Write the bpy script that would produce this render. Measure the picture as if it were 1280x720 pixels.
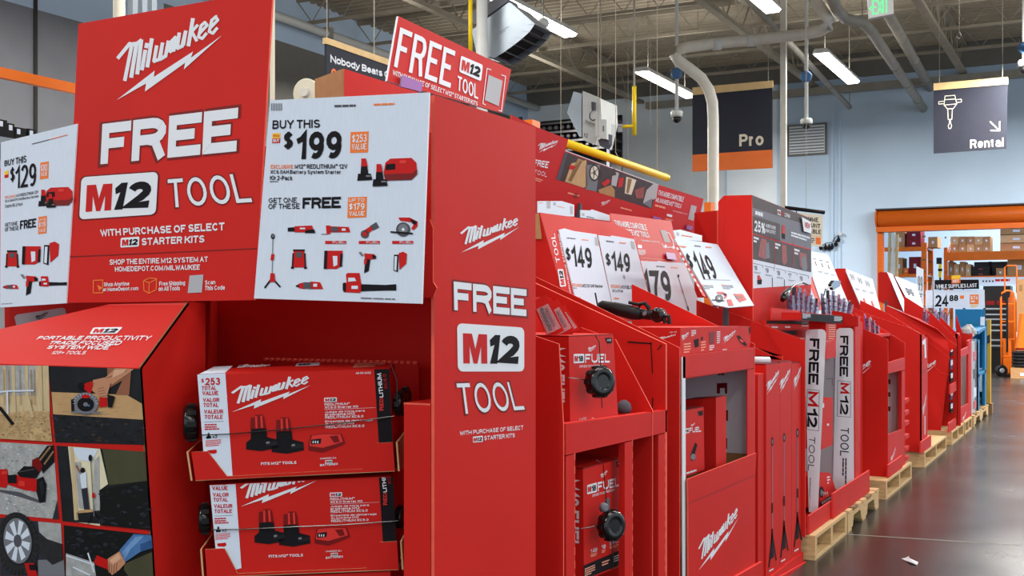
import bpy, bmesh, math, random
from mathutils import Vector as V, Matrix
random.seed(7)
S = bpy.context.scene
COL = S.collection
for o in list(bpy.data.objects):
    bpy.data.objects.remove(o)

# ---------------------------------------------------------------- camera
F, CX, HY, EYE = 1450.0, 640.0, 390.0, 1.20      # focal length in pixels, centre column, horizon row, eye height
YAW = math.atan(750.0 / F)                        # camera turned left of the aisle (+Y)
sn, cs = math.sin(YAW), math.cos(YAW)
FWD, RGT, UP = V((-sn, cs, 0)), V((cs, sn, 0)), V((0, 0, 1))
CAM = V((0, 0, EYE))
cam = bpy.data.cameras.new('camera')
cam.sensor_width = 36.0
cam.lens = 36.0 * F / 1280.0
cam.shift_y = (HY - 360.0) / 1280.0
cam.clip_start = 0.05
cam.clip_end = 200
co = bpy.data.objects.new('camera', cam)
co.location = CAM
co.rotation_euler = (math.pi / 2, 0, YAW)
COL.objects.link(co)
S.camera = co

# ---------------------------------------------------------------- world, exposure
S.view_settings.view_transform = 'Standard'
S.view_settings.look = 'None'
S.view_settings.gamma = 1.0
S.view_settings.use_curve_mapping = False
S.view_settings.exposure = 0.32
W = bpy.data.worlds.new('store_air')
S.world = W
W.use_nodes = True
W.node_tree.nodes['Background'].inputs[0].default_value = (0.80, 0.91, 1.0, 1)
W.node_tree.nodes['Background'].inputs[1].default_value = 1.0

# ceiling lamps of the store: rows along Y (those in the picture also get a housing further down)
LAMP_Z = 5.0
LAMP_X = [-9.4, -6.6, -3.8, -1.0, 1.8, 4.6]
LAMP_Y = [(-3.2, -0.8), (1.9, 4.3), (7.0, 9.4), (12.1, 14.5), (17.2, 19.6)]
LAMP_W = 150.0
for lx in LAMP_X:
    for (y0, y1) in LAMP_Y:
        l = bpy.data.lights.new('strip_lamp', 'AREA')
        l.shape = 'RECTANGLE'
        l.size, l.size_y = 0.22, y1 - y0
        l.energy = LAMP_W * ((0.42 if lx < -2 else 0.4) if y1 < 5 else 0.42 if y1 < 10 else 0.34 if y1 < 15 else 2.9) * (2.0 if lx < -9 else 1)
        l.color = (1.0, 0.97, 0.92)
        l.specular_factor = 1.0
        lo = bpy.data.objects.new('strip_lamp', l)
        lo.location = (lx, (y0 + y1) / 2, LAMP_Z - 0.012)
        COL.objects.link(lo)
        u = l.copy()                                     # added unseen uplight that brightens the roof and upper walls
        u.energy = LAMP_W * 0.12
        uo = bpy.data.objects.new('added_uplight', u)
        uo.location = (lx, (y0 + y1) / 2, LAMP_Z + 0.085)
        uo.rotation_euler = (math.pi, 0, 0)
        COL.objects.link(uo)

for (lx, ly) in ((2.5, 27.0), (-1.5, 27.0), (6.0, 27.0)):      # unseen lamps, added to light the rental room behind the opening
    l = bpy.data.lights.new('strip_lamp', 'AREA'); l.shape = 'RECTANGLE'; l.size, l.size_y = 2.4, .25; l.energy = 300
    lo = bpy.data.objects.new('strip_lamp', l); lo.location = (lx, ly, 5.2); COL.objects.link(lo)

# ---------------------------------------------------------------- geometry of the picture
class Pl:
    """a plane in the place; p(px, py) is the point of that plane seen at a pixel of the 1280x720 photo"""
    def __init__(s, o, n):
        s.o, s.n = V(o), V(n).normalized()
        if s.n.dot(CAM - s.o) < 0: s.n = -s.n
    def p(s, px, py, lift=0.0):
        d = FWD + RGT * ((px - CX) / F) + UP * ((HY - py) / F)
        o = s.o + s.n * lift
        t = (o - CAM).dot(s.n) / d.dot(s.n)
        return CAM + d * t
def PX(x): return Pl((x, 0, 0), (1, 0, 0))
def PY(y): return Pl((0, y, 0), (0, -1, 0))
def PZ(z): return Pl((0, 0, z), (0, 0, 1))
def deep(px, py, z):                    # point at distance z straight ahead of the camera
    return CAM + (FWD + RGT * ((px - CX) / F) + UP * ((HY - py) / F)) * z
XR = -1.303                             # the face of the row of displays along the aisle
ROW = PX(XR)
def yrow(px, x=XR): return PX(x).p(px, HY).y
def cq(ox, oy, s, pts): return [(ox + x / s, oy + y / s) for x, y in pts]

# ---------------------------------------------------------------- materials
MATS = {}
def lin(c):
    c = c / 255.0
    return c / 12.92 if c <= 0.04045 else ((c + 0.055) / 1.055) ** 2.4
def mat(name, rgb, rough=0.55, metal=0.0, noise=0.06, scale=6.0, bump=0.0, emit=0.0, alpha=1.0, trans=0.0, spec=0.22, stretch=None):
    m = bpy.data.materials.new(name)
    m.use_nodes = True
    nt = m.node_tree
    b = nt.nodes['Principled BSDF']
    c = [lin(v) for v in rgb]
    b.inputs['Roughness'].default_value = rough
    b.inputs['Metallic'].default_value = metal
    b.inputs['Specular IOR Level'].default_value = spec
    b.inputs['Alpha'].default_value = alpha
    b.inputs['Transmission Weight'].default_value = trans
    b.inputs['Base Color'].default_value = (*c, 1)
    if noise > 0 or bump > 0:
        tc = nt.nodes.new('ShaderNodeTexCoord')
        n = nt.nodes.new('ShaderNodeTexNoise')
        n.inputs['Scale'].default_value = scale
        n.inputs['Detail'].default_value = 4
        if stretch:
            mp = nt.nodes.new('ShaderNodeMapping')
            mp.inputs['Scale'].default_value = stretch
            nt.links.new(tc.outputs['Object'], mp.inputs['Vector'])
            nt.links.new(mp.outputs['Vector'], n.inputs['Vector'])
        else:
            nt.links.new(tc.outputs['Object'], n.inputs['Vector'])
        if noise > 0:
            r = nt.nodes.new('ShaderNodeValToRGB')
            r.color_ramp.elements[0].position = 0.3
            r.color_ramp.elements[1].position = 0.7
            r.color_ramp.elements[0].color = (*[v * (1 - noise) for v in c], 1)
            r.color_ramp.elements[1].color = (*[min(1, v * (1 + noise)) for v in c], 1)
            nt.links.new(n.outputs['Fac'], r.inputs['Fac'])
            nt.links.new(r.outputs['Color'], b.inputs['Base Color'])
        if bump > 0:
            bn = nt.nodes.new('ShaderNodeBump')
            bn.inputs['Strength'].default_value = bump
            bn.inputs['Distance'].default_value = 0.01
            nt.links.new(n.outputs['Fac'], bn.inputs['Height'])
            nt.links.new(bn.outputs['Normal'], b.inputs['Normal'])
    if emit > 0:
        b.inputs['Emission Color'].default_value = (*c, 1)
        b.inputs['Emission Strength'].default_value = emit
    MATS[name] = m
    return m
mat('red', (201, 33, 27), 0.55, noise=0.05, scale=3, bump=0.02, spec=.14)
mat('redprint', (196, 24, 24), 0.5, noise=0, spec=.14)
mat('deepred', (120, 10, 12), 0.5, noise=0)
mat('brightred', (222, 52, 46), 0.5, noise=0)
mat('rededge', (232, 96, 78), 0.6, noise=0.08, scale=40)
mat('kraft', (176, 134, 92), 0.8, noise=0.08, scale=30)
mat('kraftlight', (204, 168, 122), 0.8, noise=0.08, scale=20)
mat('white', (226, 230, 238), 0.5, noise=0.02, scale=3)
mat('flute', (212, 222, 238), 0.6, spec=.12, noise=0.03, scale=8, stretch=(30, 30, 0.4))
mat('paper', (216, 226, 242), 0.65, noise=0.0, spec=.08)
mat('greycard', (176, 176, 182), 0.65, noise=0.04)
mat('black', (26, 25, 27), 0.4, noise=0.1)
mat('gloss', (14, 14, 16), 0.16, noise=0, spec=.5)
mat('ink', (30, 28, 32), 0.6, noise=0, spec=.06)
mat('greyink', (86, 86, 94), 0.6, noise=0, spec=.06)
mat('midgrey', (120, 122, 130), 0.55, noise=0, spec=.1)
mat('orangeink', (238, 122, 52), 0.5, noise=0)
mat('yellowink', (246, 196, 50), 0.5, noise=0)
mat('pinkink', (240, 170, 140), 0.5, noise=0)
mat('skin', (196, 140, 108), 0.5, noise=0)
mat('skinshade', (150, 96, 72), 0.5, noise=0)
mat('wood', (206, 172, 124), 0.7, noise=0.18, scale=14, bump=0.15, stretch=(1, 6, 6))
mat('wooddark', (140, 108, 74), 0.75, noise=0.18, scale=12, bump=0.1)
mat('orange', (232, 112, 28), 0.4, noise=0.05)
mat('doororange', (196, 92, 26), 0.38, noise=0.08, stretch=(0.4, 6, 6))
mat('yellow', (244, 208, 34), 0.38, noise=0.03)
mat('mustard', (206, 160, 48), 0.5, noise=0.06)
mat('blue', (24, 112, 160), 0.45, noise=0.05)
mat('steel', (158, 168, 178), 0.34, metal=0.45, noise=0.08, scale=5)
mat('whitemetal', (206, 208, 206), 0.4, noise=0.04)
mat('pipegrey', (152, 148, 138), 0.5, noise=0.1, scale=6)
mat('pipewhite', (212, 208, 198), 0.45, noise=0.06)
mat('ceil', (160, 150, 132), 0.8, noise=0.08, scale=2)
mat('joist', (150, 142, 126), 0.7, noise=0.1, scale=4)
mat('wallblue', (192, 214, 236), 0.75, noise=0.035, scale=1.2, bump=0.05)
mat('wallpale', (232, 242, 250), 0.75, noise=0.05, scale=1.5)
mat('blockgrey', (132, 134, 140), 0.85, noise=0.07, scale=2.0, bump=0.25)
mat('bandgrey', (122, 120, 114), 0.8, noise=0.05)
mat('charcoal', (44, 46, 58), 0.6, noise=0.05)
mat('cream', (222, 214, 194), 0.6, noise=0.03)
mat('woodstrip', (222, 190, 138), 0.6, noise=0.08, scale=8)
mat('signorange', (232, 116, 54), 0.55, noise=0.04)
mat('lamp', (255, 252, 246), 0.5, noise=0, emit=9.0)
mat('exitgreen', (40, 236, 120), 0.5, noise=0, emit=1.1)
mat('bluecard', (74, 112, 158), 0.6, noise=0.06)
mat('purple', (150, 96, 170), 0.4, noise=0)
mat('clear', (236, 232, 240), 0.12, noise=0, spec=.5, alpha=0.2)
mat('clearplum', (120, 84, 116), 0.15, noise=0, alpha=0.45, spec=.5)
mat('darkgrey', (60, 58, 56), 0.8, noise=0.1)  # dark grey for wall strips, post bracket and heater outlet
def cement():
    m = mat('concrete', (128, 124, 120), 0.24, noise=0, spec=0.2)
    nt = m.node_tree
    b = nt.nodes['Principled BSDF']
    tc = nt.nodes.new('ShaderNodeTexCoord')
    a = nt.nodes.new('ShaderNodeTexNoise'); a.inputs['Scale'].default_value = 1.1; a.inputs['Detail'].default_value = 8
    g = nt.nodes.new('ShaderNodeTexNoise'); g.inputs['Scale'].default_value = 55; g.inputs['Detail'].default_value = 3
    mx = nt.nodes.new('ShaderNodeMath'); mx.operation = 'MULTIPLY_ADD'; mx.inputs[1].default_value = 0.3
    r = nt.nodes.new('ShaderNodeValToRGB')
    r.color_ramp.elements[0].position = 0.45; r.color_ramp.elements[0].color = (*[lin(v) for v in (46, 44, 43)], 1)
    r.color_ramp.elements[1].position = 0.85; r.color_ramp.elements[1].color = (*[lin(v) for v in (58, 55, 53)], 1)
    nt.links.new(tc.outputs['Object'], a.inputs['Vector']); nt.links.new(tc.outputs['Object'], g.inputs['Vector'])
    nt.links.new(g.outputs['Fac'], mx.inputs[0]); nt.links.new(a.outputs['Fac'], mx.inputs[2])
    nt.links.new(mx.outputs[0], r.inputs['Fac']); nt.links.new(r.outputs['Color'], b.inputs['Base Color'])
    rr = nt.nodes.new('ShaderNodeMapRange'); rr.inputs['To Min'].default_value = 0.14; rr.inputs['To Max'].default_value = 0.34
    nt.links.new(a.outputs['Fac'], rr.inputs['Value']); nt.links.new(rr.outputs[0], b.inputs['Roughness'])
cement()

# ---------------------------------------------------------------- lettering: a plain grotesque drawn with strokes
def _ar(cx, cy, rx, ry, a0, a1, n=None):
    n = n or max(3, int(abs(a1 - a0) / 24))
    return [(cx + rx * math.cos(math.radians(a0 + (a1 - a0) * i / n)), cy + ry * math.sin(math.radians(a0 + (a1 - a0) * i / n))) for i in range(n + 1)]
def _g():
    G = {}
    O = _ar(.5, .5, .5, .5, 90, 450, 18)
    X = .72                                              # height of the small letters
    o = lambda x0=0, x1=1: [(x0 + (x1 - x0) * x, y * X) for x, y in O]
    G['A'] = (.74, [[(0, 0), (.5, 1), (1, 0)], [(.2, .32), (.8, .32)]])
    G['B'] = (.68, [[(0, 0), (0, 1), (.6, 1)] + _ar(.6, .76, .34, .24, 90, -90) + [(0, .52)], [(0, .52), (.62, .52)] + _ar(.62, .26, .38, .26, 90, -90) + [(0, 0)]])
    G['C'] = (.72, [_ar(.5, .5, .5, .5, 40, 320, 14)])
    G['D'] = (.72, [[(0, 0), (0, 1), (.45, 1)] + _ar(.45, .5, .55, .5, 90, -90, 9) + [(0, 0)]])
    G['E'] = (.62, [[(1, 1), (0, 1), (0, 0), (1, 0)], [(0, .52), (.9, .52)]])
    G['F'] = (.58, [[(1, 1), (0, 1), (0, 0)], [(0, .5), (.88, .5)]])
    G['G'] = (.76, [_ar(.5, .5, .5, .5, 42, 330, 14) + [(1, .46), (.55, .46)]])
    G['H'] = (.70, [[(0, 0), (0, 1)], [(1, 0), (1, 1)], [(0, .52), (1, .52)]])
    G['I'] = (.01, [[(.5, 0), (.5, 1)]])
    G['J'] = (.5, [[(1, 1), (1, .32)] + _ar(.5, .32, .5, .32, 0, -170)])
    G['K'] = (.72, [[(0, 0), (0, 1)], [(1, 1), (.05, .42)], [(.32, .6), (1, 0)]])
    G['L'] = (.55, [[(0, 1), (0, 0), (1, 0)]])
    G['M'] = (.88, [[(0, 0), (0, 1), (.5, .12), (1, 1), (1, 0)]])
    G['N'] = (.72, [[(0, 0), (0, 1), (1, 0), (1, 1)]])
    G['O'] = (.78, [O])
    G['P'] = (.64, [[(0, 0), (0, 1), (.6, 1)] + _ar(.6, .73, .4, .27, 90, -90) + [(0, .46)]])
    G['Q'] = (.78, [O, [(.6, .28), (1, -.04)]])
    G['R'] = (.68, [[(0, 0), (0, 1), (.6, 1)] + _ar(.6, .74, .38, .26, 90, -90) + [(0, .48)], [(.5, .47), (.72, .42), (.93, 0)]])
    G['S'] = (.66, [_ar(.5, .75, .47, .25, 20, 250, 9) + [(.62, .47)] + _ar(.5, .245, .5, .245, 62, -165, 9)])
    G['T'] = (.62, [[(0, 1), (1, 1)], [(.5, 1), (.5, 0)]])
    G['U'] = (.70, [[(0, 1), (0, .36)] + _ar(.5, .36, .5, .36, 180, 360, 8) + [(1, 1)]])
    G['V'] = (.72, [[(0, 1), (.5, 0), (1, 1)]])
    G['W'] = (1.0, [[(0, 1), (.25, 0), (.5, .9), (.75, 0), (1, 1)]])
    G['X'] = (.7, [[(0, 0), (1, 1)], [(0, 1), (1, 0)]])
    G['Y'] = (.7, [[(0, 1), (.5, .45), (1, 1)], [(.5, .45), (.5, 0)]])
    G['Z'] = (.64, [[(0, 1), (1, 1), (0, 0), (1, 0)]])
    G['0'] = (.58, [O])
    G['1'] = (.30, [[(0, .74), (.45, .8), (1, 1), (1, 0)]])
    G['2'] = (.58, [_ar(.5, .71, .5, .29, 165, -25, 8) + [(.66, .36), (0, 0), (1, 0)]])
    G['3'] = (.58, [_ar(.47, .76, .45, .24, 160, -80, 8), [(.35, .52), (.5, .52)] + _ar(.47, .26, .53, .26, 80, -160, 8)])
    G['4'] = (.60, [[(.72, 0), (.72, 1), (0, .24), (1, .24)]])
    G['5'] = (.58, [[(.92, 1), (.18, 1), (.08, .5)] + _ar(.48, .32, .52, .32, 130, -160, 9)])
    G['6'] = (.58, [_ar(.5, .31, .5, .31, 170, -190, 12) + _ar(.56, .55, .56, .45, 180, 60, 6)])
    G['7'] = (.56, [[(0, 1), (1, 1), (.5, .45), (.3, 0)]])
    G['8'] = (.58, [_ar(.5, .76, .44, .24, -90, 270, 12), _ar(.5, .26, .5, .26, 90, 450, 12)])
    G['9'] = (.58, [_ar(.5, .69, .5, .31, -10, 350, 12) + _ar(.44, .45, .56, .45, 0, -120, 6)])
    G['$'] = (.56, [_ar(.5, .72, .46, .2, 20, 250, 8) + [(.62, .49)] + _ar(.5, .28, .5, .2, 62, -165, 8), [(.5, 1.08), (.5, -.08)]])
    G['%'] = (.9, [_ar(.22, .76, .2, .22, 0, 360, 9), _ar(.78, .24, .2, .22, 0, 360, 9), [(.2, 0), (.8, 1)]])
    G['-'] = (.3, [[(0, .4), (1, .4)]]); G['.'] = (.01, [[(.5, 0), (.5, .02)]]); G[','] = (.08, [[(1, .05), (0, -.14)]])
    G['/'] = (.36, [[(0, -.05), (1, 1.05)]]); G['+'] = (.55, [[(0, .42), (1, .42)], [(.5, .1), (.5, .74)]]); G["'"] = (.01, [[(.5, .75), (.5, 1)]])
    G['™'] = (.4, [[(0, 1), (.45, 1)], [(.22, 1), (.22, .7)], [(.55, .7), (.55, 1), (.78, .75), (1, 1), (1, .7)]])
    G['a'] = (.54, [_ar(.48, .5, .46, .22, 160, 20, 5) + [(1, .5), (1, 0)], [(1, .4), (.5, .4)] + _ar(.45, .2, .45, .2, 90, 300, 7) + [(1, .14)]])
    G['b'] = (.56, [[(0, 0), (0, 1)], o()]); G['d'] = (.56, [[(1, 0), (1, 1)], o()])
    G['c'] = (.52, [[(x, y * X) for x, y in _ar(.5, .5, .5, .5, 40, 320, 12)]])
    G['e'] = (.56, [[(.06, .36), (1, .38)] + [(x, y * X) for x, y in _ar(.5, .5, .5, .5, 0, 318, 13)]])
    G['f'] = (.32, [_ar(.75, .78, .4, .22, 90, 180, 4) + [(.35, 0)], [(0, .68), (.9, .68)]])
    G['g'] = (.56, [o(), [(1, X), (1, -.02)] + _ar(.5, -.04, .5, .2, 0, -150, 6)])
    G['h'] = (.54, [[(0, 0), (0, 1)], [(0, .4)] + _ar(.5, .44, .5, .28, 165, 0, 6) + [(1, 0)]])
    G['i'] = (.01, [[(.5, 0), (.5, X)], [(.5, .9), (.5, 1)]]); G['l'] = (.01, [[(.5, 0), (.5, 1)]])
    G['j'] = (.2, [[(1, X), (1, -.05)] + _ar(.4, -.05, .6, .18, 0, -90, 4), [(1, .9), (1, 1)]])
    G['k'] = (.52, [[(0, 0), (0, 1)], [(.95, X), (.05, .28)], [(.35, .42), (1, 0)]])
    G['m'] = (.86, [[(0, 0), (0, X)], [(0, .42)] + _ar(.25, .48, .25, .24, 165, 0, 5) + [(.5, 0)], [(.5, .42)] + _ar(.75, .48, .25, .24, 165, 0, 5) + [(1, 0)]])
    G['n'] = (.54, [[(0, 0), (0, X)], [(0, .4)] + _ar(.5, .44, .5, .28, 165, 0, 6) + [(1, 0)]])
    G['o'] = (.58, [o()]); G['p'] = (.56, [[(0, -.25), (0, X)], o()]); G['q'] = (.56, [[(1, -.25), (1, X)], o()])
    G['r'] = (.30, [[(0, 0), (0, X)], [(0, .42)] + _ar(.9, .36, .9, .36, 165, 90, 4)])
    G['s'] = (.50, [[(x, y * X) for x, y in G['S'][1][0]]])
    G['t'] = (.30, [[(.4, .95), (.4, .14)] + _ar(.8, .16, .4, .16, 190, 280, 4), [(0, .7), (.95, .7)]])
    G['u'] = (.54, [[(1, X), (1, 0)], [(0, X), (0, .26)] + _ar(.5, .26, .5, .26, 180, 345, 6)])
    G['v'] = (.54, [[(0, X), (.5, 0), (1, X)]]); G['w'] = (.8, [[(0, X), (.25, 0), (.5, X * .9), (.75, 0), (1, X)]])
    G['x'] = (.54, [[(0, 0), (1, X)], [(0, X), (1, 0)]]); G['y'] = (.54, [[(0, X), (.5, .02)], [(1, X), (.42, -.12), (.2, -.22), (0, -.24)]]); G['z'] = (.5, [[(0, X), (1, X), (0, 0), (1, 0)]])
    return G
FONT = _g()
def _strip(pts, t):
    """a polyline widened to t, mitred: list of quads"""
    pts = [p for i, p in enumerate(pts) if i == 0 or math.hypot(p[0] - pts[i - 1][0], p[1] - pts[i - 1][1]) > 1e-4]
    n = len(pts)
    closed = n > 3 and math.hypot(pts[0][0] - pts[-1][0], pts[0][1] - pts[-1][1]) < 1e-4
    L, R = [], []
    for i in range(n):
        a = pts[i - 1] if i > 0 else (pts[n - 2] if closed else None)
        b = pts[i + 1] if i < n - 1 else (pts[1] if closed else None)
        p = pts[i]
        ds = []
        for u, v in ((a, p), (p, b)):
            if u is None or v is None: continue
            dx, dy = v[0] - u[0], v[1] - u[1]; l = math.hypot(dx, dy) or 1e-9
            ds.append((dx / l, dy / l))
        if len(ds) == 1: nx, ny, k = -ds[0][1], ds[0][0], 1
        else:
            nx, ny = -(ds[0][1] + ds[1][1]), ds[0][0] + ds[1][0]
            l = math.hypot(nx, ny)
            if l < 1e-6: nx, ny, l = -ds[0][1], ds[0][0], 1
            nx, ny = nx / l, ny / l
            c = abs(nx * -ds[0][1] + ny * ds[0][0])
            k = min(1 / max(c, .1), 2.2)
        h = t / 2 * k
        L.append((p[0] + nx * h, p[1] + ny * h)); R.append((p[0] - nx * h, p[1] - ny * h))
    return [(L[i], L[i + 1], R[i + 1], R[i]) for i in range(n - 1)]
def lettering(s, aspect, bold, shear=0.0):
    """quads of the text in a unit box; aspect = width / height of the box on the thing"""
    t = .14 + 1.5 * bold
    up = lambda c: c in FONT
    ymax = 1.0 if any(c.isupper() or c.isdigit() or c in 'bdfhijklt$%/™' for c in s) else .72
    ymin = -.25 if any(c in 'gjpqy' for c in s) else 0.0
    if '$' in s and s != '$': pass
    gap = .16 - .9 * bold if bold < .06 else .05; space = .3
    nat = 0
    for c in s: nat += space if c == ' ' else FONT.get(c, FONT['-'])[0] + t + gap
    nat -= gap
    W = aspect * (ymax - ymin)
    nst = sum(1 for c in s if c != ' ')
    kx = (W - nst * t - 0) / max(nat - nst * t, .05)
    if kx < .8: t *= max(.6, kx + .2); kx = (W - nst * t) / max(nat - nst * (.14 + 1.5 * bold), .05)
    if kx < .3: t = max(.06, W / nat * t); kx = (W - nst * t) / max(nat - nst * (.14 + 1.5 * bold), .05)
    h = t / 2
    x = 0; out = []
    for c in s:
        if c == ' ': x += space * kx; continue
        w, strokes = FONT.get(c, FONT['-'])
        w = w * kx
        for st in strokes:
            pts = [(x + h + px * w, h + py * (1 - t)) for px, py in st]
            # square ends run out to the edge of the letter
            for e, f in ((0, 1), (-1, -2)):
                px, py = st[e]
                dx, dy = pts[e][0] - pts[f][0], pts[e][1] - pts[f][1]
                l = math.hypot(dx, dy) or 1
                if len(st) > 1 and st[0] != st[-1] and ((py in (0, 1, .72) and abs(dy) > abs(dx)) or (px in (0, 1) and abs(dx) > abs(dy)) ):
                    pts[e] = (pts[e][0] + dx / l * h * .98, pts[e][1] + dy / l * h * .98)
            out += _strip(pts, t)
        x += w + t + gap * kx
    tot = x - gap * kx
    return [[((px / tot), (py - ymin) / (ymax - ymin)) for px, py in q] for q in out]
def stroke_polys(pts, w):
    """a thick polyline as quads (2D)"""
    out = []
    for (a, b) in zip(pts, pts[1:]):
        dx, dy = b[0] - a[0], b[1] - a[1]
        L = math.hypot(dx, dy) or 1
        nx, ny = -dy / L * w / 2, dx / L * w / 2
        ex, ey = dx / L * w * 0.25, dy / L * w * 0.25
        out.append([(a[0] + nx - ex, a[1] + ny - ey), (b[0] + nx + ex, b[1] + ny + ey), (b[0] - nx + ex, b[1] - ny + ey), (a[0] - nx - ex, a[1] - ny - ey)])
    return out
# the slanted tool-maker's wordmark over its lightning bolt, drawn in a 470 x 370 box (y down)
LOGO = []
def _lg():
    def st(pts, w): LOGO.extend(stroke_polys([(x - 520, y - 68) for x, y in pts], w))
    st([(526, 250), (580, 188), (590, 196), (558, 350)], 17)
    st([(586, 192), (612, 190), (588, 336)], 19)
    st([(606, 196), (634, 176), (616, 322)], 19)
    st([(652, 222), (637, 304)], 18); st([(660, 192), (657, 206)], 18)
    st([(682, 172), (662, 292)], 18)
    st([(704, 204), (692, 270), (716, 262), (731, 192)], 16); st([(728, 208), (720, 262), (744, 248), (757, 184)], 16)
    st([(770, 186), (790, 166), (780, 226)], 16); st([(772, 184), (764, 230), (784, 218)], 15)
    st([(806, 150), (796, 216), (818, 206), (834, 142)], 16); st([(834, 142), (824, 200)], 15)
    st([(866, 88), (846, 204)], 17); st([(856, 150), (886, 116)], 13); st([(862, 146), (882, 184)], 14)
    for dx, dy in ((0, 0), (46, -22)):
        st([(896 + dx, 152 + dy), (928 + dx, 118 + dy), (918 + dx, 104 + dy), (902 + dx, 118 + dy), (890 + dx, 168 + dy), (906 + dx, 176 + dy), (924 + dx, 154 + dy)], 13)
    LOGO.append([(x - 520, y - 68) for x, y in [(520, 438), (695, 312), (691, 340), (866, 232), (856, 260), (990, 165), (825, 310), (831, 281), (650, 404), (656, 368)]])
    st([(964, 76), (970, 76), (970, 82), (964, 82), (964, 76)], 4)
_lg()
BOLT = LOGO[-6] if False else [p for p in LOGO if len(p) == 10][0]

# ---------------------------------------------------------------- mesh builder
STEP = 0.0007
class MB:
    def __init__(s): s.v, s.f, s.m, s.names = [], [], [], []
    def mi(s, m):
        if m not in s.names: s.names.append(m)
        return s.names.index(m)
    def poly(s, pts, m):
        b = len(s.v)
        s.v += [V(p) for p in pts]
        s.f.append(tuple(range(b, b + len(pts)))); s.m.append(s.mi(m))
    def prism(s, pts, ext, m, edge=None, back=None):
        """closed solid: polygon pts swept by ext"""
        pts = [V(p) for p in pts]; ext = V(ext)
        n = len(pts); b = len(s.v)
        s.v += pts + [p + ext for p in pts]
        s.f.append(tuple(range(b, b + n))); s.m.append(s.mi(m))
        s.f.append(tuple(range(b + 2 * n - 1, b + n - 1, -1))); s.m.append(s.mi(back or m))
        e = s.mi(edge or m)
        for i in range(n):
            j = (i + 1) % n
            s.f.append((b + i, b + n + i, b + n + j, b + j)); s.m.append(e)
    def box(s, lo, hi, m):
        (x0, y0, z0), (x1, y1, z1) = lo, hi
        s.prism([(x0, y0, z0), (x1, y0, z0), (x1, y0, z1), (x0, y0, z1)], (0, y1 - y0, 0), m)
    def obox(s, c, ax, ay, az, m):
        """box about centre c with half-axis vectors"""
        c, ax, ay, az = V(c), V(ax), V(ay), V(az)
        s.prism([c - ax - ay - az, c + ax - ay - az, c + ax - ay + az, c - ax - ay + az], ay * 2, m)
    def tube(s, pts, r, m, seg=10, cap=True):
        pts = [V(p) for p in pts]
        rs = r if isinstance(r, (list, tuple)) else [r] * len(pts)
        rings = []
        for i, p in enumerate(pts):
            d = (pts[min(i + 1, len(pts) - 1)] - pts[max(i - 1, 0)])
            if d.length < 1e-9: d = V((0, 0, 1))
            d.normalize()
            a = V((0, 0, 1)) if abs(d.z) < 0.9 else V((1, 0, 0))
            u = d.cross(a).normalized(); w = d.cross(u)
            b = len(s.v)
            for k in range(seg):
                t = 2 * math.pi * k / seg
                s.v.append(p + (u * math.cos(t) + w * math.sin(t)) * rs[i])
            rings.append(b)
        mm = s.mi(m)
        for a, b in zip(rings, rings[1:]):
            for k in range(seg):
                s.f.append((a + k, a + (k + 1) % seg, b + (k + 1) % seg, b + k)); s.m.append(mm)
        if cap:
            s.f.append(tuple(range(rings[0], rings[0] + seg))[::-1]); s.m.append(mm)
            s.f.append(tuple(range(rings[-1], rings[-1] + seg))); s.m.append(mm)
    def lathe(s, c, axis, prof, m, seg=20):
        """prof: list of (distance along axis, radius)"""
        c, a = V(c), V(axis).normalized()
        s.tube([c + a * (d + i * 1e-6) for i, (d, r) in enumerate(prof)], [max(r, 1e-4) for d, r in prof], m, seg) if False else s._lathe(c, a, prof, m, seg)
    def _lathe(s, c, a, prof, m, seg):
        h = V((0, 0, 1)) if abs(a.z) < 0.9 else V((1, 0, 0))
        u = a.cross(h).normalized(); w = a.cross(u)
        rings = []
        for d, r in prof:
            b = len(s.v)
            for k in range(seg):
                t = 2 * math.pi * k / seg
                s.v.append(c + a * d + (u * math.cos(t) + w * math.sin(t)) * max(r, 1e-4))
            rings.append(b)
        mm = s.mi(m)
        for p, q in zip(rings, rings[1:]):
            for k in range(seg):
                s.f.append((p + k, p + (k + 1) % seg, q + (k + 1) % seg, q + k)); s.m.append(mm)
        s.f.append(tuple(range(rings[0], rings[0] + seg))[::-1]); s.m.append(mm)
        s.f.append(tuple(range(rings[-1], rings[-1] + seg))); s.m.append(mm)
    # printing on a plane, in photo pixels
    def flat(s, pl, px, m, layer=1): s.poly([pl.p(x, y, STEP * layer) for x, y in px], m)
    def rect(s, pl, x0, y0, x1, y1, m, layer=1): s.flat(pl, [(x0, y0), (x1, y0), (x1, y1), (x0, y1)], m, layer)
    def ell(s, pl, cx, cy, rx, ry, m, layer=1, n=20, rot=0.0):
        c, d = math.cos(rot), math.sin(rot)
        s.flat(pl, [(cx + rx * math.cos(t) * c - ry * math.sin(t) * d, cy + rx * math.cos(t) * d + ry * math.sin(t) * c) for t in [2 * math.pi * k / n for k in range(n)]], m, layer)
    def line(s, pl, pts, w, m, layer=1):
        for q in stroke_polys(pts, w): s.flat(pl, q, m, layer)
    def board(s, pl, px, th, m, edge=None, back=None): s.prism([pl.p(x, y) for x, y in px], -pl.n * th, m, edge, back)
    def quadmap(s, pl, quad, layer):
        q = [pl.p(x, y, STEP * layer) for x, y in quad]      # TL TR BR BL
        def fn(u, v):                                        # v up
            return (q[3] * (1 - u) + q[2] * u) * (1 - v) + (q[0] * (1 - u) + q[1] * u) * v
        return fn
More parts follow.
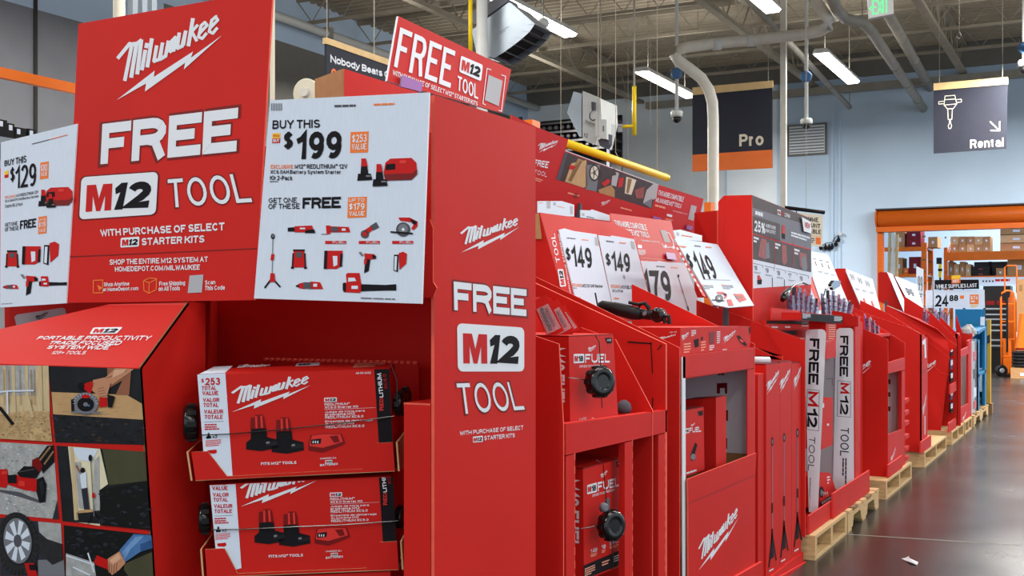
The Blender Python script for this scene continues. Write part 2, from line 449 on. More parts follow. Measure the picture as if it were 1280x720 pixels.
    def text(s, pl, txt, quad, m, layer=2, bold=0.02, shear=0.0):
        fn = s.quadmap(pl, quad, layer)
        q = [fn(0, 1), fn(1, 1), fn(1, 0), fn(0, 0)]
        asp = ((q[1] - q[0]).length + (q[2] - q[3]).length) / ((q[0] - q[3]).length + (q[1] - q[2]).length)
        mm = s.mi(m)
        for k, qd in enumerate(lettering(txt, asp, bold)):
            b = len(s.v); dn = pl.n * (.00006 * (k % 7))
            s.v += [fn(x, y) + dn for x, y in qd]
            s.f.append((b, b + 1, b + 2, b + 3)); s.m.append(mm)
    def trect(s, pl, txt, x0, y0, x1, y1, m, layer=2, bold=0.02, shear=0.0, slope=0.0):
        d = slope * (x1 - x0)
        s.text(pl, txt, [(x0, y0), (x1, y0 + d), (x1, y1 + d), (x0, y1)], m, layer, bold, shear)
    def logo(s, pl, quad, m='white', layer=2, bolt=True):
        fn = s.quadmap(pl, quad, layer)
        for k, p in enumerate(LOGO):
            if len(p) == 10 and not bolt: continue
            s.poly([fn(x / 470, 1 - y / 370) + pl.n * (.00006 * (k % 7)) for x, y in p], m)
    def badge(s, pl, quad, layer=2, plate='white', M='redprint', N='ink', num='12', r=0.12):
        """the rounded plate with a red M and slanted black figures"""
        fn = s.quadmap(pl, quad, layer)
        asp = 0.55
        pts = []
        for cx, cy, a0 in ((1 - r * asp, 1 - r, 0), (r * asp, 1 - r, 90), (r * asp, r, 180), (1 - r * asp, r, 270)):
            for k in range(5):
                t = math.radians(a0 + k * 22.5)
                pts.append((cx + r * asp * math.cos(t), cy + r * math.sin(t)))
        s.poly([fn(x, y) for x, y in pts], plate)
        f2 = s.quadmap(pl, quad, layer + 1)
        def lp(ps, m): s.poly([f2(x, y) for x, y in ps], m)
        mx0, mx1, y0, y1 = 0.08, 0.42, 0.17, 0.8
        w = (mx1 - mx0)
        lp([(mx0, y0), (mx0 + w * .26, y0), (mx0 + w * .26, y1 - .26), (mx0 + w * .42, y0), (mx0 + w * .58, y0), (mx0 + w * .74, y1 - .26), (mx0 + w * .74, y0), (mx1, y0), (mx1, y1), (mx1 - w * .36, y1), (mx0 + w * .5, y0 + .3), (mx0 + w * .36, y1), (mx0, y1)], M)
        if num == '12':
            lp([(.46, y0), (.57, y0), (.62, y1), (.54, y1), (.46, y1 - .12), (.47, y1 - .26), (.53, y1 - .22)], N)
            for qd in lettering('2', .8, .09): s.poly([f2(.60 + (x + .12 * y) * .30, y0 + y * (y1 - y0)) for x, y in qd], N)
        else:
            for qd in lettering(num, 1.4, .06): s.poly([f2(.46 + x * .46, y0 + y * (y1 - y0)) for x, y in qd], N)
    def bars(s, pl, quad, n, m, layer=2, fill=0.55, seed=1):
        """n lines of print too fine to read: rows of short word marks"""
        fn = s.quadmap(pl, quad, layer)
        rr = random.Random(seed)
        for i in range(n):
            y1 = 1 - i / n; y0 = y1 - fill / n
            x = 0.0; end = 1.0 if i < n - 1 else rr.uniform(.55, .9)
            while x < end - 0.02:
                w = min(rr.uniform(.08, .24), end - x)
                s.poly([fn(x, y0), fn(x + w * .9, y0), fn(x + w * .9, y1), fn(x, y1)], m)
                x += w
    def build(s, name, parent=None, smooth=False, bevel=0.0):
        me = bpy.data.meshes.new(name)
        off = V(parent.location) if parent is not None and parent.parent is None else (V(parent.parent.location) + V(parent.location) if parent is not None else V((0, 0, 0)))
        me.from_pydata([tuple(p - off) for p in s.v], [], s.f)
        for n in s.names: me.materials.append(MATS[n])
        me.polygons.foreach_set('material_index', s.m)
        if smooth:
            me.polygons.foreach_set('use_smooth', [len(f) <= 4 for f in s.f])
        me.update()
        o = bpy.data.objects.new(name, me)
        COL.objects.link(o)
        if parent is not None: o.parent = parent
        if bevel:
            bm = bmesh.new(); bm.from_mesh(me)
            bmesh.ops.bevel(bm, geom=bm.edges[:], offset=bevel, segments=2, affect='EDGES', profile=0.6)
            bm.to_mesh(me); bm.free()
        return o
def tag(o, label, cat, group=None, kind=None):
    o['label'] = label; o['category'] = cat
    if group: o['group'] = group
    if kind: o['kind'] = kind
    return o
def thing(name, label, cat, loc, group=None):
    o = bpy.data.objects.new(name, None)
    o.empty_display_size = 0.1
    o.location = loc
    COL.objects.link(o)
    return tag(o, label, cat, group)
def struct(name, mb, label=None, smooth=False):
    o = mb.build(name, smooth=smooth)
    o['kind'] = 'structure'
    if label: o['label'] = label
    return o
def dup(root, delta, label, group=None):
    r = root.copy(); COL.objects.link(r)
    r.location = V(root.location) + V(delta)
    r['label'] = label
    if group: r['group'] = group
    for ch in root.children:
        c = ch.copy(); COL.objects.link(c); c.parent = r
        for g in ch.children:
            d = g.copy(); COL.objects.link(d); d.parent = c
    return r
# ================================================================ the building
YW, XW, ZC = 24.0, -12.0, 6.4
m = MB(); m.box((-14, -9, -0.1), (9, 31, 0), 'concrete'); struct('floor', m, 'polished grey concrete floor')
m = MB()
a, b = PZ(0.0).p(1059, 668), PZ(0.0).p(1280, 682)
d = (b - a).normalized(); e = V((-d.y, d.x, 0)) * 0.005
m.prism([a - d * 3 - e, b + d * 6 - e, b + d * 6 + e, a - d * 3 + e], (0, 0, 0.0012), 'pipegrey')
struct('trim_1', m, 'pale saw-cut joint across the concrete floor')
# left wall: painted white above, grey block below
m = MB()
m.box((XW - .2, -9, 0), (XW, 12.4, 5.0), 'blockgrey'); m.box((XW - .2, -9, 5.0), (XW, 12.4, ZC + .3), 'wallblue')
m.box((XW - .2, 12.4, 0), (XW, 31, 5.6), 'bandgrey'); m.box((XW - .2, 12.4, 5.6), (XW, 31, ZC + .3), 'wallblue')
for yy in (8.7, 10.15): m.box((XW, yy, 0), (XW + .02, yy + .05, ZC), 'darkgrey')
struct('wall_left', m, 'side wall of grey painted block with a white band on top')
# back wall with the rental opening
XO = PY(YW).p(1097, 300).x
ZO = PY(YW).p(1187, 283).z
m = MB()
m.box((XW, YW, 0), (-6.2, YW + .25, ZC + .3), 'wallpale')  # left stretch coloured apart to carry how light falls there
m.box((-6.2, YW, 0), (XO, YW + .25, ZC + .3), 'wallblue')
m.box((XO, YW, ZO), (9, YW + .25, ZC + .3), 'wallblue')
for px, w in ((1039, .05), (1048, .05), (907, .03)):
    p = PY(YW).p(px, 200)
    m.box((p.x, YW - .03, 0), (p.x + w, YW, 5.3), 'wallblue')
struct('wall_back', m, 'pale blue painted back wall of the store')
m = MB(); p = PY(YW).p(945, 126); q = PY(YW).p(1280, 85)
m.box((-9, YW - .3, p.z - .02), (9, YW - .12, p.z + .12), 'pipegrey')
struct('trim_2', m, 'grey beam along the top of the back wall')
m = MB(); m.box((XW, YW - .06, p.z + .3), (9, YW, ZC + .2), 'bandgrey'); struct('trim_3', m, 'shade above the beam on the back wall, put in as a brownish band')  # shade below the roof put in as a darker sheet
m = MB(); a, b = PY(YW).p(985, 157), PY(YW).p(1034, 193)
m.box((a.x, YW - .05, b.z), (b.x, YW, a.z), 'bandgrey'); m.box((a.x + .04, YW - .06, b.z + .04), (b.x - .04, YW - .05, a.z - .04), 'wallpale')
for k in range(9):
    z = b.z + .06 + k * (a.z - b.z - .1) / 9
    m.box((a.x + .05, YW - .075, z), (b.x - .05, YW - .06, z + .02), 'bandgrey')
struct('trim_4', m, 'grey louvred panel in the back wall')
# rental room behind
m = MB(); m.box((XO - 3, 30, 0), (9, 30.2, 5.6), 'wallblue'); struct('wall_rental', m, 'pale blue far wall of the rental room')
m = MB(); m.box((XO - 3, YW + .25, 5.4), (9, 30.2, 5.6), 'wallblue'); struct('ceiling_rental', m)
# ceiling: corrugated steel deck
m = MB()
y = -9.0
while y < 24.2:
    for (ya, za, yb, zb) in ((0, 0, .07, 0), (.07, 0, .1, .05), (.1, .05, .17, .05), (.17, .05, .2, 0)):
        m.poly([(-14, y + ya, ZC + za), (9, y + ya, ZC + za), (9, y + yb, ZC + zb), (-14, y + yb, ZC + zb)], 'ceil')
    y += .2
m.box((-14, -9, ZC + .06), (9, 24.2, ZC + .1), 'ceil')
struct('ceiling', m, 'corrugated steel roof deck')
n = 5
def joist(y):
    m = MB()
    m.box((-12, y - .03, ZC - .07), (9, y + .03, ZC - .005), 'joist')
    m.box((-12, y - .025, ZC - .46), (9, y + .025, ZC - .41), 'joist')
    x = -12; k = 0
    while x < 8.6:
        m.tube([(x, y, ZC - .05), (x + .3, y, ZC - .43), (x + .6, y, ZC - .05)], .011, 'joist', 5); x += .6
    return m
for yy in [3.2 + 1.75 * k for k in range(12)]:
    struct('trim_%d' % n, joist(yy), 'open web steel roof joist'); n += 1
def girder(x):
    m = MB()
    m.box((x - .06, -9, ZC - .62), (x + .06, YW, ZC - .55), 'joist')
    m.box((x - .06, -9, ZC - .09), (x + .06, YW, ZC - .02), 'joist')
    y = 2.0
    while y < YW - .6:
        m.tube([(x, y, ZC - .07), (x, y + .45, ZC - .58), (x, y + .9, ZC - .07)], .016, 'joist', 5); y += .9
    return m
for xx in (-9.2, -5.4, -2.55, .8):
    struct('trim_%d' % n, girder(xx), 'open web steel roof girder'); n += 1

# ceiling lights in view
names = {(-6.6, 12.1): 'long lit strip light at the top behind the silver louvred heater', (-6.6, 17.2): 'lit strip light hanging left of the Pro sign',
         (-3.8, 12.1): 'lit strip light cut by the top edge of the photo', (-3.8, 17.2): 'lit strip light hanging between the Pro and Rental signs'}
for (lx, y0), lab in names.items():
    y1 = y0 + 2.4
    t = thing('strip_light', lab, 'ceiling light', (lx, (y0 + y1) / 2, LAMP_Z), 'strip lights under the roof')
    m = MB(); z = LAMP_Z
    m.prism([(lx - .12, y0, z), (lx + .12, y0, z), (lx + .09, y0, z + .07), (lx - .09, y0, z + .07)], (0, y1 - y0, 0), 'whitemetal'); m.build('housing', t)
    m = MB(); m.prism([(lx - .11, y0 + .02, z - .004), (lx + .11, y0 + .02, z - .004), (lx + .08, y0 + .02, z - .034), (lx - .08, y0 + .02, z - .034)], (0, y1 - y0 - .04, 0), 'lamp'); m.build('diffuser', t)
    for yy in (y0 + .3, y1 - .3):
        m = MB(); m.tube([(lx, yy, z + .07), (lx, yy, ZC - .05)], .006, 'pipegrey', 6); m.build('hanger_wire', t)
# ================================================================ the big front display
Y0 = yrow(543); Y0b = yrow(669.5)
ZT = ROW.p(600, 137).z
HB = Y0 - 0.05
tilt = math.radians(6.5)
HEAD = Pl((0, HB, 1.21), (0, -math.cos(tilt), math.sin(tilt)))
HEADF = Pl(HEAD.o + HEAD.n * 0.012, HEAD.n)
D0 = thing('endcap_display', 'large red cardboard end display in front with the FREE TOOL header', 'display stand', (-1.9, (Y0 + Y0b) / 2, 0))
# --- side panel facing the aisle
m = MB()
m.prism([(XR, Y0, 0), (XR, Y0b, 0), (XR, Y0b, ZT), (XR, Y0, ZT)], (-.008, 0, 0), 'red', 'rededge')
cA = lambda *p: cq(540, 330, 2.88, p)
for txt, q, bold in (('FREE', cA((78, 63), (340, 92), (340, 188), (80, 166)), .07), ('TOOL', cA((88, 430), (306, 424), (334, 524), (100, 541)), -.005)):
    xs = [p[0] for p in q]; 
    cx = sum(xs) / 4; cy = sum(p[1] for p in q) / 4
    big = [(cx + (x - cx) * 1.045, cy + (y - cy) * 1.13) for x, y in q]
    m.text(ROW, txt, big, 'deepred', 1, bold + .035)
    m.text(ROW, txt, q, 'white', 2, bold)
m.badge(ROW, cA((90, 213), (332, 229), (332, 387), (93, 387)), 2)
m.logo(ROW, [(575.5, 268), (649, 272), (649, 316), (575.5, 316)], 'white', 2)
m.text(ROW, 'WITH PURCHASE OF SELECT', cA((100, 602), (328, 581), (328, 596), (100, 617)), 'white', 2, .045)
m.badge(ROW, cA((147, 622), (183, 618), (183, 640), (147, 643)), 2)
m.text(ROW, 'STARTER KITS', cA((188, 619), (298, 609), (298, 624), (188, 635)), 'white', 2, .045)
m.build('side_panel', D0)
# --- header centre
m = MB()
m.board(HEADF, [(98, 29.7), (341, -13), (318, 375), (81.5, 378.5)], .006, 'red', 'rededge')
m.flat(HEADF, [(85.5, 320.4), (320.8, 310), (320.7, 311.4), (85.4, 321.8)], 'deepred', 1)
m.logo(HEADF, [(146.2, 22), (277, 17), (278.4, 122), (146, 125)], 'white', 2)
c1 = lambda *p: cq(0, 0, 3.556, p)
c2 = lambda *p: cq(0, 190, 3.556, p)
def halo(q, kx, ky):
    cx = sum(p[0] for p in q) / 4; cy = sum(p[1] for p in q) / 4
    return [(cx + (x - cx) * kx, cy + (y - cy) * ky) for x, y in q]
q = [(128, 155), (298, 134.5), (295.5, 189), (125.5, 205.5)]
m.text(HEADF, 'FREE', halo(q, 1.04, 1.12), 'deepred', 1, .1); m.text(HEADF, 'FREE', q, 'white', 2, .07)
q = c2((745, 122), (1085, 94), (1122, 222), (752, 248))
m.text(HEADF, 'TOOL', halo(q, 1.03, 1.1), 'deepred', 1, .05); m.text(HEADF, 'TOOL', q, 'white', 2, -.005)
q = c2((362, 112), (703, 88), (692, 277), (352, 300))
m.badge(HEADF, halo(q, 1.04, 1.06), 1, 'deepred', 'deepred', 'deepred'); m.badge(HEADF, q, 3)
m.text(HEADF, 'WITH PURCHASE OF SELECT', c2((445, 345), (998, 313), (998, 348), (448, 375)), 'white', 2, .05)
m.badge(HEADF, c2((537, 382), (620, 376), (617, 420), (535, 425)), 2)
m.text(HEADF, 'STARTER KITS', c2((630, 383), (910, 370), (908, 402), (630, 415)), 'white', 2, .05)
m.text(HEADF, 'SHOP THE ENTIRE M12 SYSTEM AT', c2((487, 478), (924, 465), (924, 488), (487, 502)), 'white', 2, .035)
m.text(HEADF, 'HOMEDEPOT.COM/MILWAUKEE', c2((510, 510), (890, 500), (888, 523), (512, 532)), 'white', 2, .035)
m.text(HEADF, 'Shop Anytime', c2((462, 580), (575, 576), (575, 598), (462, 602)), 'white', 2, .03)
m.text(HEADF, 'at HomeDepot.com', c2((458, 603), (615, 597), (615, 618), (458, 624)), 'white', 2, .03)
m.text(HEADF, 'Free Shipping', c2((708, 576), (823, 572), (823, 596), (708, 600)), 'white', 2, .03)
m.text(HEADF, 'on All Tools', c2((705, 598), (800, 595), (800, 615), (705, 618)), 'white', 2, .03)
m.text(HEADF, 'Scan', c2((912, 571), (957, 569), (957, 587), (912, 590)), 'white', 2, .03)
m.text(HEADF, 'This Code', c2((911, 595), (1000, 592), (1000, 612), (911, 615)), 'white', 2, .03)
m.flat(HEADF, c2((843, 549), (904, 545), (897, 624), (834, 627)), 'greycard', 2)
for w in (([(415, 571), (457, 569), (457, 600)]), ([(457, 612), (457, 626), (415, 627), (415, 571)])):
    m.line(HEADF, c2(*w), 1.2, 'orangeink', 2)
m.flat(HEADF, c2((432, 590), (460, 605), (446, 610), (442, 620)), 'orangeink', 2)
for w in ([(638, 572), (665, 560), (696, 563), (694, 612), (662, 628), (640, 615), (638, 572), (664, 582), (696, 565)], [(664, 582), (662, 628)]):
    m.line(HEADF, c2(*w), 1.1, 'orangeink', 2)
m.build('header_panel', D0)

# --- little pictures of the tools printed on the price cards (drawn in photo pixels)
def tool(m, pl, kind, cx, cy, s, lay=2):
    P = lambda pts: [(cx + x * s, cy + y * s) for x, y in pts]
    f = lambda pts, c, k=0: m.flat(pl, P(pts), c, lay + k)
    if kind == 'ratchet':
        f([(-18, -3), (-8, -4), (-8, 2), (-18, 2)], 'ink'); f([(-9, -5), (14, -6), (17, 3), (-9, 3)], 'redprint'); f([(6, 0), (17, -1), (18, 4), (4, 4)], 'ink', 1); f([(-2, -3), (5, -3), (5, -1), (-2, -1)], 'paper', 1)
    elif kind == 'multi':
        f([(-16, -6), (-10, -6), (-10, 5), (-15, 6)], 'redprint'); f([(-11, -5), (14, -4), (16, 3), (-11, 3)], 'redprint'); f([(-9, -4), (0, -4), (0, 2), (-9, 2)], 'greyink', 1); f([(-22, 5), (-15, 5), (-15, 6), (-22, 6)], 'midgrey'); f([(5, -2), (10, -2), (10, 1), (5, 1)], 'paper', 1)
    elif kind == 'grinder':
        m.ell(pl, cx - 7 * s, cy + 5 * s, 5.5 * s, 5.5 * s, 'greyink', lay); m.ell(pl, cx - 7 * s, cy + 5 * s, 3 * s, 3 * s, 'redprint', lay + 1); f([(-8, 0), (1, -6), (4, -1), (-4, 5)], 'redprint'); f([(0, -6), (8, -11), (12, -4), (4, 0)], 'greyink')
    elif kind == 'saw':
        m.ell(pl, cx - 2 * s, cy + 2 * s, 9 * s, 9 * s, 'greyink', lay); m.ell(pl, cx - 2 * s, cy + 1 * s, 6 * s, 6 * s, 'midgrey', lay + 1); m.ell(pl, cx - 2 * s, cy + 2 * s, 2 * s, 2 * s, 'paper', lay + 2)
        f([(-18, 4), (10, 6), (10, 8), (-18, 6)], 'ink', 2); f([(-8, -13), (6, -13), (16, -8), (16, -2), (11, 3), (8, 1), (11, -4), (8, -7), (-6, -9)], 'redprint'); f([(6, -12), (15, -8), (14, -4), (10, -5)], 'ink', 1)
    elif kind == 'pump':
        f([(-8, -13), (8, -13), (8, -10), (-8, -10)], 'ink'); f([(-7, -11), (7, -11), (9, 12), (-9, 12)], 'redprint'); f([(-4, -9), (4, -9), (4, -2), (-4, -2)], 'greyink', 1); f([(-11, 11), (-7, 11), (-7, 14), (-11, 14)], 'ink'); f([(7, 11), (11, 11), (11, 14), (7, 14)], 'ink'); f([(-9, -8), (-7, -8), (-8, 12), (-10, 12)], 'ink', 1); f([(7, -8), (9, -8), (10, 12), (8, 12)], 'ink', 1)
    elif kind == 'nailer':
        f([(-11, -12), (12, -12), (11, 8), (4, 12), (-12, 12)], 'redprint'); f([(-1, -5), (5, -5), (5, 7), (0, 9)], 'paper', 1); f([(-12, -12), (-8, -12), (-9, 12), (-13, 12)], 'ink', 1); f([(9, -8), (12, -8), (11, 9), (8, 9)], 'ink', 1)
    elif kind == 'driver':
        f([(-12, -11), (-9, -12), (-5, -7), (-8, -6)], 'midgrey'); f([(-5, -10), (8, -9), (10, -3), (2, -2), (-4, -4)], 'redprint'); f([(-4, -4), (3, -3), (1, 12), (-5, 15), (-4, 4)], 'ink'); f([(-5, -3), (-1, -3), (-2, 4), (-5, 4)], 'redprint', 1); f([(5, -8), (10, -7), (10, -3), (6, -3)], 'ink', 1)
    elif kind == 'lampbar':
        f([(-8, -10), (-2, -10), (-3, 13), (-9, 11)], 'ink'); f([(-7, -8), (-4, -8), (-5, 11), (-8, 10)], 'paper', 1); f([(-2, -12), (4, -14), (9, -11), (8, 2), (-1, 10)], 'redprint')
    elif kind == 'rotary':
        f([(-18, -1), (-14, -2), (-14, 2), (-18, 1)], 'ink'); f([(-15, -3), (-6, -5), (-6, 4), (-14, 3)], 'redprint'); f([(-8, -5), (2, -5), (2, 4), (-8, 3)], 'greyink', 1); f([(1, -6), (14, -5), (18, 4), (1, 4)], 'redprint'); f([(5, -3), (10, -3), (10, 1), (5, 1)], 'paper', 1)
    elif kind == 'blower':
        f([(-26, -2), (-4, -2), (-2, 8), (-6, 11), (-26, 10)], 'redprint'); f([(-27, -1), (-23, -2), (-23, 10), (-27, 8)], 'ink', 1); f([(-23, -12), (-21, -14), (-6, -14), (-4, -2), (-22, -2)], 'redprint'); f([(-20, -8), (-12, -8), (-10, -4), (-20, -3)], 'paper', 1); f([(-4, 0), (26, 1), (40, 0), (40, 8), (26, 8), (-4, 9)], 'ink'); f([(-16, 2), (-8, 2), (-8, 6), (-16, 6)], 'paper', 1)
    elif kind == 'tower':
        m.ell(pl, cx, cy - 30 * s, 2.6 * s, 3.4 * s, 'ink', lay); m.ell(pl, cx, cy - 30.5 * s, 1.5 * s, 1.8 * s, 'midgrey', lay + 1)
        m.line(pl, P([(0, -27), (-1, 22)]), 1.0 * s, 'midgrey', lay); f([(-2, -8), (2, -8), (1, 0), (-3, 0)], 'redprint', 1); f([(-3, 16), (2, 16), (3, 27), (-4, 27)], 'redprint', 1)
        m.line(pl, P([(-1, 22), (-10, 34)]), 2.2 * s, 'ink', lay); m.line(pl, P([(-1, 22), (9, 33)]), 2.2 * s, 'ink', lay)
    elif kind == 'battery':
        f([(-8, 2), (8, 2), (10, 10), (-9, 11)], 'ink'); f([(-4, -12), (3, -12), (5, 3), (-5, 3)], 'ink'); f([(-4, -17), (2, -17), (4, -7), (-4, -7)], 'redprint', 1); f([(2, 4), (8, 4), (8, 6), (2, 6)], 'midgrey', 1)
    elif kind == 'charger':
        f([(-20, 4), (-18, -8), (-12, -13), (14, -14), (20, -8), (21, 3), (14, 12), (-18, 13)], 'redprint'); f([(-20, 6), (15, 5), (21, 0), (21, 6), (14, 13), (-18, 14)], 'deepred', 1); f([(-17, -6), (-6, -7), (-6, 0), (-18, 1)], 'ink', 1); f([(0, -11), (8, -11), (7, -7), (-1, -7)], 'brightred', 1)
def fuel(m, pl, quad, lay=2):
    m.flat(pl, quad, 'redprint', lay)
    (x0, y0), (x1, y1), (x2, y2), (x3, y3) = quad
    m.text(pl, 'FUEL', [(x0 + (x1 - x0) * .36, y0 + .6), (x1 - .8, y1 + .6), (x2 - .8, y2 - .6), (x3 + (x2 - x3) * .36, y3 - .6)], 'white', lay + 1, .03)
# --- the $199 card
m = MB(); PL = HEADF
PL = Pl(HEADF.o + HEADF.n * .014, HEADF.n)
m.board(PL, [(337.5, 125.4), (536.5, 115.5), (527, 379.6), (317.5, 373)], .005, 'flute', 'white')
c4 = lambda *p: cq(300, 90, 2.4, p)
m.text(PL, 'BUY THIS', c4((98, 145), (240, 142), (240, 167), (97, 171)), 'ink', 2, .03)
m.text(PL, '199', c4((172, 180), (306, 176), (303, 259), (168, 262)), 'ink', 2, .045)
m.text(PL, '$', c4((132, 178), (160, 177), (158, 232), (130, 234)), 'ink', 2, .04)
m.flat(PL, c4((97, 184), (121, 183), (121, 198), (97, 199)), 'yellowink', 1); m.flat(PL, c4((97, 199), (121, 198), (120, 213), (96, 214)), 'redprint', 1)
m.text(PL, 'BUY', c4((100, 201), (118, 200), (118, 210), (100, 211)), 'white', 2, .04); m.text(PL, 'SPECIAL', c4((99, 188), (119, 187), (119, 194), (99, 195)), 'redprint', 2, .03)
m.flat(PL, c4((332, 180), (386, 178), (384, 241), (330, 243)), 'orangeink', 1)
m.text(PL, '$253', c4((337, 188), (381, 186), (380, 210), (336, 212)), 'white', 2, .03); m.text(PL, 'VALUE', c4((336, 216), (380, 214), (379, 232), (335, 234)), 'white', 2, .04)
m.text(PL, 'EXCLUSIVE', c4((92, 278), (159, 278), (159, 290), (92, 290)), 'orangeink', 2, .03)
m.text(PL, 'M12™ REDLITHIUM™ 12V', c4((164, 277), (322, 276), (322, 290), (164, 290)), 'ink', 2, .03)
m.text(PL, 'XC6.0AH Battery System Starter', c4((91, 294), (303, 294), (303, 309), (91, 308)), 'ink', 2, .03)
m.text(PL, 'Kit 2-Pack', c4((90, 311), (157, 311), (157, 325), (90, 324)), 'ink', 2, .03)
m.bars(PL, c4((90, 327), (131, 327), (131, 332), (90, 332)), 1, 'greyink')
m.text(PL, 'GET ONE', c4((86, 378), (171, 376), (171, 392), (86, 393)), 'ink', 2, .02); m.text(PL, 'OF THESE', c4((85, 396), (179, 394), (179, 410), (85, 411)), 'ink', 2, .02)
m.text(PL, 'FREE', c4((188, 377), (303, 374), (302, 408), (187, 410)), 'ink', 2, .065)
m.flat(PL, c4((324, 376), (381, 374), (379, 436), (322, 438)), 'orangeink', 1)
for tx, a, b in (('UP TO', 380, 390), ('$179', 394, 414), ('VALUE', 418, 432)): m.text(PL, tx, c4((328, a), (374, a - 1), (373, b - 1), (327, b)), 'white', 2, .03)
tool(m, PL, 'battery', 455.5, 215, 1.0); tool(m, PL, 'battery', 474.5, 222, 1.0, 4); tool(m, PL, 'charger', 500, 211.5, 1.02)
cT = lambda x, y: (340 + x / 6.4, 270 + y / 6.4)
for k, x, y, s in (('ratchet', 235, 112, .95), ('multi', 528, 112, .95), ('grinder', 785, 115, .95), ('saw', 1062, 95, 1.0), ('pump', 215, 342, .9), ('nailer', 492, 350, .95), ('driver', 768, 362, 1.0), ('lampbar', 1025, 370, .95), ('rotary', 300, 560, .95), ('blower', 738, 545, 1.0)):
    tool(m, PL, k, *cT(x, y), s)
tool(m, PL, 'tower', 341, 325.5, 1.0)
for x in (425, 694, 961): fuel(m, PL, [cT(x, 199), cT(x + 168, 199), cT(x + 168, 223), cT(x, 223)])
m.bars(PL, c4((283, 99), (392, 96), (392, 104), (283, 107)), 1, 'greyink', fill=.8); m.bars(PL, c4((401, 95), (507, 91), (507, 98), (401, 102)), 1, 'orangeink', fill=.8)
m.bars(PL, c4((362, 676), (538, 682), (538, 687), (362, 681)), 1, 'midgrey', fill=.8)
for k in range(7): m.flat(PL, c4((93 + k * 5, 94), (96 + k * 5, 94), (96 + k * 5, 116), (93 + k * 5, 116)), 'midgrey', 1)
m.build('price_card', D0)['label'] = 'white corrugated price card reading BUY THIS $199'
# --- the $129 card
m = MB()
PL = Pl(HEADF.o + HEADF.n * .004, HEADF.n)
m.board(PL, [(1, 178), (96.5, 154.6), (82.5, 379), (0, 384.5)], .005, 'flute', 'white')
c3 = lambda *p: cq(0, 190, 3.6, p)
m.text(PL, 'BUY THIS', c3((20, 39), (119, 14), (118, 46), (20, 64)), 'ink', 2, .03)
m.text(PL, '129', c3((70, 64), (163, 48), (162, 152), (68, 164)), 'ink', 2, .045); m.text(PL, '$', c3((46, 70), (66, 66), (66, 132), (46, 136)), 'ink', 2, .04)
m.flat(PL, c3((20, 88), (38, 82), (38, 100), (20, 104)), 'yellowink', 1); m.flat(PL, c3((20, 104), (38, 100), (38, 114), (20, 118)), 'redprint', 1)
m.flat(PL, c3((181, 48), (219, 42), (217, 118), (179, 124)), 'orangeink', 1); m.text(PL, '$203', c3((184, 58), (214, 53), (214, 84), (184, 88)), 'white', 2, .03); m.text(PL, 'VALUE', c3((183, 92), (213, 88), (213, 106), (183, 110)), 'white', 2, .04)
m.text(PL, 'EXCLUSIVE', c3((22, 198), (70, 191), (70, 203), (22, 210)), 'orangeink', 2, .03); m.text(PL, 'M12 REDLITHIUM 12V', c3((73, 190), (172, 172), (172, 186), (73, 202)), 'ink', 2, .02)
m.text(PL, 'XC4.0AH/CP1.5AH Battery System', c3((22, 216), (172, 192), (172, 206), (22, 230)), 'ink', 2, .02); m.text(PL, 'Starter Kit 2-Pack', c3((22, 236), (101, 226), (101, 240), (22, 252)), 'ink', 2, .02)
m.text(PL, 'GET ONE', c3((22, 320), (78, 311), (78, 329), (22, 337)), 'ink', 2, .02); m.text(PL, 'OF THESE', c3((22, 341), (83, 333), (83, 350), (22, 358)), 'ink', 2, .02); m.text(PL, 'FREE', c3((90, 309), (163, 298), (162, 338), (89, 348)), 'ink', 2, .065)
m.flat(PL, c3((173, 292), (211, 287), (209, 365), (171, 370)), 'orangeink', 1)
for tx, a, b in (('UP TO', 300, 310), ('$119', 314, 338), ('VALUE', 344, 360)): m.text(PL, tx, c3((176, a + 2), (206, a - 2), (206, b - 2), (175, b + 2)), 'white', 2, .03)
cU = lambda x, y: (x / 3.6, 190 + y / 3.6)
tool(m, PL, 'battery', *cU(196, 215), .75); tool(m, PL, 'battery', *cU(228, 226), .62, 4); tool(m, PL, 'charger', *cU(264, 200), .85)
for k, x, y, s in (('pump', 54, 480, .8), ('nailer', 142, 465, .95), ('lampbar', 230, 458, 1.1), ('rotary', 48, 608, .55), ('driver', 134, 592, 1.0), ('blower', 226, 585, .52)): tool(m, PL, k, *cU(x, y), s)
m.line(PL, [(40, 180), (61.5, 174.5)], .9, 'greyink', 2); m.line(PL, [(62.5, 174.2), (84, 168.5)], .9, 'orangeink', 2)
m.bars(PL, c3((5, 683), (92, 676), (92, 680), (5, 687)), 1, 'midgrey')
m.build('price_card', D0)['label'] = 'white corrugated price card reading BUY THIS $129'
# --- body behind and below the header
XL = -3.2
m = MB()
Yb = Y0 + .44
m.box((XL, Yb, 0), (XR - .01, Yb + .01, 1.5), 'red'); m.build('back_panel', D0)
# box section behind the header that carries it
m = MB(); z0 = HEAD.p(300, 372).z
m.box((XL, Y0 + .0, z0 + .01), (XR - .012, Y0 + .28, z0 + .02), 'red')
m.box((XL, Y0 + .28, z0 + .02), (XR - .012, Y0 + .29, ZT - .03), 'red'); m.build('header_box', D0)
